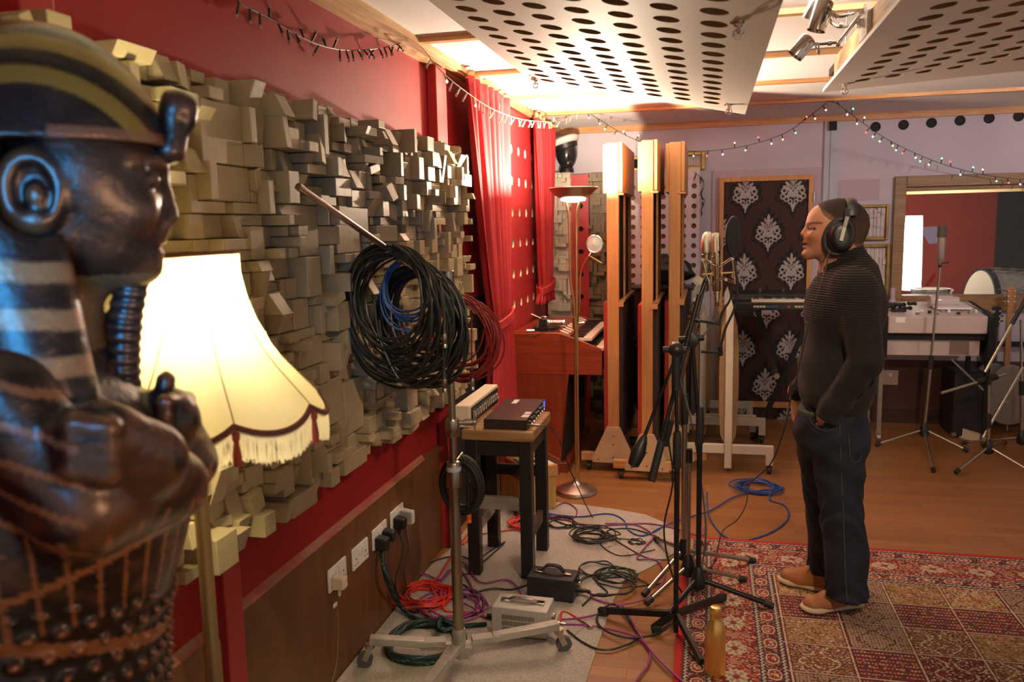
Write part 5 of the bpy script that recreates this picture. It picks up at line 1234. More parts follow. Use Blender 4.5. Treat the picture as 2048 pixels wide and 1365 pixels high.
build('connector', MB().lathe(a, [(.0085,0),(.0095,.002),(.0095,L*.10),(.0115,L*.105),(.0115,L*.17),(.014,L*.175),(.014,L*.21)], 24, up), M['goldchrome'], t, smooth=30)
t2 = thing('second_microphone', 'satin grille microphone just behind the chrome one', 'microphone', tuple(mp(1409,585,MY+.06)))
a2, b2 = mp(1408,583,MY+.07), mp(1416,464,MY+.07); u2 = (b2-a2).normalized(); L2 = (b2-a2).length
build('body', MB().lathe(a2, [(.016,0),(.021,.004),(.021,L2*.62),(.019,L2*.63)], 28, u2), M['bronze'], t2, smooth=35)
build('grille', MB().lathe(a2+u2*L2*.63, [(.0195,0),(.0255,.01),(.026,L2*.20),(.022,L2*.32),(.011,L2*.37),(.001,L2*.372)], 28, u2), M['mesh'], t2, smooth=50)
t = thing('shock_mount', 'wire cradle of zigzag rods gripping the chrome microphone', 'microphone mount', tuple(mp(1400,560)))
wire = lambda pts: MB().tube(pts, .0026, 7)
cX = [mp(x, y, Y) for x, y, Y in ((1405,520,MY-.03),(1438,536,MY-.045),(1465,518,MY-.01),(1470,568,MY-.01),(1440,557,MY-.045),(1420,573,MY-.03))]
for k in range(6): build('rod', wire([cX[k], cX[(k+1) % 6]]), M['goldchrome'], t)
cB = [p+V((0,.075,.004)) for p in cX]
for k in range(6): build('rod', wire([cB[k], cB[(k+1) % 6]]), M['goldchrome'], t)
for k in (0,2,3,5): build('rod', wire([cX[k], cB[k]]), M['goldchrome'], t)
build('bracket', MB().bar(mp(1404,549), mp(1466,545), .008, .006).bar(mp(1404,549,MY+.05), mp(1466,545,MY+.05), .008, .006), M['brass'], t)
build('swivel', MB().cyl(mp(1396,562,MY-.025), mp(1396,562,MY+.04), .019).cyl(mp(1396,562,MY-.03), mp(1396,562,MY-.025), .011).bar(mp(1404,556,MY+.005), mp(1390,604,MY+.005), .016, .014).cyl(mp(1391,600,MY-.02), mp(1391,600,MY+.04), .010).tube([mp(1391,600,MY+.01), mp(1384,622,MY+.01)], .0095, 12), M['bronze'], t)
for q in ((1405,520),(1465,518),(1452,560)): build('thumb_screw', MB().cyl(mp(*q,MY-.035), mp(*q,MY-.05), .006), M['chrome'], t)
# pop filters on goosenecks
M['gauze'] = mat('black_nylon_gauze', (.010,.010,.011), .8)
c = mp(1467,474); nx = V((.93,-.36,0)).normalized()
t = thing('pop_filter', 'round black pop filter on a gooseneck in front of the singer', 'pop filter', tuple(mp(1442,706)))
build('gauze', MB().lathe(c, [(.001,-.004),(.080,-.004),(.080,.004),(.001,.004)], 40, nx), M['gauze'], t)
e = V((0,0,1)); s = nx.cross(e)
build('hoop', MB().tube([c+(e*math.sin(k*PI/24)+s*math.cos(k*PI/24))*.082 for k in range(48)], .0048, 8, closed=True), M['blackmetal'], t)
build('gooseneck', MB().tube(spl([c-e*.083, mp(1472,545), mp(1475,580), mp(1468,620), mp(1450,660), mp(1440,704)], 8), .0052, 10), M['jet'], t)
build('clamp', MB().bar(mp(1402,704), mp(1446,706), .016, .010).cyl(mp(1441,712), mp(1441,694), .009), M['blackmetal'], t)
t = thing('gooseneck_arm', 'thin black gooseneck bending down behind the chrome microphone', 'gooseneck', tuple(mp(1438,650)))
build('gooseneck', MB().tube(spl([mp(1464,575), mp(1460,600), mp(1445,625), mp(1438,648)], 8), .0045, 9), M['jet'], t)
build('clamp', MB().bar(mp(1378,639), mp(1440,649), .014, .010).cyl(mp(1376,636), mp(1400,642), .011), M['blackmetal'], t)
# microphone leads
def lead(name, label, pts, r, mt, group=None, cat='cable', n=8):
    o = build(name, MB().tube(spl(pts, n), r, 7), mt); return tag(o, label, cat, group)
lead('microphone_lead', 'grey lead curving from the chrome microphone down the stands', [a-up*.002, mp(1430,640), mp(1412,665), mp(1385,692), mp(1362,712), mp(1358,745), mp(1372,800), mp(1390,880,MY-.02), mp(1402,960,MY-.02), mp(1412,1060,MY-.02), mp(1405,1130,MY), fl(1390,1215,.016), fl(1350,1262,.008)], .0042, mat('grey_cable', (.10,.10,.10), .5))
lead('microphone_lead', 'black lead winding down the front stand to the floor', [mp(1390,600), mp(1376,660), mp(1350,760,3.36), mp(1336,860,3.36), mp(1346,960,3.36), mp(1328,1060,3.36), mp(1344,1150,3.36), fl(1365,1190,.02), fl(1360,1230,.012), fl(1320,1262,.008)], .0038, M['wire2'])
# ---------------------------------------------------------------- smooth solids on a sampling grid (surface nets)
class Solid:
    def __init__(s, lo, hi, h):
        s.lo = np.array(lo, float); s.h = h; s.n = np.ceil((np.array(hi)-s.lo)/h).astype(int)+1
        s.d = np.full(tuple(s.n), 1e3, np.float32)
    def _win(s, lo, hi, pad):
        a = np.clip(np.floor((np.array(lo)-pad-s.lo)/s.h).astype(int), 0, s.n); b = np.clip(np.ceil((np.array(hi)+pad-s.lo)/s.h).astype(int)+1, 0, s.n)
        if np.any(b <= a): return None
        sl = tuple(slice(a[i], b[i]) for i in range(3))
        ax = [s.lo[i]+s.h*np.arange(a[i], b[i]) for i in range(3)]
        return sl, np.meshgrid(*ax, indexing='ij')
    def _mix(s, sl, d, k, op):
        o = s.d[sl]
        if op == 'sub': d = -d
        if op in ('sub', 'and'):
            if k <= 0: s.d[sl] = np.maximum(o, d)
            else:
                t = np.clip(.5-.5*(o-d)/k*1.0, 0, 1); t = np.clip(.5+.5*(d-o)/k, 0, 1); s.d[sl] = o*(1-t)+d*t+k*t*(1-t)
        else:
            if k <= 0: s.d[sl] = np.minimum(o, d)
            else:
                t = np.clip(.5+.5*(o-d)/k, 0, 1); s.d[sl] = o*(1-t)+d*t-k*t*(1-t)
    def cap(s, a, b, ra, rb=None, k=.02, op='add', fl=None):
        """tapered capsule; fl = (axis vector, factor) flattens it across that axis"""
        rb = ra if rb is None else rb; a = np.array(a, float); b = np.array(b, float); r = max(ra, rb)
        w = s._win(np.minimum(a, b)-r, np.maximum(a, b)+r, k+.02)
        if w is None: return s
        sl, (X, Y, Z) = w; ab = b-a; L = max(ab@ab, 1e-9)
        px, py, pz = X-a[0], Y-a[1], Z-a[2]
        t = np.clip((px*ab[0]+py*ab[1]+pz*ab[2])/L, 0, 1)
        qx, qy, qz = px-t*ab[0], py-t*ab[1], pz-t*ab[2]
        if fl is not None:
            n = np.array(fl[0], float); n /= np.linalg.norm(n); c = qx*n[0]+qy*n[1]+qz*n[2]; f = fl[1]-1
            qx, qy, qz = qx+c*f*n[0], qy+c*f*n[1], qz+c*f*n[2]
        s._mix(sl, np.sqrt(qx*qx+qy*qy+qz*qz)-(ra+(rb-ra)*t), k, op); return s
    def ell(s, c, r, k=.02, op='add', M=None):
        c = np.array(c, float); r = np.array(r, float); m = r.max() if M is not None else r
        w = s._win(c-m, c+m, k+.02)
        if w is None: return s
        sl, (X, Y, Z) = w; P = [X-c[0], Y-c[1], Z-c[2]]
        if M is not None: P = [sum(M[i][j]*P[j] for j in range(3)) for i in range(3)]
        q = [P[i]/r[i] for i in range(3)]; g = [P[i]/r[i]**2 for i in range(3)]
        k0 = np.sqrt(q[0]**2+q[1]**2+q[2]**2); k1 = np.sqrt(g[0]**2+g[1]**2+g[2]**2)+1e-6
        s._mix(sl, np.where(k0 > .02, k0*(k0-1)/k1, -r.min()), k, op); return s
    def plane(s, p, n, k=0):
        """keep the side the normal points away from"""
        n = np.array(n, float); n /= np.linalg.norm(n); ax = [s.lo[i]+s.h*np.arange(s.n[i]) for i in range(3)]; X, Y, Z = np.meshgrid(*ax, indexing='ij')
        d = (X-p[0])*n[0]+(Y-p[1])*n[1]+(Z-p[2])*n[2]; s._mix((slice(None),)*3, d, k, 'and'); return s
    def grid(s):
        ax = [s.lo[i]+s.h*np.arange(s.n[i]) for i in range(3)]; return np.meshgrid(*ax, indexing='ij')
    def mesh(s, smooth=1):
        d = s.d; ins = d < 0; n = np.array(d.shape)-1
        cs = np.zeros(tuple(n), int)
        for i in (0,1):
            for j in (0,1):
                for k in (0,1): cs += ins[i:i+n[0], j:j+n[1], k:k+n[2]]
        act = (cs > 0) & (cs < 8); ids = np.full(tuple(n), -1, int); I = np.argwhere(act); ids[act] = np.arange(len(I))
        acc = np.zeros((len(I), 3)); cnt = np.zeros(len(I))
        cor = [(i,j,k) for i in (0,1) for j in (0,1) for k in (0,1)]
        for a in cor:
            for ax in range(3):
                if a[ax] == 1: continue
                b = list(a); b[ax] = 1
                da = d[I[:,0]+a[0], I[:,1]+a[1], I[:,2]+a[2]]; db = d[I[:,0]+b[0], I[:,1]+b[1], I[:,2]+b[2]]
                m = (da < 0) != (db < 0); t = np.where(m, da/np.where(np.abs(da-db) < 1e-9, 1e-9, da-db), 0)
                p = np.array(a, float)[None].repeat(len(I), 0); p[:, ax] += t; acc[m] += p[m]; cnt[m] += 1
        v = s.lo+s.h*(I+acc/np.maximum(cnt, 1)[:, None]); F = []
        for ax in range(3):
            o = [q for q in range(3) if q != ax]
            sa = [slice(0, d.shape[q]) for q in range(3)]; sb = list(sa); sa[ax] = slice(0, -1); sb[ax] = slice(1, None)
            A, B = ins[tuple(sa)], ins[tuple(sb)]; E = np.argwhere(A != B); E = E[(E[:, o[0]] > 0) & (E[:, o[1]] > 0) & (E[:, o[0]] < n[o[0]]) & (E[:, o[1]] < n[o[1]])]
            fl_ = A[E[:,0], E[:,1], E[:,2]]
            q = []
            for (u, w) in ((-1,-1),(0,-1),(0,0),(-1,0)):
                e = E.copy(); e[:, o[0]] += u; e[:, o[1]] += w; q.append(ids[e[:,0], e[:,1], e[:,2]])
            q = np.stack(q, 1); rev = fl_ if ax != 1 else ~fl_
            q[~rev] = q[~rev][:, ::-1]; F.append(q)
        F = np.concatenate(F); F = F[(F >= 0).all(1)]
        for _ in range(smooth):
            acc = np.zeros_like(v); cn = np.zeros(len(v))
            for i in range(4):
                np.add.at(acc, F[:, i], v[F[:, (i+1) % 4]]+v[F[:, i-1]]); np.add.at(cn, F[:, i], 2)
            v = .5*v+.5*acc/np.maximum(cn, 1)[:, None]
        return v, F
def vnormals(v, F):
    n = np.cross(v[F[:,2]]-v[F[:,0]], v[F[:,3]]-v[F[:,1]]); N = np.zeros_like(v)
    for i in range(4): np.add.at(N, F[:, i], n)
    return N/np.maximum(np.linalg.norm(N, axis=1), 1e-9)[:, None]
def solid_obj(name, v, F, mt, parent, col=None, label=None):
    base = np.array(WL[parent.name]); me = bpy.data.meshes.new(name); n = len(F)
    me.vertices.add(len(v)); me.vertices.foreach_set('co', (v-base).reshape(-1).astype(np.float32))
    me.loops.add(4*n); me.loops.foreach_set('vertex_index', F.reshape(-1).astype(np.int32))
    me.polygons.add(n); me.polygons.foreach_set('loop_start', np.arange(0, 4*n, 4, dtype=np.int32)); me.update(calc_edges=True)
    me.polygons.foreach_set('use_smooth', np.ones(n, bool))
    if col is not None:
        at = me.color_attributes.new('Col', 'FLOAT_COLOR', 'POINT'); c = np.ones((len(v), 4), np.float32); c[:, :3] = col; at.data.foreach_set('color', c.reshape(-1))
    me.materials.append(mt); o = bpy.data.objects.new(name, me); C.objects.link(o); o.parent = parent; WL[o.name] = V(base)
    if label: o['label'] = label
    return o
def smooth01(x, a, b): t = np.clip((x-a)/(b-a), 0, 1); return t*t*(3-2*t)

# ---------------------------------------------------------------- the singing man
YM = 3.61
def hp(px, py, dy=0.0): return np.array(wy(px, py, YM+dy))
mc = hp(1665,1200); MANB = V((float(mc[0]), YM, .011))
t = thing('person', 'man in a dark knitted sweater and jeans singing, hands in pockets, wearing headphones', 'person', tuple(MANB)); MAN = t
M['skin'] = vcol('skin', .48, bump=.04, bscale=300); M['skin'].node_tree.nodes['Principled BSDF'].inputs['Subsurface Weight'].default_value = .08
M['skin'].node_tree.nodes['Principled BSDF'].inputs['Subsurface Radius'].default_value = (.01,.004,.002)
# body: head, neck, hands in one continuous surface running under the clothes
c = hp(1680,470)
S = Solid((c[0]-.21,YM-.30,.68),(c[0]+.19,YM+.30,c[2]+.20), .0042)
S.ell(hp(1677,451), (.115,.082,.104), .0)
S.ell(hp(1648,440), (.064,.066,.060), .03)
S.ell(hp(1644,474), (.062,.060,.080), .03)
for sg in (-1,1):
    S.cap(hp(1676,490,sg*.052), hp(1620,508,sg*.012), .028, .020, .02)
    S.ell(hp(1632,469,sg*.036), (.026,.022,.022), .02)
    S.cap(hp(1619.5,447.5,sg*.008), hp(1632,448.5,sg*.050), .0105, .0095, .012)
    S.ell(hp(1613.5,459,sg*.034), (.020,.017,.011), .012, 'sub')
    S.ell(hp(1624.5,457.5,sg*.032), (.0125,.0125,.0115), .004)
    S.cap(hp(1619.5,453.5,sg*.020), hp(1627,455,sg*.047), .0042, .004, .004)
    S.cap(hp(1619.5,461.5,sg*.022), hp(1627,461,sg*.045), .0032, .003, .004)
    S.ell(hp(1613.5,472.5,sg*.0125), (.011,.0075,.0075), .006)
    S.ell(hp(1686,470,sg*.086), (.020,.008,.033), .008)
S.cap(hp(1618.0,451), hp(1606.5,467.0), .0085, .0108, .010)
S.cap(hp(1607.5,468.5), hp(1613,474), .0085, .0075, .006)
S.ell(hp(1614,479.5), (.013,.024,.012), .012)
S.ell(hp(1610.0,484.5), (.0105,.021,.0055), .005); S.ell(hp(1610.0,494.0), (.0105,.019,.0065), .005)
S.ell(hp(1607,489.2), (.010,.019,.0030), .004, 'sub')
S.ell(hp(1614,509), (.021,.024,.019), .016)
S.cap(hp(1690,478), hp(1690,560), .058, .064, .03)
S.cap(hp(1655,515), hp(1675,560), .035, .045, .03)
# trunk under the sweater and forearms running to the hands
S.cap(hp(1690,555), hp(1672,800), .085, .09, .05)
def hand(w, tip, sg, palm_r):
    """palm, four unequal fingers and a thumb, pushed into the trouser pocket"""
    w = np.array(w); tip = np.array(tip); d = tip-w; d /= np.linalg.norm(d); side = np.array([0, sg*1.0, 0]); side -= d*(side@d); side /= np.linalg.norm(side); ac = np.cross(d, side)
    S.cap(w-d*.015, w, .028, .027, .02, fl=(side,1.2)); p1 = w+d*.085
    S.cap(w, p1, .030, .036, .02, fl=(side,2.0))
    for i, (L1, L2) in enumerate(((.044,.030),(.050,.034),(.046,.031),(.034,.026))):
        off = ac*(.030-.020*i); k0 = p1+off+d*.006; k1 = k0+d*L1-side*.012; k2 = k1+d*L2*.8-side*.020
        S.cap(k0, k1, .0095, .0088, .006); S.cap(k1, k2, .0088, .0076, .004)
    b0 = w+d*.025+ac*.028; b1 = b0+d*.035+ac*.022; b2 = b1+d*.030+ac*.002
    S.cap(b0, b1, .0125, .0105, .012); S.cap(b1, b2, .0105, .0085, .004)
hand(hp(1650,836,-.170), hp(1640,892,-.045), -1, .03)
hand(hp(1591,786,.155), hp(1606,850,.095), 1, .03)
S.cap(hp(1731,722,-.228), hp(1655,828,-.178), .034, .028, .02); S.cap(hp(1712,585,-.175), hp(1731,722,-.228), .042, .036, .03)
S.cap(hp(1688,712,.228), hp(1596,784,.158), .034, .028, .02); S.cap(hp(1700,582,.175), hp(1688,712,.228), .042, .036, .03)
S.cap(hp(1695,565,-.16), hp(1695,565,.16), .05, .05, .03)
v, F = S.mesh(1)
PX_ = lambda p: p
x, y, z = v[:,0], v[:,1], v[:,2]
col = np.tile(np.array([.47,.215,.125]), (len(v),1))
lip = (np.exp(-(((x-hp(1609,489)[0])/.016)**2+((z-hp(1609,489)[2])/.0125)**2+((y-YM)/.022)**2)))
col += lip[:,None]*np.array([-.02,-.09,-.05])
j0, j1 = hp(1612,478)[2], hp(1612,498)[2]
st = (1-smooth01(z, j1-.005, j0))*smooth01(z, hp(1650,535)[2], hp(1640,518)[2])*(1-smooth01(x, hp(1668,500)[0], hp(1695,500)[0]))
st = np.maximum(st, np.exp(-(((z-hp(1612,479.5)[2])/.008)**2+((x-hp(1611,480)[0])/.02)**2)))
col = col*(1-.30*st[:,None])
ck = np.exp(-(((x-hp(1640,474)[0])/.03)**2+((z-hp(1640,474)[2])/.025)**2)); col += ck[:,None]*np.array([.03,-.012,-.012])
nb = np.exp(-(((x-hp(1606,468)[0])/.014)**2+((z-hp(1606,468)[2])/.012)**2)); col += nb[:,None]*np.array([.03,-.02,-.015])
ey = np.zeros(len(v))
for sg in (-1,1):
    e = hp(1622.5,457.8,sg*.030); ey = np.maximum(ey, ((((x-e[0])/.0115)**2+((z-e[2])/.0050)**2 < 1) & (np.abs(y-YM) > .016) & (np.abs(y-YM) < .062)).astype(float))
col[ey > .5] = (.05,.03,.022)
bw = np.zeros(len(v))
for sg in (-1,1):
    for q in np.linspace(0,1,7):
        e = hp(1615.5+19*q,448.0-2.5*math.sin(q*2.6),sg*(.014+.034*q)); bw = np.maximum(bw, np.exp(-(((x-e[0])/.006)**2+((z-e[2])/.0042)**2)*1.2)*(np.abs(y-YM) > .010))
col = col*(1-.8*np.clip(bw*2.0,0,1)[:,None])+np.array([.035,.02,.012])*.8*np.clip(bw*2.0,0,1)[:,None]
body = solid_obj('body', v, F, M['skin'], t, col)
# short hair
M['hair'] = vcol('short_brown_hair', .75, bump=.6, bscale=500)
S = Solid((c[0]-.16,YM-.11,c[2]-.09),(c[0]+.14,YM+.11,c[2]+.18), .004)
S.ell(hp(1677.5,450.5), (.1185,.0855,.1085), 0); S.ell(hp(1652,439), (.064,.068,.061), .03); S.cap(hp(1694,470), hp(1696,492), .056, .052, .03)
a, b = hp(1630,415), hp(1652,428); nn = np.array([-(b[2]-a[2]), 0, b[0]-a[0]]); nn = nn if nn[0] < 0 else -nn
S.plane(hp(1634,416), (-1,0,-.35), .012)
# temple and sideburn edge, nape edge
X, Y, Z = S.grid(); e1_ = hp(1658,440); e2_ = hp(1668,478)
tz = np.clip((Z-e2_[2])/(e1_[2]-e2_[2]), 0, 1.6); edge = e2_[0]+(e1_[0]-e2_[0])*tz; edge = np.where(Z > e1_[2], e1_[0]-(Z-e1_[2])*1.15*np.clip(1.25-np.abs(Y-YM)/.075*.35,0,2)+.010*np.cos((Y-YM)/.07*PI), edge)
S.d = np.maximum(S.d, (edge-X)).astype(np.float32)
nz_ = hp(1712,496)[2]; S.d = np.maximum(S.d, (nz_+(hp(1712,480)[0]-X)*.25)-Z).astype(np.float32)
v, F = S.mesh(1); r_ = np.random.RandomState(3).rand(len(v))
hz_ = smooth01(v[:,2], hp(1690,470)[2], hp(1690,425)[2]); hc_ = np.array([.085,.042,.024])*(1-hz_[:,None])+np.array([.030,.016,.010])*hz_[:,None]
ed = np.interp(v[:,2], [e2_[2], e1_[2], e1_[2]+.06], [e2_[0], e1_[0], e1_[0]-.069]); fade = 1-smooth01(np.minimum(v[:,0]-ed, (v[:,2]-nz_)*1.2)+.010*(r_-.5), .0, .030)
hc_ = hc_*(.75+.5*r_[:,None]); hc_ = hc_*(1-.62*fade[:,None])+np.array((.36,.17,.10))*.62*fade[:,None]
solid_obj('hair', v, F, M['hair'], t, hc_)

# sweater
km = bpy.data.materials.new('charcoal_rib_knit'); km.use_nodes = True; nt = km.node_tree; bs = nt.nodes['Principled BSDF']
bs.inputs['Base Color'].default_value = (.0078,.0062,.0055,1); bs.inputs['Roughness'].default_value = .9; bs.inputs['Sheen Weight'].default_value = .08; bs.inputs['Sheen Tint'].default_value = (.6,.45,.38,1)
tc = nt.nodes.new('ShaderNodeTexCoord'); wv = nt.nodes.new('ShaderNodeTexWave'); wv.bands_direction = 'Z'; wv.inputs['Scale'].default_value = 32; wv.inputs['Distortion'].default_value = 1.2; wv.inputs['Detail'].default_value = 2
nt.links.new(tc.outputs['Object'], wv.inputs['Vector']); nz_n = nt.nodes.new('ShaderNodeTexNoise'); nz_n.inputs['Scale'].default_value = 260; nt.links.new(tc.outputs['Object'], nz_n.inputs['Vector'])
sx_ = nt.nodes.new('ShaderNodeSeparateXYZ'); nt.links.new(tc.outputs['Object'], sx_.inputs[0]); mr = nt.nodes.new('ShaderNodeMapRange'); mr.inputs[1].default_value = 1.22; mr.inputs[2].default_value = 1.30; mr.inputs[3].default_value = .06; nt.links.new(sx_.outputs['Z'], mr.inputs[0])
ml = nt.nodes.new('ShaderNodeMath'); ml.operation = 'MULTIPLY'; nt.links.new(wv.outputs['Fac'], ml.inputs[0]); nt.links.new(mr.outputs[0], ml.inputs[1])
ad = nt.nodes.new('ShaderNodeMath'); ad.operation = 'MULTIPLY_ADD'; ad.inputs[1].default_value = .35; nt.links.new(nz_n.outputs['Fac'], ad.inputs[0]); nt.links.new(ml.outputs[0], ad.inputs[2])
bp = nt.nodes.new('ShaderNodeBump'); bp.inputs['Strength'].default_value = 1.0; bp.inputs['Distance'].default_value = .005; nt.links.new(ad.outputs[0], bp.inputs['Height']); nt.links.new(bp.outputs[0], bs.inputs['Normal'])
M['knit'] = km
S = Solid((c[0]-.27,YM-.36,.70),(c[0]+.30,YM+.36,1.64), .0062)
S.ell(hp(1686,622), (.155,.190,.200), .0)
S.ell(hp(1676,735), (.160,.178,.195), .06)
S.cap(hp(1672,790,-.06), hp(1672,790,.06), .135, .135, .05)
S.ell(hp(1715,610), (.105,.165,.13), .05)
S.cap(hp(1702,572,-.165), hp(1702,572,.165), .068, .068, .06)
S.cap(hp(1708,545), hp(1698,520), .092, .075, .05)
for sg, pts in ((-1, ((1714,582,-.185),(1732,722,-.232),(1652,838,-.182))), (1, ((1702,578,.185),(1688,712,.232),(1591,786,.160)))):
    A, B_, C_ = [hp(*q) for q in pts]
    S.cap(A, B_, .080, .064, .05); S.cap(B_, C_, .063, .046, .02); d = (C_-B_)/np.linalg.norm(C_-B_); S.cap(C_-d*.075, C_, .051, .050, .01)
X, Y, Z = S.grid()
# folds: soft ripples over waist and elbow
S.d += (.0035*np.sin(55*Z+9*(X-c[0])+5*np.sin(8*Y))*np.exp(-((Z-hp(1660,775)[2])/.10)**2)+.003*np.sin(42*Z+60*(X-c[0])+14*Y)*np.exp(-((Z-hp(1730,735)[2])/.09)**2)).astype(np.float32)
# hem, tilted; front hem higher
h0, h1 = hp(1608,818), hp(1744,836); pl_z = h0[2]+(X-h0[0])*(h1[2]-h0[2])/(h1[0]-h0[0])
arm = np.full(X.shape, 1e3, np.float32)
near_arm = (Y < YM-.135) | (Y > YM+.125)
S.d = np.where(near_arm & (Z < pl_z+.06), S.d, np.maximum(S.d, pl_z-Z)).astype(np.float32)
for (B_, C_) in ((hp(1732,722,-.232), hp(1652,838,-.182)), (hp(1688,712,.232), hp(1591,786,.160))):
    d = (C_-B_)/np.linalg.norm(C_-B_); q = (X-C_[0])*d[0]+(Y-C_[1])*d[1]+(Z-C_[2])*d[2]; nearw = np.sqrt((X-C_[0])**2+(Y-C_[1])**2+(Z-C_[2])**2) < .12
    S.d = np.where(nearw & (np.abs(Y-YM) > .12), np.maximum(S.d, q), S.d).astype(np.float32)
v, F = S.mesh(1)
sw = solid_obj('sweater', v, F, M['knit'], t)
# standing collar, open at the front
S = Solid((c[0]-.16,YM-.13,1.28),(c[0]+.16,YM+.13,1.66), .0045)
S.cap(hp(1692,570), hp(1680,470), .096, .080, 0)
a, b = hp(1714,496), hp(1637,534); sl_ = (b[2]-a[2])/(b[0]-a[0]); X, Y, Z = S.grid()
top = a[2]+(X-a[0])*sl_-.05*np.exp(-((Y-YM)/.030)**2)*smooth01(-(X-c[0]), .03, .09)
S.d = np.maximum(S.d, Z-top).astype(np.float32); S.d = np.maximum(S.d, hp(1690,566)[2]-Z).astype(np.float32)
S.cap(hp(1692,600), hp(1680,440), .086, .070, .0, 'sub')
v, F = S.mesh(1); solid_obj('collar', v, F, M['knit'], sw)
build('zip_tape', MB().tube([V(hp(1636,540)), V(hp(1634,560)), V(hp(1629,585))], .0035, 8), M['steel'], sw)
# green shirt edge showing under the hem
S = Solid((c[0]-.24,YM-.22,.70),(c[0]+.2,YM+.22,.95), .006); S.cap(hp(1664,826,-.055), hp(1664,826,.055), .135, .135, 0); S.plane(hp(1600,842), (0,0,-1)); S.plane(hp(1640,812), (0,0,1)); S.plane(hp(1622,820), (1,0,0))
v, F = S.mesh(1); solid_obj('shirt_hem', v, F, mat('dark_green_cotton', (.020,.040,.026), .8), t)

# jeans
jm = mat('dark_blue_denim', (.011,.016,.033), .8, noise=.45, scale=7, bump=.25, bscale=420, col2=(.004,.006,.013)); M['denim'] = jm
S = Solid((c[0]-.26,YM-.34,.02),(c[0]+.24,YM+.32,.98), .0062)
S.cap(hp(1664,838,-.055), hp(1664,838,.055), .138, .138, 0)
S.ell(hp(1661,872), (.150,.176,.115), .05); S.ell(hp(1683,890,-.07), (.098,.095,.10), .05); S.ell(hp(1678,890,.07), (.095,.09,.10), .05)
KN, HN = (1684,1046,-.125), (1694,1192,-.14)
S.cap(hp(1676,890,-.088), hp(*KN), .108, .080, .03); S.cap(hp(*KN), hp(*HN), .078, .082, .03); S.ell(hp(1700,1110,-.13), (.072,.07,.12), .04)
KF, HF = (1654,1040,.10), (1654,1142,.115)
S.cap(hp(1646,890,.085), hp(*KF), .110, .082, .03); S.cap(hp(*KF), hp(*HF), .080, .082, .03)
X, Y, Z = S.grid()
S.d += (.0062*np.sin(70*Z+26*X+12*np.sin(11*Y))*(np.exp(-((Z-.10)/.07)**2)+.8*np.exp(-((Z-.46)/.10)**2))+.0045*np.sin(30*X+22*Z+4*np.sin(9*Z))*np.exp(-((Z-.62)/.16)**2)+.003*np.sin(48*Z-40*X)*np.exp(-((Z-.75)/.08)**2)).astype(np.float32)
S.plane(hp(1664,815), (0,0,1))
zn = hp(*HN)[2]; zf = hp(*HF)[2]
S.d = np.maximum(S.d, np.where(Y < YM-.01, zn-.005+.12*(X-hp(*HN)[0])*-.3, zf-.005)-Z).astype(np.float32)
S.cap(hp(1657,840,-.158), hp(1622,862,-.175), .016, .012, .010, 'sub')
v, F = S.mesh(1); je = solid_obj('jeans', v, F, M['denim'], t)
def seam(px_pts, off): return [V(hp(x_, y_, off)) for x_, y_ in px_pts]
M['stitch'] = mat('light_denim_stitching', (.07,.075,.10), .8)
def snap(pts):
    out = []
    for px, py in pts:
        q = hp(px, py, -.15); m_ = (np.abs(v[:,0]-q[0]) < .010) & (np.abs(v[:,2]-q[2]) < .010)
        if m_.any(): out.append(V((q[0], float(v[m_][:,1].min())-.0015, q[2])))
    return out
for nm_, l_ in (('pocket_edge', ((1618,834),(1624,846),(1636,855),(1650,858),(1666,854))), ('side_seam', ((1676,846),(1678,900),(1680,960),(1682,1020),(1684,1080),(1686,1140),(1688,1186))), ('back_pocket', ((1694,862),(1698,912),(1712,920),(1722,905)))):
    q_ = snap(l_)
    if len(q_) > 2: build(nm_, MB().tube(spl(q_, 6), .0016, 6), M['stitch'], je)
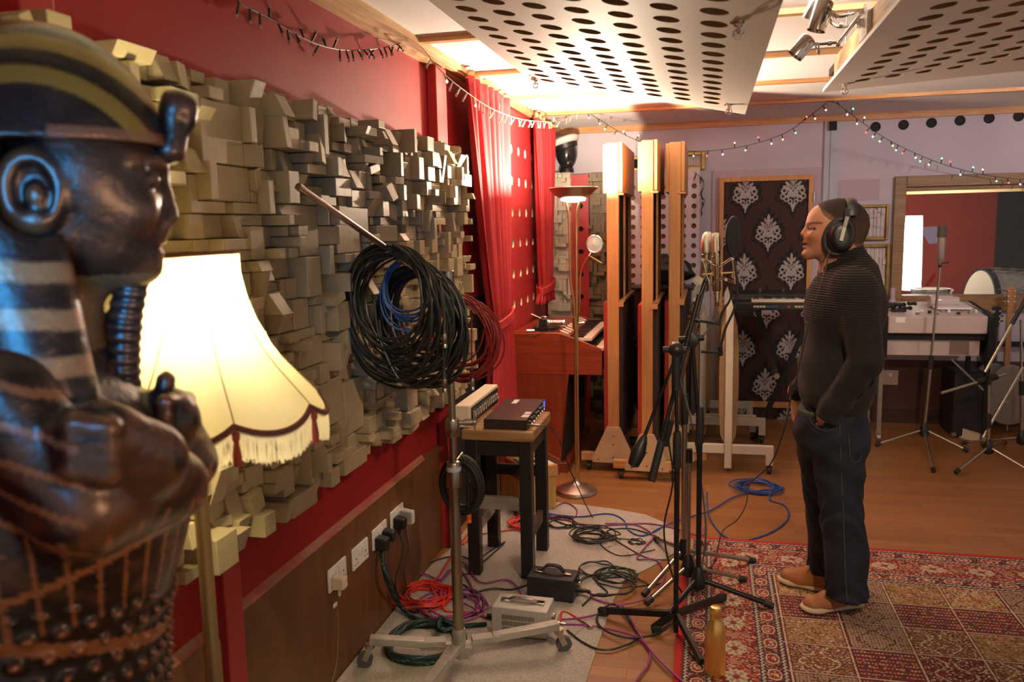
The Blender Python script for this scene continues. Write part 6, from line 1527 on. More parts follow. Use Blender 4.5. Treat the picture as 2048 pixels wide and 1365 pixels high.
# shoes
M['tan'] = mat('tan_leather', (.36,.135,.042), .5, noise=.2, scale=12, bump=.12, bscale=160); M['sole'] = mat('cream_rubber_sole', (.52,.42,.29), .6)
def shoe(toe, heel, nm_l):
    T, H_ = np.array(toe), np.array(heel); d = (T-H_); L = np.linalg.norm(d); d /= L; s_ = np.array([-d[1], d[0], 0]); zb = .011
    P_3 = lambda u, w, z: H_+d*u*L+s_*w+np.array([0,0,zb+z])
    S = Solid(np.minimum(T, H_)+(-.09,-.09,-.005), np.maximum(T, H_)+(.09,.09,.16), .0042)
    S.cap(P_3(.17,0,.016), P_3(.45,0,.016), .040, .037, 0, fl=((0,0,1),2.2)); S.cap(P_3(.45,0,.016), P_3(.80,0,.018), .038, .050, .02, fl=((0,0,1),2.4)); S.cap(P_3(.80,0,.018), P_3(.86,0,.020), .049, .044, .02, fl=((0,0,1),2.4))
    S.plane(P_3(0,0,.0), (0,0,-1), .004); v, F = S.mesh(1); so = solid_obj('sole', v, F, M['sole'], t)
    S = Solid(np.minimum(T, H_)+(-.09,-.09,.0), np.maximum(T, H_)+(.09,.09,.18), .0042)
    S.cap(P_3(.17,0,.05), P_3(.45,0,.048), .037, .036, 0); S.cap(P_3(.45,0,.046), P_3(.85,0,.034), .038, .034, .03); S.cap(P_3(.62,.010,.034), P_3(.82,.006,.030), .040, .034, .02, fl=((0,0,1),1.3)); S.cap(P_3(.62,-.010,.034), P_3(.82,-.006,.030), .040, .034, .02, fl=((0,0,1),1.3))
    S.cap(P_3(.20,0,.07), P_3(.36,0,.085), .036, .033, .02); S.cap(P_3(.36,0,.085), P_3(.62,0,.058), .030, .026, .02)
    S.cap(P_3(.20,0,.135), P_3(.33,0,.125), .030, .026, .005, 'sub'); S.plane(P_3(0,0,.022), (0,0,-1), .003)
    v, F = S.mesh(1); up_ = solid_obj('shoe_upper', v, F, M['tan'], t)
    lc = MB()
    for k in range(5):
        u = .44+.055*k; zz = .098-.0105*k-.10*max(0,u-.6); lc.tube(spl([V(P_3(u-.01,-.026,zz-.010)), V(P_3(u,0,zz+.010)), V(P_3(u+.012,.026,zz-.010))], 5), .0026, 6)
    lc.tube(spl([V(P_3(.43,0,.110)), V(P_3(.42,.03,.112)), V(P_3(.46,.04,.09)), V(P_3(.44,.01,.108))], 5), .0024, 6)
    build('laces', lc, mat('brown_laces', (.10,.045,.02), .8) if nm_l == 0 else bpy.data.materials['brown_laces'], up_)
fa, fb = fl(1604,1226,.011), fl(1731,1211,.011); shoe((fa.x,fa.y,0), (fb.x,fb.y,0), 0)
fa, fb = fl(1560,1162,.011), fl(1672,1190,.011); shoe((fa.x,fa.y,0), (fb.x,fb.y,0), 1)

# headphones
t = thing('headphones', 'big black closed headphones on the head of the singing man', 'headphones', tuple(hp(1680,475)))
M['hpblack'] = mat('matt_black_headphone', (.012,.012,.013), .38)
for sg in (-1,1):
    q = lambda x_, y_, dy: V(hp(x_, y_, sg*dy))
    cc = hp(1679,474,sg*.098); Rz = Matrix.Rotation(.16, 3, 'Y')
    S = Solid(cc-np.array((.075,.05,.095)), cc+np.array((.075,.05,.095)), .004)
    S.ell(cc+np.array((0,-sg*.012,0)), (.050,.022,.068), 0, M=[list(r) for r in Matrix.Rotation(.14, 3, 'Y')]); S.ell(cc+np.array((.006,sg*.012,0)), (.040,.028,.058), .012, M=[list(r) for r in Matrix.Rotation(.14, 3, 'Y')])
    S.plane(cc+np.array((0,sg*.030,0)), (0,sg,0), .008)
    v, F = S.mesh(1); ec = solid_obj('ear_cup', v, F, M['hpblack'], t)
    ring = [V(cc)+V((.052*math.cos(a)+.010*math.sin(a), -sg*.020, .070*math.sin(a))) for a in [2*PI*k/32 for k in range(32)]]
    build('ear_pad', MB().tube(ring, .011, 10, closed=True), M['rubber'], ec)
    build('yoke', MB().bar(q(1695,434,.112), q(1689,455,.134), .005, .014, (1,0,0)).bar(q(1689,455,.134), q(1682,482,.138), .005, .014, (1,0,0)), mat('grey_satin_yoke', (.30,.28,.26), .5, .4), t)
    build('slider', MB().bar(q(1697,418,.092), q(1693,442,.110), .014, .022, (1,0,0)), M['hpblack'], t, bev=.003)
p0, p1 = hp(1693,440,-.108), hp(1693,440,.108)
arc = []
zt_ = hp(1697,400)[2]
for k in range(25):
    a = PI*k/24; arc.append(V((hp(1696,420)[0]+.004*math.sin(a), YM-.104*math.cos(a), hp(1696,432)[2]+(zt_-hp(1696,432)[2])*math.sin(a)**.72)))
hb = MB()
P = []
for k, p in enumerate(arc):
    tg = (arc[min(k+1,24)]-arc[max(k-1,0)]).normalized(); nrm = V((0,-tg.z,tg.y)); wd_ = .019
    P.append([p+V((-wd_,0,0))-nrm*.004, p+V((-wd_,0,0))+nrm*.004, p+V((-wd_*.5,0,0))+nrm*.009, p+V((wd_*.5,0,0))+nrm*.009, p+V((wd_,0,0))+nrm*.004, p+V((wd_,0,0))-nrm*.004, p+V((-wd_,0,0))-nrm*.004])
build('headband', hb.grid(P), mat('worn_black_leatherette', (.035,.034,.036), .4, bump=.15, bscale=120), t, fix=True, smooth=60)
lp = [hp(1661,500,-.115), hp(1656,515,-.13), hp(1650,545,-.15), hp(1632,600,-.19), hp(1615,660,-.20), hp(1601,720,-.195), hp(1590,770,-.19), hp(1581,800,-.19), hp(1576,830,-.19), hp(1562,880,-.19), hp(1540,930,-.15)]
pts = [V(p) for p in lp]+[V(fl(1500,970,.45)), V(fl(1492,1010,.20)), V(fl(1475,1040,.05)), V(fl(1446,1062,.016)), V(fl(1437,1090,.016)), V(fl(1428,1125,.016)), V(fl(1412,1150,.016))]
build('headphone_lead', MB().tube(spl(pts, 8), .0028, 7), M['jet'], t)
build('inline_box', MB().tube([V(hp(1583,770,-.19)), V(hp(1579,795,-.19))], .008, 10), M['jet'], t)
# ---------------------------------------------------------------- gilded pharaoh statue in the left foreground
OS = np.array((-.862,1.05)); fa_ = math.radians(33.0); fh = np.array((math.cos(fa_), math.sin(fa_))); lh = np.array((fh[1], -fh[0]))
def zp(py): return float(sp(200, py)[2])
def sp(px, py, l=0.0):
    d = ray(px, py); bx, by = OS[0]+l*lh[0], OS[1]+l*lh[1]; det = d.x*-fh[1]+fh[0]*d.y
    tt = (bx*-fh[1]+fh[0]*by)/det; s_ = (d.x*by-d.y*bx)/det
    return np.array((s_, l, CAMZ+tt*d.z))
def s2w(v): return np.stack([OS[0]+v[:,0]*fh[0]+v[:,1]*lh[0], OS[1]+v[:,0]*fh[1]+v[:,1]*lh[1], v[:,2]], 1)
t = thing('pharaoh_statue', 'dark bronze-painted pharaoh statue with crossed arms, facing the room', 'statue', (OS[0]+fh[0]*-.08, OS[1]+fh[1]*-.08, 0)); PH = t
M['bronzepaint'] = vcol('rubbed_bronze_paint', .36, bump=.25, bscale=70, metal=.15)
_b = M['bronzepaint'].node_tree.nodes['Principled BSDF']; _b.inputs['Coat Weight'].default_value = .7; _b.inputs['Coat Roughness'].default_value = .27
def worn(v, F, dark, cop, gain=260, seed=1, extra=None):
    N = vnormals(v, F); q = v.copy()
    for _ in range(10):
        acc = np.zeros_like(q); cn = np.zeros(len(q))
        for i in range(4): np.add.at(acc, F[:, i], q[F[:, (i+1) % 4]]+q[F[:, i-1]]); np.add.at(cn, F[:, i], 2)
        q = .5*q+.5*acc/cn[:, None]
    cv = ((v-q)*N).sum(1); n = np.sin(v[:,0]*61+3*np.sin(v[:,2]*37))*np.sin(v[:,2]*53+2*np.sin(v[:,1]*47))
    w = np.clip(cv*gain+.20*n-.02, 0, 1)
    if extra is not None: w = np.maximum(w, extra)
    return np.array(dark)*(1-w[:,None])+np.array(cop)*w[:,None]
DK, CO = (.012,.0075,.006), (.34,.135,.05)
def build_figure():
    S = Solid((-.36,-.31,.0),(.20,.31,2.0), .0052)
    S.ell(sp(150,355), (.116,.108,.134), 0); S.ell(sp(216,425), (.074,.078,.112), .03)
    for g in (-1,1):
        S.cap(sp(120,478,g*.062), sp(270,528,g*.016), .036, .028, .025)
        S.ell(sp(255,420,g*.048), (.036,.028,.034), .02)
        S.cap(sp(323,330,g*.012), sp(262,322,g*.072), .011, .009, .012)
        S.ell(sp(318,358,g*.040), (.032,.022,.016), .012, 'sub')
        S.ell(sp(292,360,g*.040), (.020,.022,.014), .005)
        S.cap(sp(312,349,g*.022), sp(262,356,g*.064), .0055, .005, .004); S.cap(sp(308,370,g*.024), sp(262,360,g*.066), .0045, .004, .004)
        S.cap(sp(262,358,g*.066), sp(190,352,g*.088), .006, .005, .005)
        S.ell(sp(318,448,g*.018), (.016,.011,.012), .008)
        # ear, hollow
        S.ell(sp(60,385,g*.100), (.044,.020,.060), .010); S.ell(sp(62,380,g*.118), (.027,.018,.042), .006, 'sub'); S.ell(sp(72,392,g*.108), (.013,.010,.018), .006); S.ell(sp(66,440,g*.104), (.022,.015,.018), .008)
    S.cap(sp(318,345), sp(334,425), .011, .0165, .014); S.ell(sp(330,438), (.017,.017,.012), .008)
    S.ell(sp(312,462), (.018,.032,.014), .014); S.ell(sp(312,484), (.016,.030,.0085), .006); S.ell(sp(309,503), (.015,.027,.0095), .006); S.cap(sp(326,493,-.025), sp(326,493,.025), .004, .004, .004, 'sub')
    S.ell(sp(287,532), (.024,.026,.022), .018)
    S.cap(sp(120,500), sp(115,690), .056, .066, .035)
    # bust, trunk and mummy-shaped body down to the base
    S.cap(sp(25,800,-.13), sp(25,800,.13), .080, .080, .05)
    S.ell(sp(80,990), (.195,.178,.185), .07)
    S.cap(sp(72,1000), sp(62,1400), .200, .178, .08); S.cap(sp(62,1400), np.array((-.075,0,.24)), .178, .15, .06)
    S.ell(np.array((-.07,0,.10)), (.22,.20,.10), .06)
    # crossed arms and hands
    for g, dz in ((1,0),(-1,-45)):
        S.cap(sp(5,800,g*.195), sp(170,1015+dz*.4,g*.205), .060, .060, .04); S.cap(sp(170,1015+dz*.4,g*.205), sp(338,972+dz,g*.10), .058, .050, .03)
    S.cap(sp(338,972,.10), sp(285,915,.19), .050, .044, .02)
    S.cap(sp(300,918,.195), sp(205,890,.232), .048, .054, .02, fl=((0,1,0),1.5))
    for k in range(4):
        y0 = 852+29*k; S.cap(sp(215,y0+6,.262), sp(150,y0-4,.262), .0175, .016, .006); S.cap(sp(150,y0-4,.262), sp(100,y0+6,.243), .016, .0135, .005)
    S.cap(sp(250,850,.225), sp(205,825,.235), .018, .016, .01)
    S.cap(sp(375,925,-.10), sp(335,850,.01), .050, .045, .02); S.ell(sp(338,836,.015), (.042,.048,.048), .02)
    for k in range(4): S.cap(sp(372,800+24*k,-.02), sp(330,806+24*k,.065), .0155, .014, .005)
    S.cap(sp(300,930,.05), sp(332,760,.02), .014, .014, .006)
    X, Y, Z = S.grid(); th = np.arctan2(Y, X+.085); low = Z < zp(1140)+.05*np.cos(th)*0
    bead = np.maximum(0, np.sin(th*32+np.floor((Z+.017)/.034) % 2*PI))*np.maximum(0, np.sin(Z*2*PI/.034))
    slope = zp(1150)-.03*np.cos(th*2)
    S.d -= (np.where(Z < slope, .0130*bead**.6, 0)*(Z > .25)).astype(np.float32)
    return S.mesh(1)
v, F = build_figure()
th = np.arctan2(v[:,1], v[:,0]+.085); z = v[:,2]; s_ = v[:,0]
lines = np.zeros(len(v)); rgn = (z < zp(965)) & (z > zp(1150))
lines = np.maximum(lines, np.where(rgn & (np.abs(np.mod(th*5.2,1)-.5) < .085), .8, 0))
for yb, sl in ((1040,.05),(1152,-.06),(1165,-.06)):
    lines = np.maximum(lines, np.where(np.abs(z-zp(yb)-sl*np.cos(th)*1.0+.02) < .0055, .9, 0))
up_ = (z > zp(1000)) & (z < zp(690)) & (v[:,1] > .12) & (s_ < -.02)
lines = np.maximum(lines, np.where(up_ & (np.mod(z*21+s_*9,1) < .22), .75, 0))
arm_ = (z > zp(1030)) & (z < zp(870)) & (s_ > .10)
lines = np.maximum(lines, np.where(arm_ & (np.mod(s_*22+z*14,1) < .16), .7, 0))
face = (z > zp(560)) & (s_ > -.02)
handm = (z < zp(800)) & (z > zp(985)) & (v[:,1] > .19) & (s_ < .08) & (s_ > -.03)
sl2 = zp(1150)-.03*np.cos(th*2); bead = np.maximum(0, np.sin(th*32+np.floor((z+.017)/.034) % 2*PI))*np.maximum(0, np.sin(z*2*PI/.034))
lines = np.maximum(lines, np.where((z < sl2), np.clip((bead-.40)*2.2, 0, .9), 0))
col = worn(v, F, DK, CO, 230, 1, lines)
col[face] = col[face]*.8+np.array((.16,.070,.028))*.20
col[handm] = col[handm]*.7+np.array((.20,.10,.045))*.32
neck = (z < zp(548)) & (z > zp(690)) & (s_ > -.06) & (np.abs(v[:,1]) < .10)
col[neck] = col[neck]*.5+np.array((.30,.20,.08))*.5
solid_obj('figure', s2w(v), F, M['bronzepaint'], t, col)
# striped nemes headdress with lappets
S = Solid((-.40,-.27,1.28),(.19,.27,2.0), .0052)
S.ell(sp(86,318), (.167,.124,.188), 0)
S.cap(sp(40,430,0), sp(20,640,0), .15, .16, .05)
S.ell(sp(215,428), (.095,.105,.142), .015, 'sub')
X, Y, Z = S.grid()
S.d = np.maximum(S.d, np.where(Z < zp(300), (X-sp(8,0)[0]), -1)).astype(np.float32)
S.ell(sp(150,340), (.112,.104,.136), .0, 'sub')
for g in (-1,1): S.cap(sp(2,520,g*.11), sp(78,800,g*.15), .082, .072, .03, fl=((0,g,-.1),1.25))
S.cap(sp(110,500), sp(120,700), .068, .070, .02, 'sub'); S.ell(sp(60,385,.125), (.046,.060,.064), .01, 'sub'); S.ell(sp(60,385,-.125), (.046,.060,.064), .01, 'sub')
S.plane(sp(0,812), (0,0,-1), .01)
v, F = S.mesh(1); z = v[:,2]; rr = np.hypot(v[:,0]-sp(60,0)[0], z-zp(400))
gold = np.zeros(len(v))
for a, b in ((.148,.168),(.196,.214),(.240,.250)): gold = np.maximum(gold, (smooth01(rr, a-.004, a)*(1-smooth01(rr, b, b+.004))))
gold *= (z > zp(310)); lap = (z < zp(500)); per = .0590; ph = np.mod((z-zp(800)+.10*v[:,0])/per, 1)
lapm = lap*(smooth01(ph, .02, .08)*(1-smooth01(ph, .46, .52)))
band = ((z < zp(272)) & (z > zp(322)) & (v[:,0] > sp(100,0)[0])).astype(float)
col = worn(v, F, (.012,.009,.010), (.20,.10,.04), 130, 2)*.8
col = col*(1-gold[:,None])+np.array((.30,.19,.03))*gold[:,None]
col = col*(1-lapm[:,None])+np.array((.36,.20,.085))*lapm[:,None]
col = col*(1-.8*band[:,None])+np.array((.30,.13,.06))*.8*band[:,None]
solid_obj('headdress', s2w(v), F, M['bronzepaint'], t, col)
S = Solid((.06,-.06,1.70),(.20,.06,1.92), .0042)
S.cap(sp(346,300), sp(344,225), .016, .020, 0); S.ell(sp(362,212), (.024,.020,.020), .012); S.ell(sp(376,232), (.013,.014,.022), .008); S.cap(sp(338,300), sp(355,262), .022, .016, .01); S.ell(sp(348,198), (.018,.018,.014), .008)
v, F = S.mesh(1); solid_obj('cobra_crest', s2w(v), F, M['bronzepaint'], t, worn(v, F, (.014,.009,.008), (.26,.10,.045), 120, 3))
S = Solid((-.02,-.06,1.34),(.13,.06,1.62), .0042)
S.cap(sp(268,545), sp(246,655), .023, .025, 0); S.cap(sp(246,655), sp(243,785), .025, .027, .01); S.ell(sp(248,795), (.028,.027,.022), .01)
v, F = S.mesh(1); pl = .0015*np.sin(v[:,2]*2*PI/.017+v[:,0]*60); N = vnormals(v, F); v = v+N*pl[:,None]
solid_obj('beard', s2w(v), F, M['bronzepaint'], t, worn(v, F, (.016,.014,.016), (.20,.085,.035), 200, 4, np.clip(pl/.0015-.6,0,.4)))
lamp('blue_lamp_light', (-.50,.20,1.72), 22.0, (.05,.42,1.0), .20, 'SPOT', (-.84,1.02,1.62), 34, .7)
lamp('side_lamp_light', (.35,.55,1.45), 7.0, (1.0,.50,.25), .14, 'SPOT', (-.80,1.05,1.45), 50, .5)

# ---------------------------------------------------------------- stands and guitars at the right
def far_stand(label, base, feet, top, tm, mic=None, boom=None):
    hb_ = V((base.x, base.y, 0)); t = thing('microphone_stand', label, 'stand', tuple(hb_), 'silver stands on the right of the room')
    tripod(t, hb_, feet, tm, .0095, .13)
    tv = V(top); mid_ = V((base.x,base.y,.14)).lerp(tv, .42)
    build('pole', MB().tube([(base.x,base.y,.13), mid_], .0125, 16), tm, t); build('upper_pole', MB().tube([mid_, tv], .0085, 14), tm, t)
    dd = (tv-V((base.x,base.y,.14))).normalized(); build('pole_grip', MB().tube([mid_-dd*.05, mid_-dd*.045, mid_+dd*.045, mid_+dd*.05], [.012,.017,.017,.012], 16), M['rubber'], t)
    return t
b = fl(1847,888,.03)
tp = wy(1880,535,b.y)
t = far_stand('silver stand holding an upright microphone, standing in front of the electric piano', b, [fl(1752,890,.02), fl(1936,902,.02), fl(1867,942,.02)], tp, M['legsteel'])
build('mic_clip', MB().tube([tp, tp+V((0,0,.06))], [.012,.014], 14).cyl(tp+V((0,-.02,.03)), tp+V((.05,-.02,.035)), .006), M['black'], t)
m0, m1 = wy(1880,530,b.y-.012), wy(1885,452,b.y-.012); um = (m1-m0).normalized(); Lm = (m1-m0).length
t = thing('long_microphone', 'slim grey microphone with a dark grille on the stand before the window', 'microphone', tuple(m0))
build('body', MB().lathe(m0, [(.009,0),(.020,.03),(.026,.06),(.027,Lm*.70),(.025,Lm*.71)], 24, um), mat('warm_grey_metal', (.36,.30,.26), .4, .6), t, smooth=35)
build('grille', MB().lathe(m0+um*Lm*.71, [(.029,0),(.031,.005),(.031,Lm*.26),(.026,Lm*.29),(.001,Lm*.295)], 24, um), mat('dark_mic_mesh', (.13,.11,.09), .5, .7, bump=.5, bscale=500), t, smooth=50)
b = fl(1975,925,.03); tp = wy(1977,770,b.y)
t = far_stand('silver boom stand with a short crossbar, right of the electric piano', b, [fl(1912,945,.02), fl(2075,952,.02), fl(2010,885,.02)], tp, M['legsteel'])
p0, p1 = wy(1882,787,b.y-.05), wy(2012,748,b.y+.05); build('crossbar', MB().tube([p0, p1], .010, 14), M['legsteel'], t); build('clamp', MB().tube([p0.lerp(p1,.56), p0.lerp(p1,.86)], .020, 14).cyl(tp, tp+V((0,0,.06)), .016), M['black'], t)
p0, p1 = wy(1970,745,b.y+.02), wy(2056,590,b.y+.12); build('boom', MB().tube([p0, p0.lerp(p1,.62)], .0105, 14), M['legsteel'], t); build('boom', MB().tube([p0.lerp(p1,.62), p1], .015, 14), M['black'], t)
b = fl(2042,905,.03); tp = wy(2042,640,b.y)
t = far_stand('silver stand at the right edge, behind the short crossbar', b, [fl(1925,886,.02), fl(2100,925,.02), fl(2070,870,.02)], tp, M['legsteel'])
p0, p1 = wy(1966,876,b.y-.2), wy(2046,735,b.y-.05); build('slanted_tube', MB().tube([p0, p1], .010, 14), M['legsteel'], t)
def guitar(label, px, ytop, Yg, neckm, bodym, hc, bodyoff):
    a, b = wy(px,ytop,Yg), wy(px+1,735,Yg); t = thing('guitar', label, 'guitar', (a.x,Yg,.02))
    build('headstock', MB().prism([(a.x-.022,Yg,a.z-.16),(a.x+.022,Yg,a.z-.16),(a.x+.034,Yg,a.z-.02),(a.x+.01,Yg,a.z),(a.x-.03,Yg,a.z-.01)], (0,.016,0)), hc, t, bev=.003)
    for k in range(3):
        for sx in (-1,1): pg = MB().cyl((a.x+sx*.026,Yg+.008,a.z-.04-k*.04),(a.x+sx*.052,Yg+.008,a.z-.04-k*.04),.007,n=8).lathe((a.x+sx*.02,Yg-.001,a.z-.04-k*.04),[(.006,0),(.006,.012)],10,(0,-1,0)); build('tuning_peg', pg, M['chrome'], t)
    build('neck', MB().box((a.x-.021,Yg,a.z-.16),(a.x+.021,Yg+.02,.52)), neckm, t, bev=.004)
    pl_ = []
    for k in range(40):
        u = 2*PI*k/40; r = 1+.16*math.cos(2*u)-.05*math.sin(u); pl_.append((a.x+bodyoff+.165*math.sin(u)*r*(1-.10*math.cos(u)), Yg-.012, .30+.235*math.cos(u)*(1-.03*math.cos(u))))
    build('body', MB().prism(pl_, (0,.045,0)), bodym, t, bev=.008, fix=True)
    build('strings', MB().box((a.x-.012,Yg-.004,.25),(a.x-.010,Yg-.002,a.z-.16)).box((a.x+.010,Yg-.004,.25),(a.x+.012,Yg-.002,a.z-.16)).box((a.x-.03,Yg-.018,.23),(a.x+.03,Yg-.012,.25)), M['steel'], t)
    build('end_pin', MB().cyl((a.x+bodyoff,Yg+.01,.07),(a.x+bodyoff,Yg+.01,.012),.008), M['steel'], t)
M['maple'] = mat('maple_neck', (.42,.20,.08), .4)
guitar('guitar with a black headstock hanging left of the tan-necked one', 1994, 612, 6.98, M['blackgloss'], mat('grey_sunburst_body', (.22,.19,.16), .3), M['blackgloss'], .0)
guitar('guitar with a tan maple neck at the right edge of the room', 2024, 572, 6.90, M['maple'], mat('warm_grey_body', (.26,.22,.18), .3), M['maple'], .03)
gx = wy(1994,700,7.05).x; t = thing('guitar_rack', 'black rack holding the guitars against the back wall', 'stand', (gx+.12,7.04,0))
gz = wy(2000,690,7.0).z
build('rail', MB().box((gx-.12,7.035,gz-.02),(gx+.42,7.06,gz+.02)), M['blackmetal'], t)
build('upright', MB().box((gx+.38,7.035,0),(gx+.41,7.06,gz-.021)), M['blackmetal'], t); build('upright', MB().box((gx-.11,7.035,0),(gx-.08,7.06,gz-.021)), M['blackmetal'], t)

# ---------------------------------------------------------------- fairy lights
M['fwire'] = mat('dark_green_wire', (.012,.018,.012), .5); M['fclear'] = mat('clear_wire', (.50,.46,.40), .3)
FL_ = {'blue': ((.25,.20,1.0), 12.0), 'green': ((.10,1.0,.45), 4.0), 'red': ((1.0,.06,.04), 3.5), 'amber': ((1.0,.50,.14), 4.0)}
for k_, (c_, e_) in FL_.items(): M['led_'+k_] = mat('lit_'+k_+'_bulb', c_, .3, emis=c_, estr=e_)
M['led_off'] = mat('unlit_bulb', (.45,.30,.22), .25)
def fairy(name, label, pts, n, wm, cols, size=1.0, seed=0, wr=.0022):
    q = spl(pts, 10); r_ = random.Random(seed); t = thing('fairy_lights', label, 'fairy lights', tuple(q[0]))
    build('wire', MB().tube(q, wr, 6), wm, t)
    L = [0]
    for a, b in zip(q, q[1:]): L.append(L[-1]+(b-a).length)
    for k in range(n):
        d = L[-1]*(k+.5)/n; i = max(j for j in range(len(L)) if L[j] <= d); i = min(i, len(q)-2); p = q[i].lerp(q[i+1], (d-L[i])/max(1e-6, L[i+1]-L[i]))
        dv = V((r_.uniform(-.6,.6), r_.uniform(-.2,.2), r_.choice((-1,-1,-1,.9))*r_.uniform(.6,1))).normalized(); c_ = cols[k % len(cols)]
        s = build('bulb_holder', MB().tube([p, p+dv*.030*size], [.0028*size,.0042*size], 7), wm, t)
        build('bulb', MB().ball(p+dv*.036*size, .0050*size, 8, (1,1,1.2)), M['led_'+c_], s)
    return t
X1 = LWX+.035
fairy('fairy_lights', 'unlit fairy lights sagging along the top of the red wall', [wx(x,y,X1) for x, y in ((470,-12),(482,8),(530,32),(590,68),(640,90),(690,100),(745,98),(790,90),(816,80))], 26, M['fwire'], ['off'], 1.05, 3)
fairy('fairy_lights', 'pale fairy lights draped past the two red curtains to the corner', [wx(816,80,X1), wx(846,98,-1.24), wx(880,140,-1.16), wx(930,182,-1.13), wx(985,218,-1.12), wx(1040,238,-1.12), wx(1085,243,-1.12), wy(1120,243,6.3), wy(1150,228,6.12), wy(1166,219,6.10)], 34, M['fclear'], ['off','off','amber','off'], 1.15, 4)
fairy('fairy_lights', 'lit coloured fairy lights looping behind the timber gobos', [wy(1166,219,6.08), wy(1200,240,6.2), wy(1250,270,6.4), wy(1310,294,6.6), wy(1370,302,6.7), wy(1430,301,6.7), wy(1500,290,6.6), wy(1570,266,6.4), wy(1625,228,6.2), wy(1655,203,6.08)], 22, M['fwire'], ['blue','amber','green','red'], 1.05, 5)
fairy('fairy_lights', 'lit coloured fairy lights falling across the control-room window', [wy(1655,203,6.08), wy(1675,208,6.15), wy(1720,242,6.4), wy(1780,282,6.65), wy(1850,315,6.85), wy(1910,336,6.95), wy(1970,350,7.0), wy(2030,358,7.0), wy(2080,360,6.95)], 24, M['fwire'], ['green','red','blue','green','amber'], 1.05, 6)
fairy('fairy_lights', 'dark loose end of fairy lights beside the white holed board', [wy(1388,344,6.95), wy(1398,352,6.93), wy(1408,368,6.93), wy(1402,392,6.93), wy(1410,402,6.93), wy(1400,424,6.93)], 8, M['fwire'], ['off'], 1.6, 7)

# ---------------------------------------------------------------- cables over the floor
rc = random.Random(12)
def floor_pts(l, z): return [fl(x, y, z) for x, y in l]
def ring(cx, cy, n, r0, r1, z0, seed, ecc=1.0):
    r_ = random.Random(seed); c = fl(cx, cy, z0); out = []
    for k in range(n):
        R1 = r_.uniform(r0, r1); ox, oy = r_.uniform(-.02,.02), r_.uniform(-.02,.02); ph = r_.random()*6
        for i in range(20):
            a = 2*PI*i/20; out.append(V((c.x+ox+R1*math.cos(a)*(1+.08*math.sin(2*a+ph)), c.y+oy+R1*ecc*math.sin(a)*(1+.08*math.cos(3*a+ph)), z0+.0045*k*.8+.003*math.sin(5*a+ph))))
    return out
def cab(label, pts, r, mt, plug_m=None, name='floor_cable'):
    o = build(name, MB().tube(spl(pts, 6), r, 7), mt); tag(o, label, 'cable')
    if plug_m:
        o2 = thing  # plug at the last point
        d = (pts[-1]-pts[-2]).normalized(); build('plug', MB().tube([pts[-1]-d*.01, pts[-1]+d*.03, pts[-1]+d*.031, pts[-1]+d*.07], [.0045,.0085,.0098,.0098], 12), plug_m, o)
    return o
z0 = FZ+.005
cab('black lead from the rack preamp falling off the stool to the floor', [RKF+V((.06,0,0)), wy(1105,858,3.75), wy(1122,890,3.75), wy(1142,945,3.85)]+floor_pts(((1185,1035),(1225,1075),(1262,1100),(1300,1118),(1340,1120)), z0), .0030, M['jet'])
o = [x for x in bpy.data.objects if x.name.startswith('floor_cable')][0]
build('jack_plug', MB().lathe(RKF, [(.004,0),(.006,.004),(.0062,.045),(.0045,.062)], 16, (RKF+V((.06,0,0))-RKF)), M['steel'], o)
cab('black cable coil flat on the carpet right of the stool', ring(1184,1076,9,.070,.125,z0,31,.95)+floor_pts(((1215,1062),(1260,1058),(1310,1072)), z0), .0036, M['wire2'])
cab('scarlet cable coil on the carpet near the brown dado', floor_pts(((935,1070),(905,1110),(880,1150),(862,1170)), z0+.02)+ring(850,1196,9,.085,.135,z0,32)+floor_pts(((890,1222),(940,1226),(985,1240)), z0), .0048, M['wscarlet'])
cab('scarlet cable coil half hidden by the right stool legs', ring(1046,1052,8,.05,.085,z0,33)+floor_pts(((1010,1062),(960,1070),(925,1090)), z0), .0045, M['wscarlet'])
cab('scarlet cable end leaving the silver power supply', [o1*0+V(o1)+V((-.02,0,.01))]+floor_pts(((1125,1224),(1150,1234),(1164,1244)), z0), .0042, M['wscarlet'], M['steel'])
cab('purple cable tangled in loops behind the stand pole', floor_pts(((812,1185),(815,1160),(845,1148),(880,1160),(900,1140),(930,1150)), z0+.01)+ring(905,1215,4,.10,.16,z0+.004,34)+floor_pts(((880,1180),(895,1150),(925,1125),(960,1165),(1010,1160),(1035,1175),(1050,1208)), z0+.008), .0042, M['wpurple'])
cab('purple cable looping from the black power supply past the front stand', [V(o2)]+floor_pts(((1185,1196),(1215,1207),(1245,1209),(1290,1199),(1322,1172),(1328,1142),(1310,1120),(1275,1118),(1290,1095),(1306,1072),(1270,1050),(1210,1048)), z0+.003), .0042, M['wpurple'])
cab('purple cable running from the silver power supply off the near edge', [V(o1)]+floor_pts(((1175,1252),(1230,1262),(1272,1275),(1298,1300),(1297,1328),(1280,1352),(1255,1390)), z0), .0045, M['wpurple'])
cab('purple cable crossing the rug edge at the bottom of the picture', floor_pts(((1120,1240),(1165,1236),(1210,1225),(1245,1212),(1270,1255),(1300,1300),(1340,1342),(1390,1385)), z0+.006), .0045, M['wpurple'])
cab('purple cable ring on the carpet beside the uplighter base', floor_pts(((1105,1018),(1130,1006),(1152,1018),(1150,1034),(1125,1040),(1095,1032)), z0)+floor_pts(((1130,1040),(1180,1052),(1235,1050),(1300,1048),(1360,1060),(1402,1072),(1408,1056)), z0), .0042, M['wpurple'])
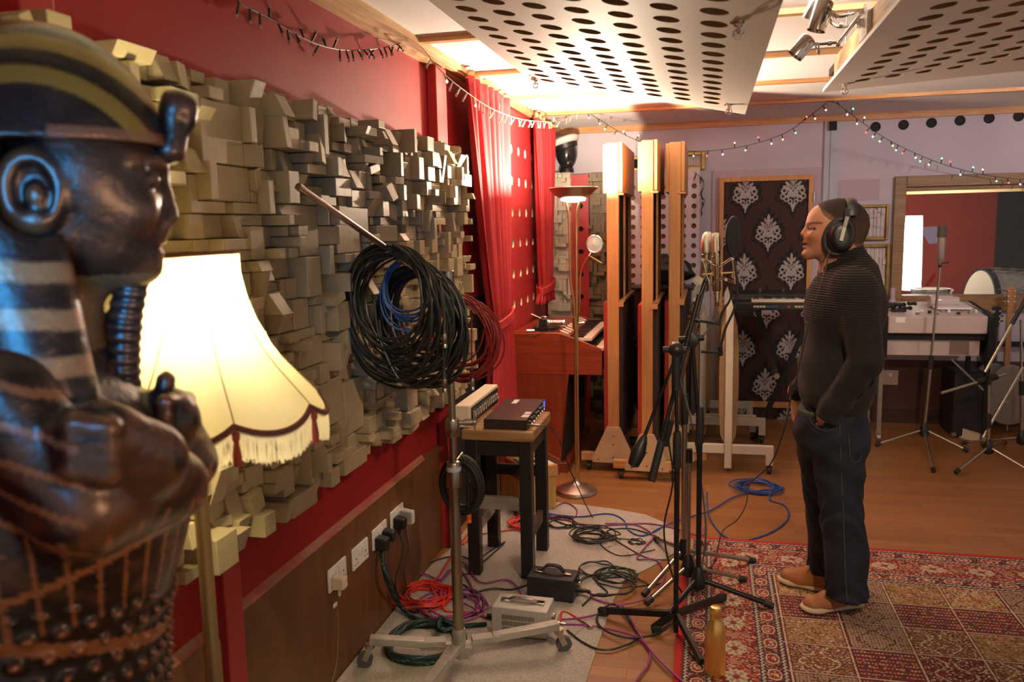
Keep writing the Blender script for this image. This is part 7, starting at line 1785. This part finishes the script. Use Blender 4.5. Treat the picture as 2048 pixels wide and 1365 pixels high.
cab('cobalt blue cable coil on the boards behind the singer', ring(1515,977,7,.085,.145,.006,35,1.0)+floor_pts(((1540,1000),(1570,1012),(1577,1035),(1555,1058),(1520,1074),(1475,1083),(1440,1066),(1418,1030),(1414,985)), .006), .0045, M['wcobalt'])
cab('cobalt blue cable running from the coil past the stands to the carpet', floor_pts(((1495,985),(1460,998),(1420,1022),(1375,1036),(1330,1052),(1288,1072),(1258,1062),(1246,1040)), z0)+floor_pts(((1215,1028),(1160,1034),(1110,1030)), z0), .0045, M['wcobalt'], mat('cobalt_plug', (.05,.10,.42), .4))
cab('dark green cable tangle on the carpet by the front stand legs', floor_pts(((1165,1212),(1190,1190),(1215,1186),(1195,1160)), z0)+ring(1225,1152,3,.075,.115,z0,36)+ring(1196,1140,2,.06,.09,z0+.01,37)+floor_pts(((1260,1150),(1300,1170),(1320,1168)), z0)+ring(1215,1172,2,.10,.13,z0+.012,38), .0040, M['wgreen'])
cab('thin dark loop of cable lying between the coil and the tangle', ring(1272,1083,2,.03,.042,z0,39)+floor_pts(((1240,1078),(1200,1086),(1240,1112),(1310,1100)), z0), .0028, M['jet'])
cab('black cable looped round the flat stand feet', floor_pts(((1135,1262),(1165,1285),(1200,1300),(1240,1295),(1275,1270)), z0)+floor_pts(((1230,1210),(1195,1232),(1205,1258),(1250,1276),(1300,1272),(1340,1252),(1350,1222)), z0+.008), .0045, M['wgreen'])
cab('black cable from the black power supply curling back to the stool', [V(i2)]+floor_pts(((1025,1180),(985,1178),(945,1188),(915,1200),(900,1185),(925,1170),(950,1190),(970,1205),(955,1228),(915,1236)), z0+.004), .0042, M['jet'])
cab('black leads in a knot on the carpet behind the stool', floor_pts(((1045,1040),(1030,1028),(1042,1014),(1070,1022),(1110,1042),(1160,1056),(1200,1052)), z0)+ring(1120,1045,3,.05,.085,z0,40), .0038, M['jet'])
cab('thin black leads beside the dado below the sockets', floor_pts(((842,1140),(870,1122),(915,1112),(950,1120),(985,1100),(1010,1085)), z0)+floor_pts(((960,1130),(930,1150),(900,1140)), z0+.006), .0034, M['jet'])
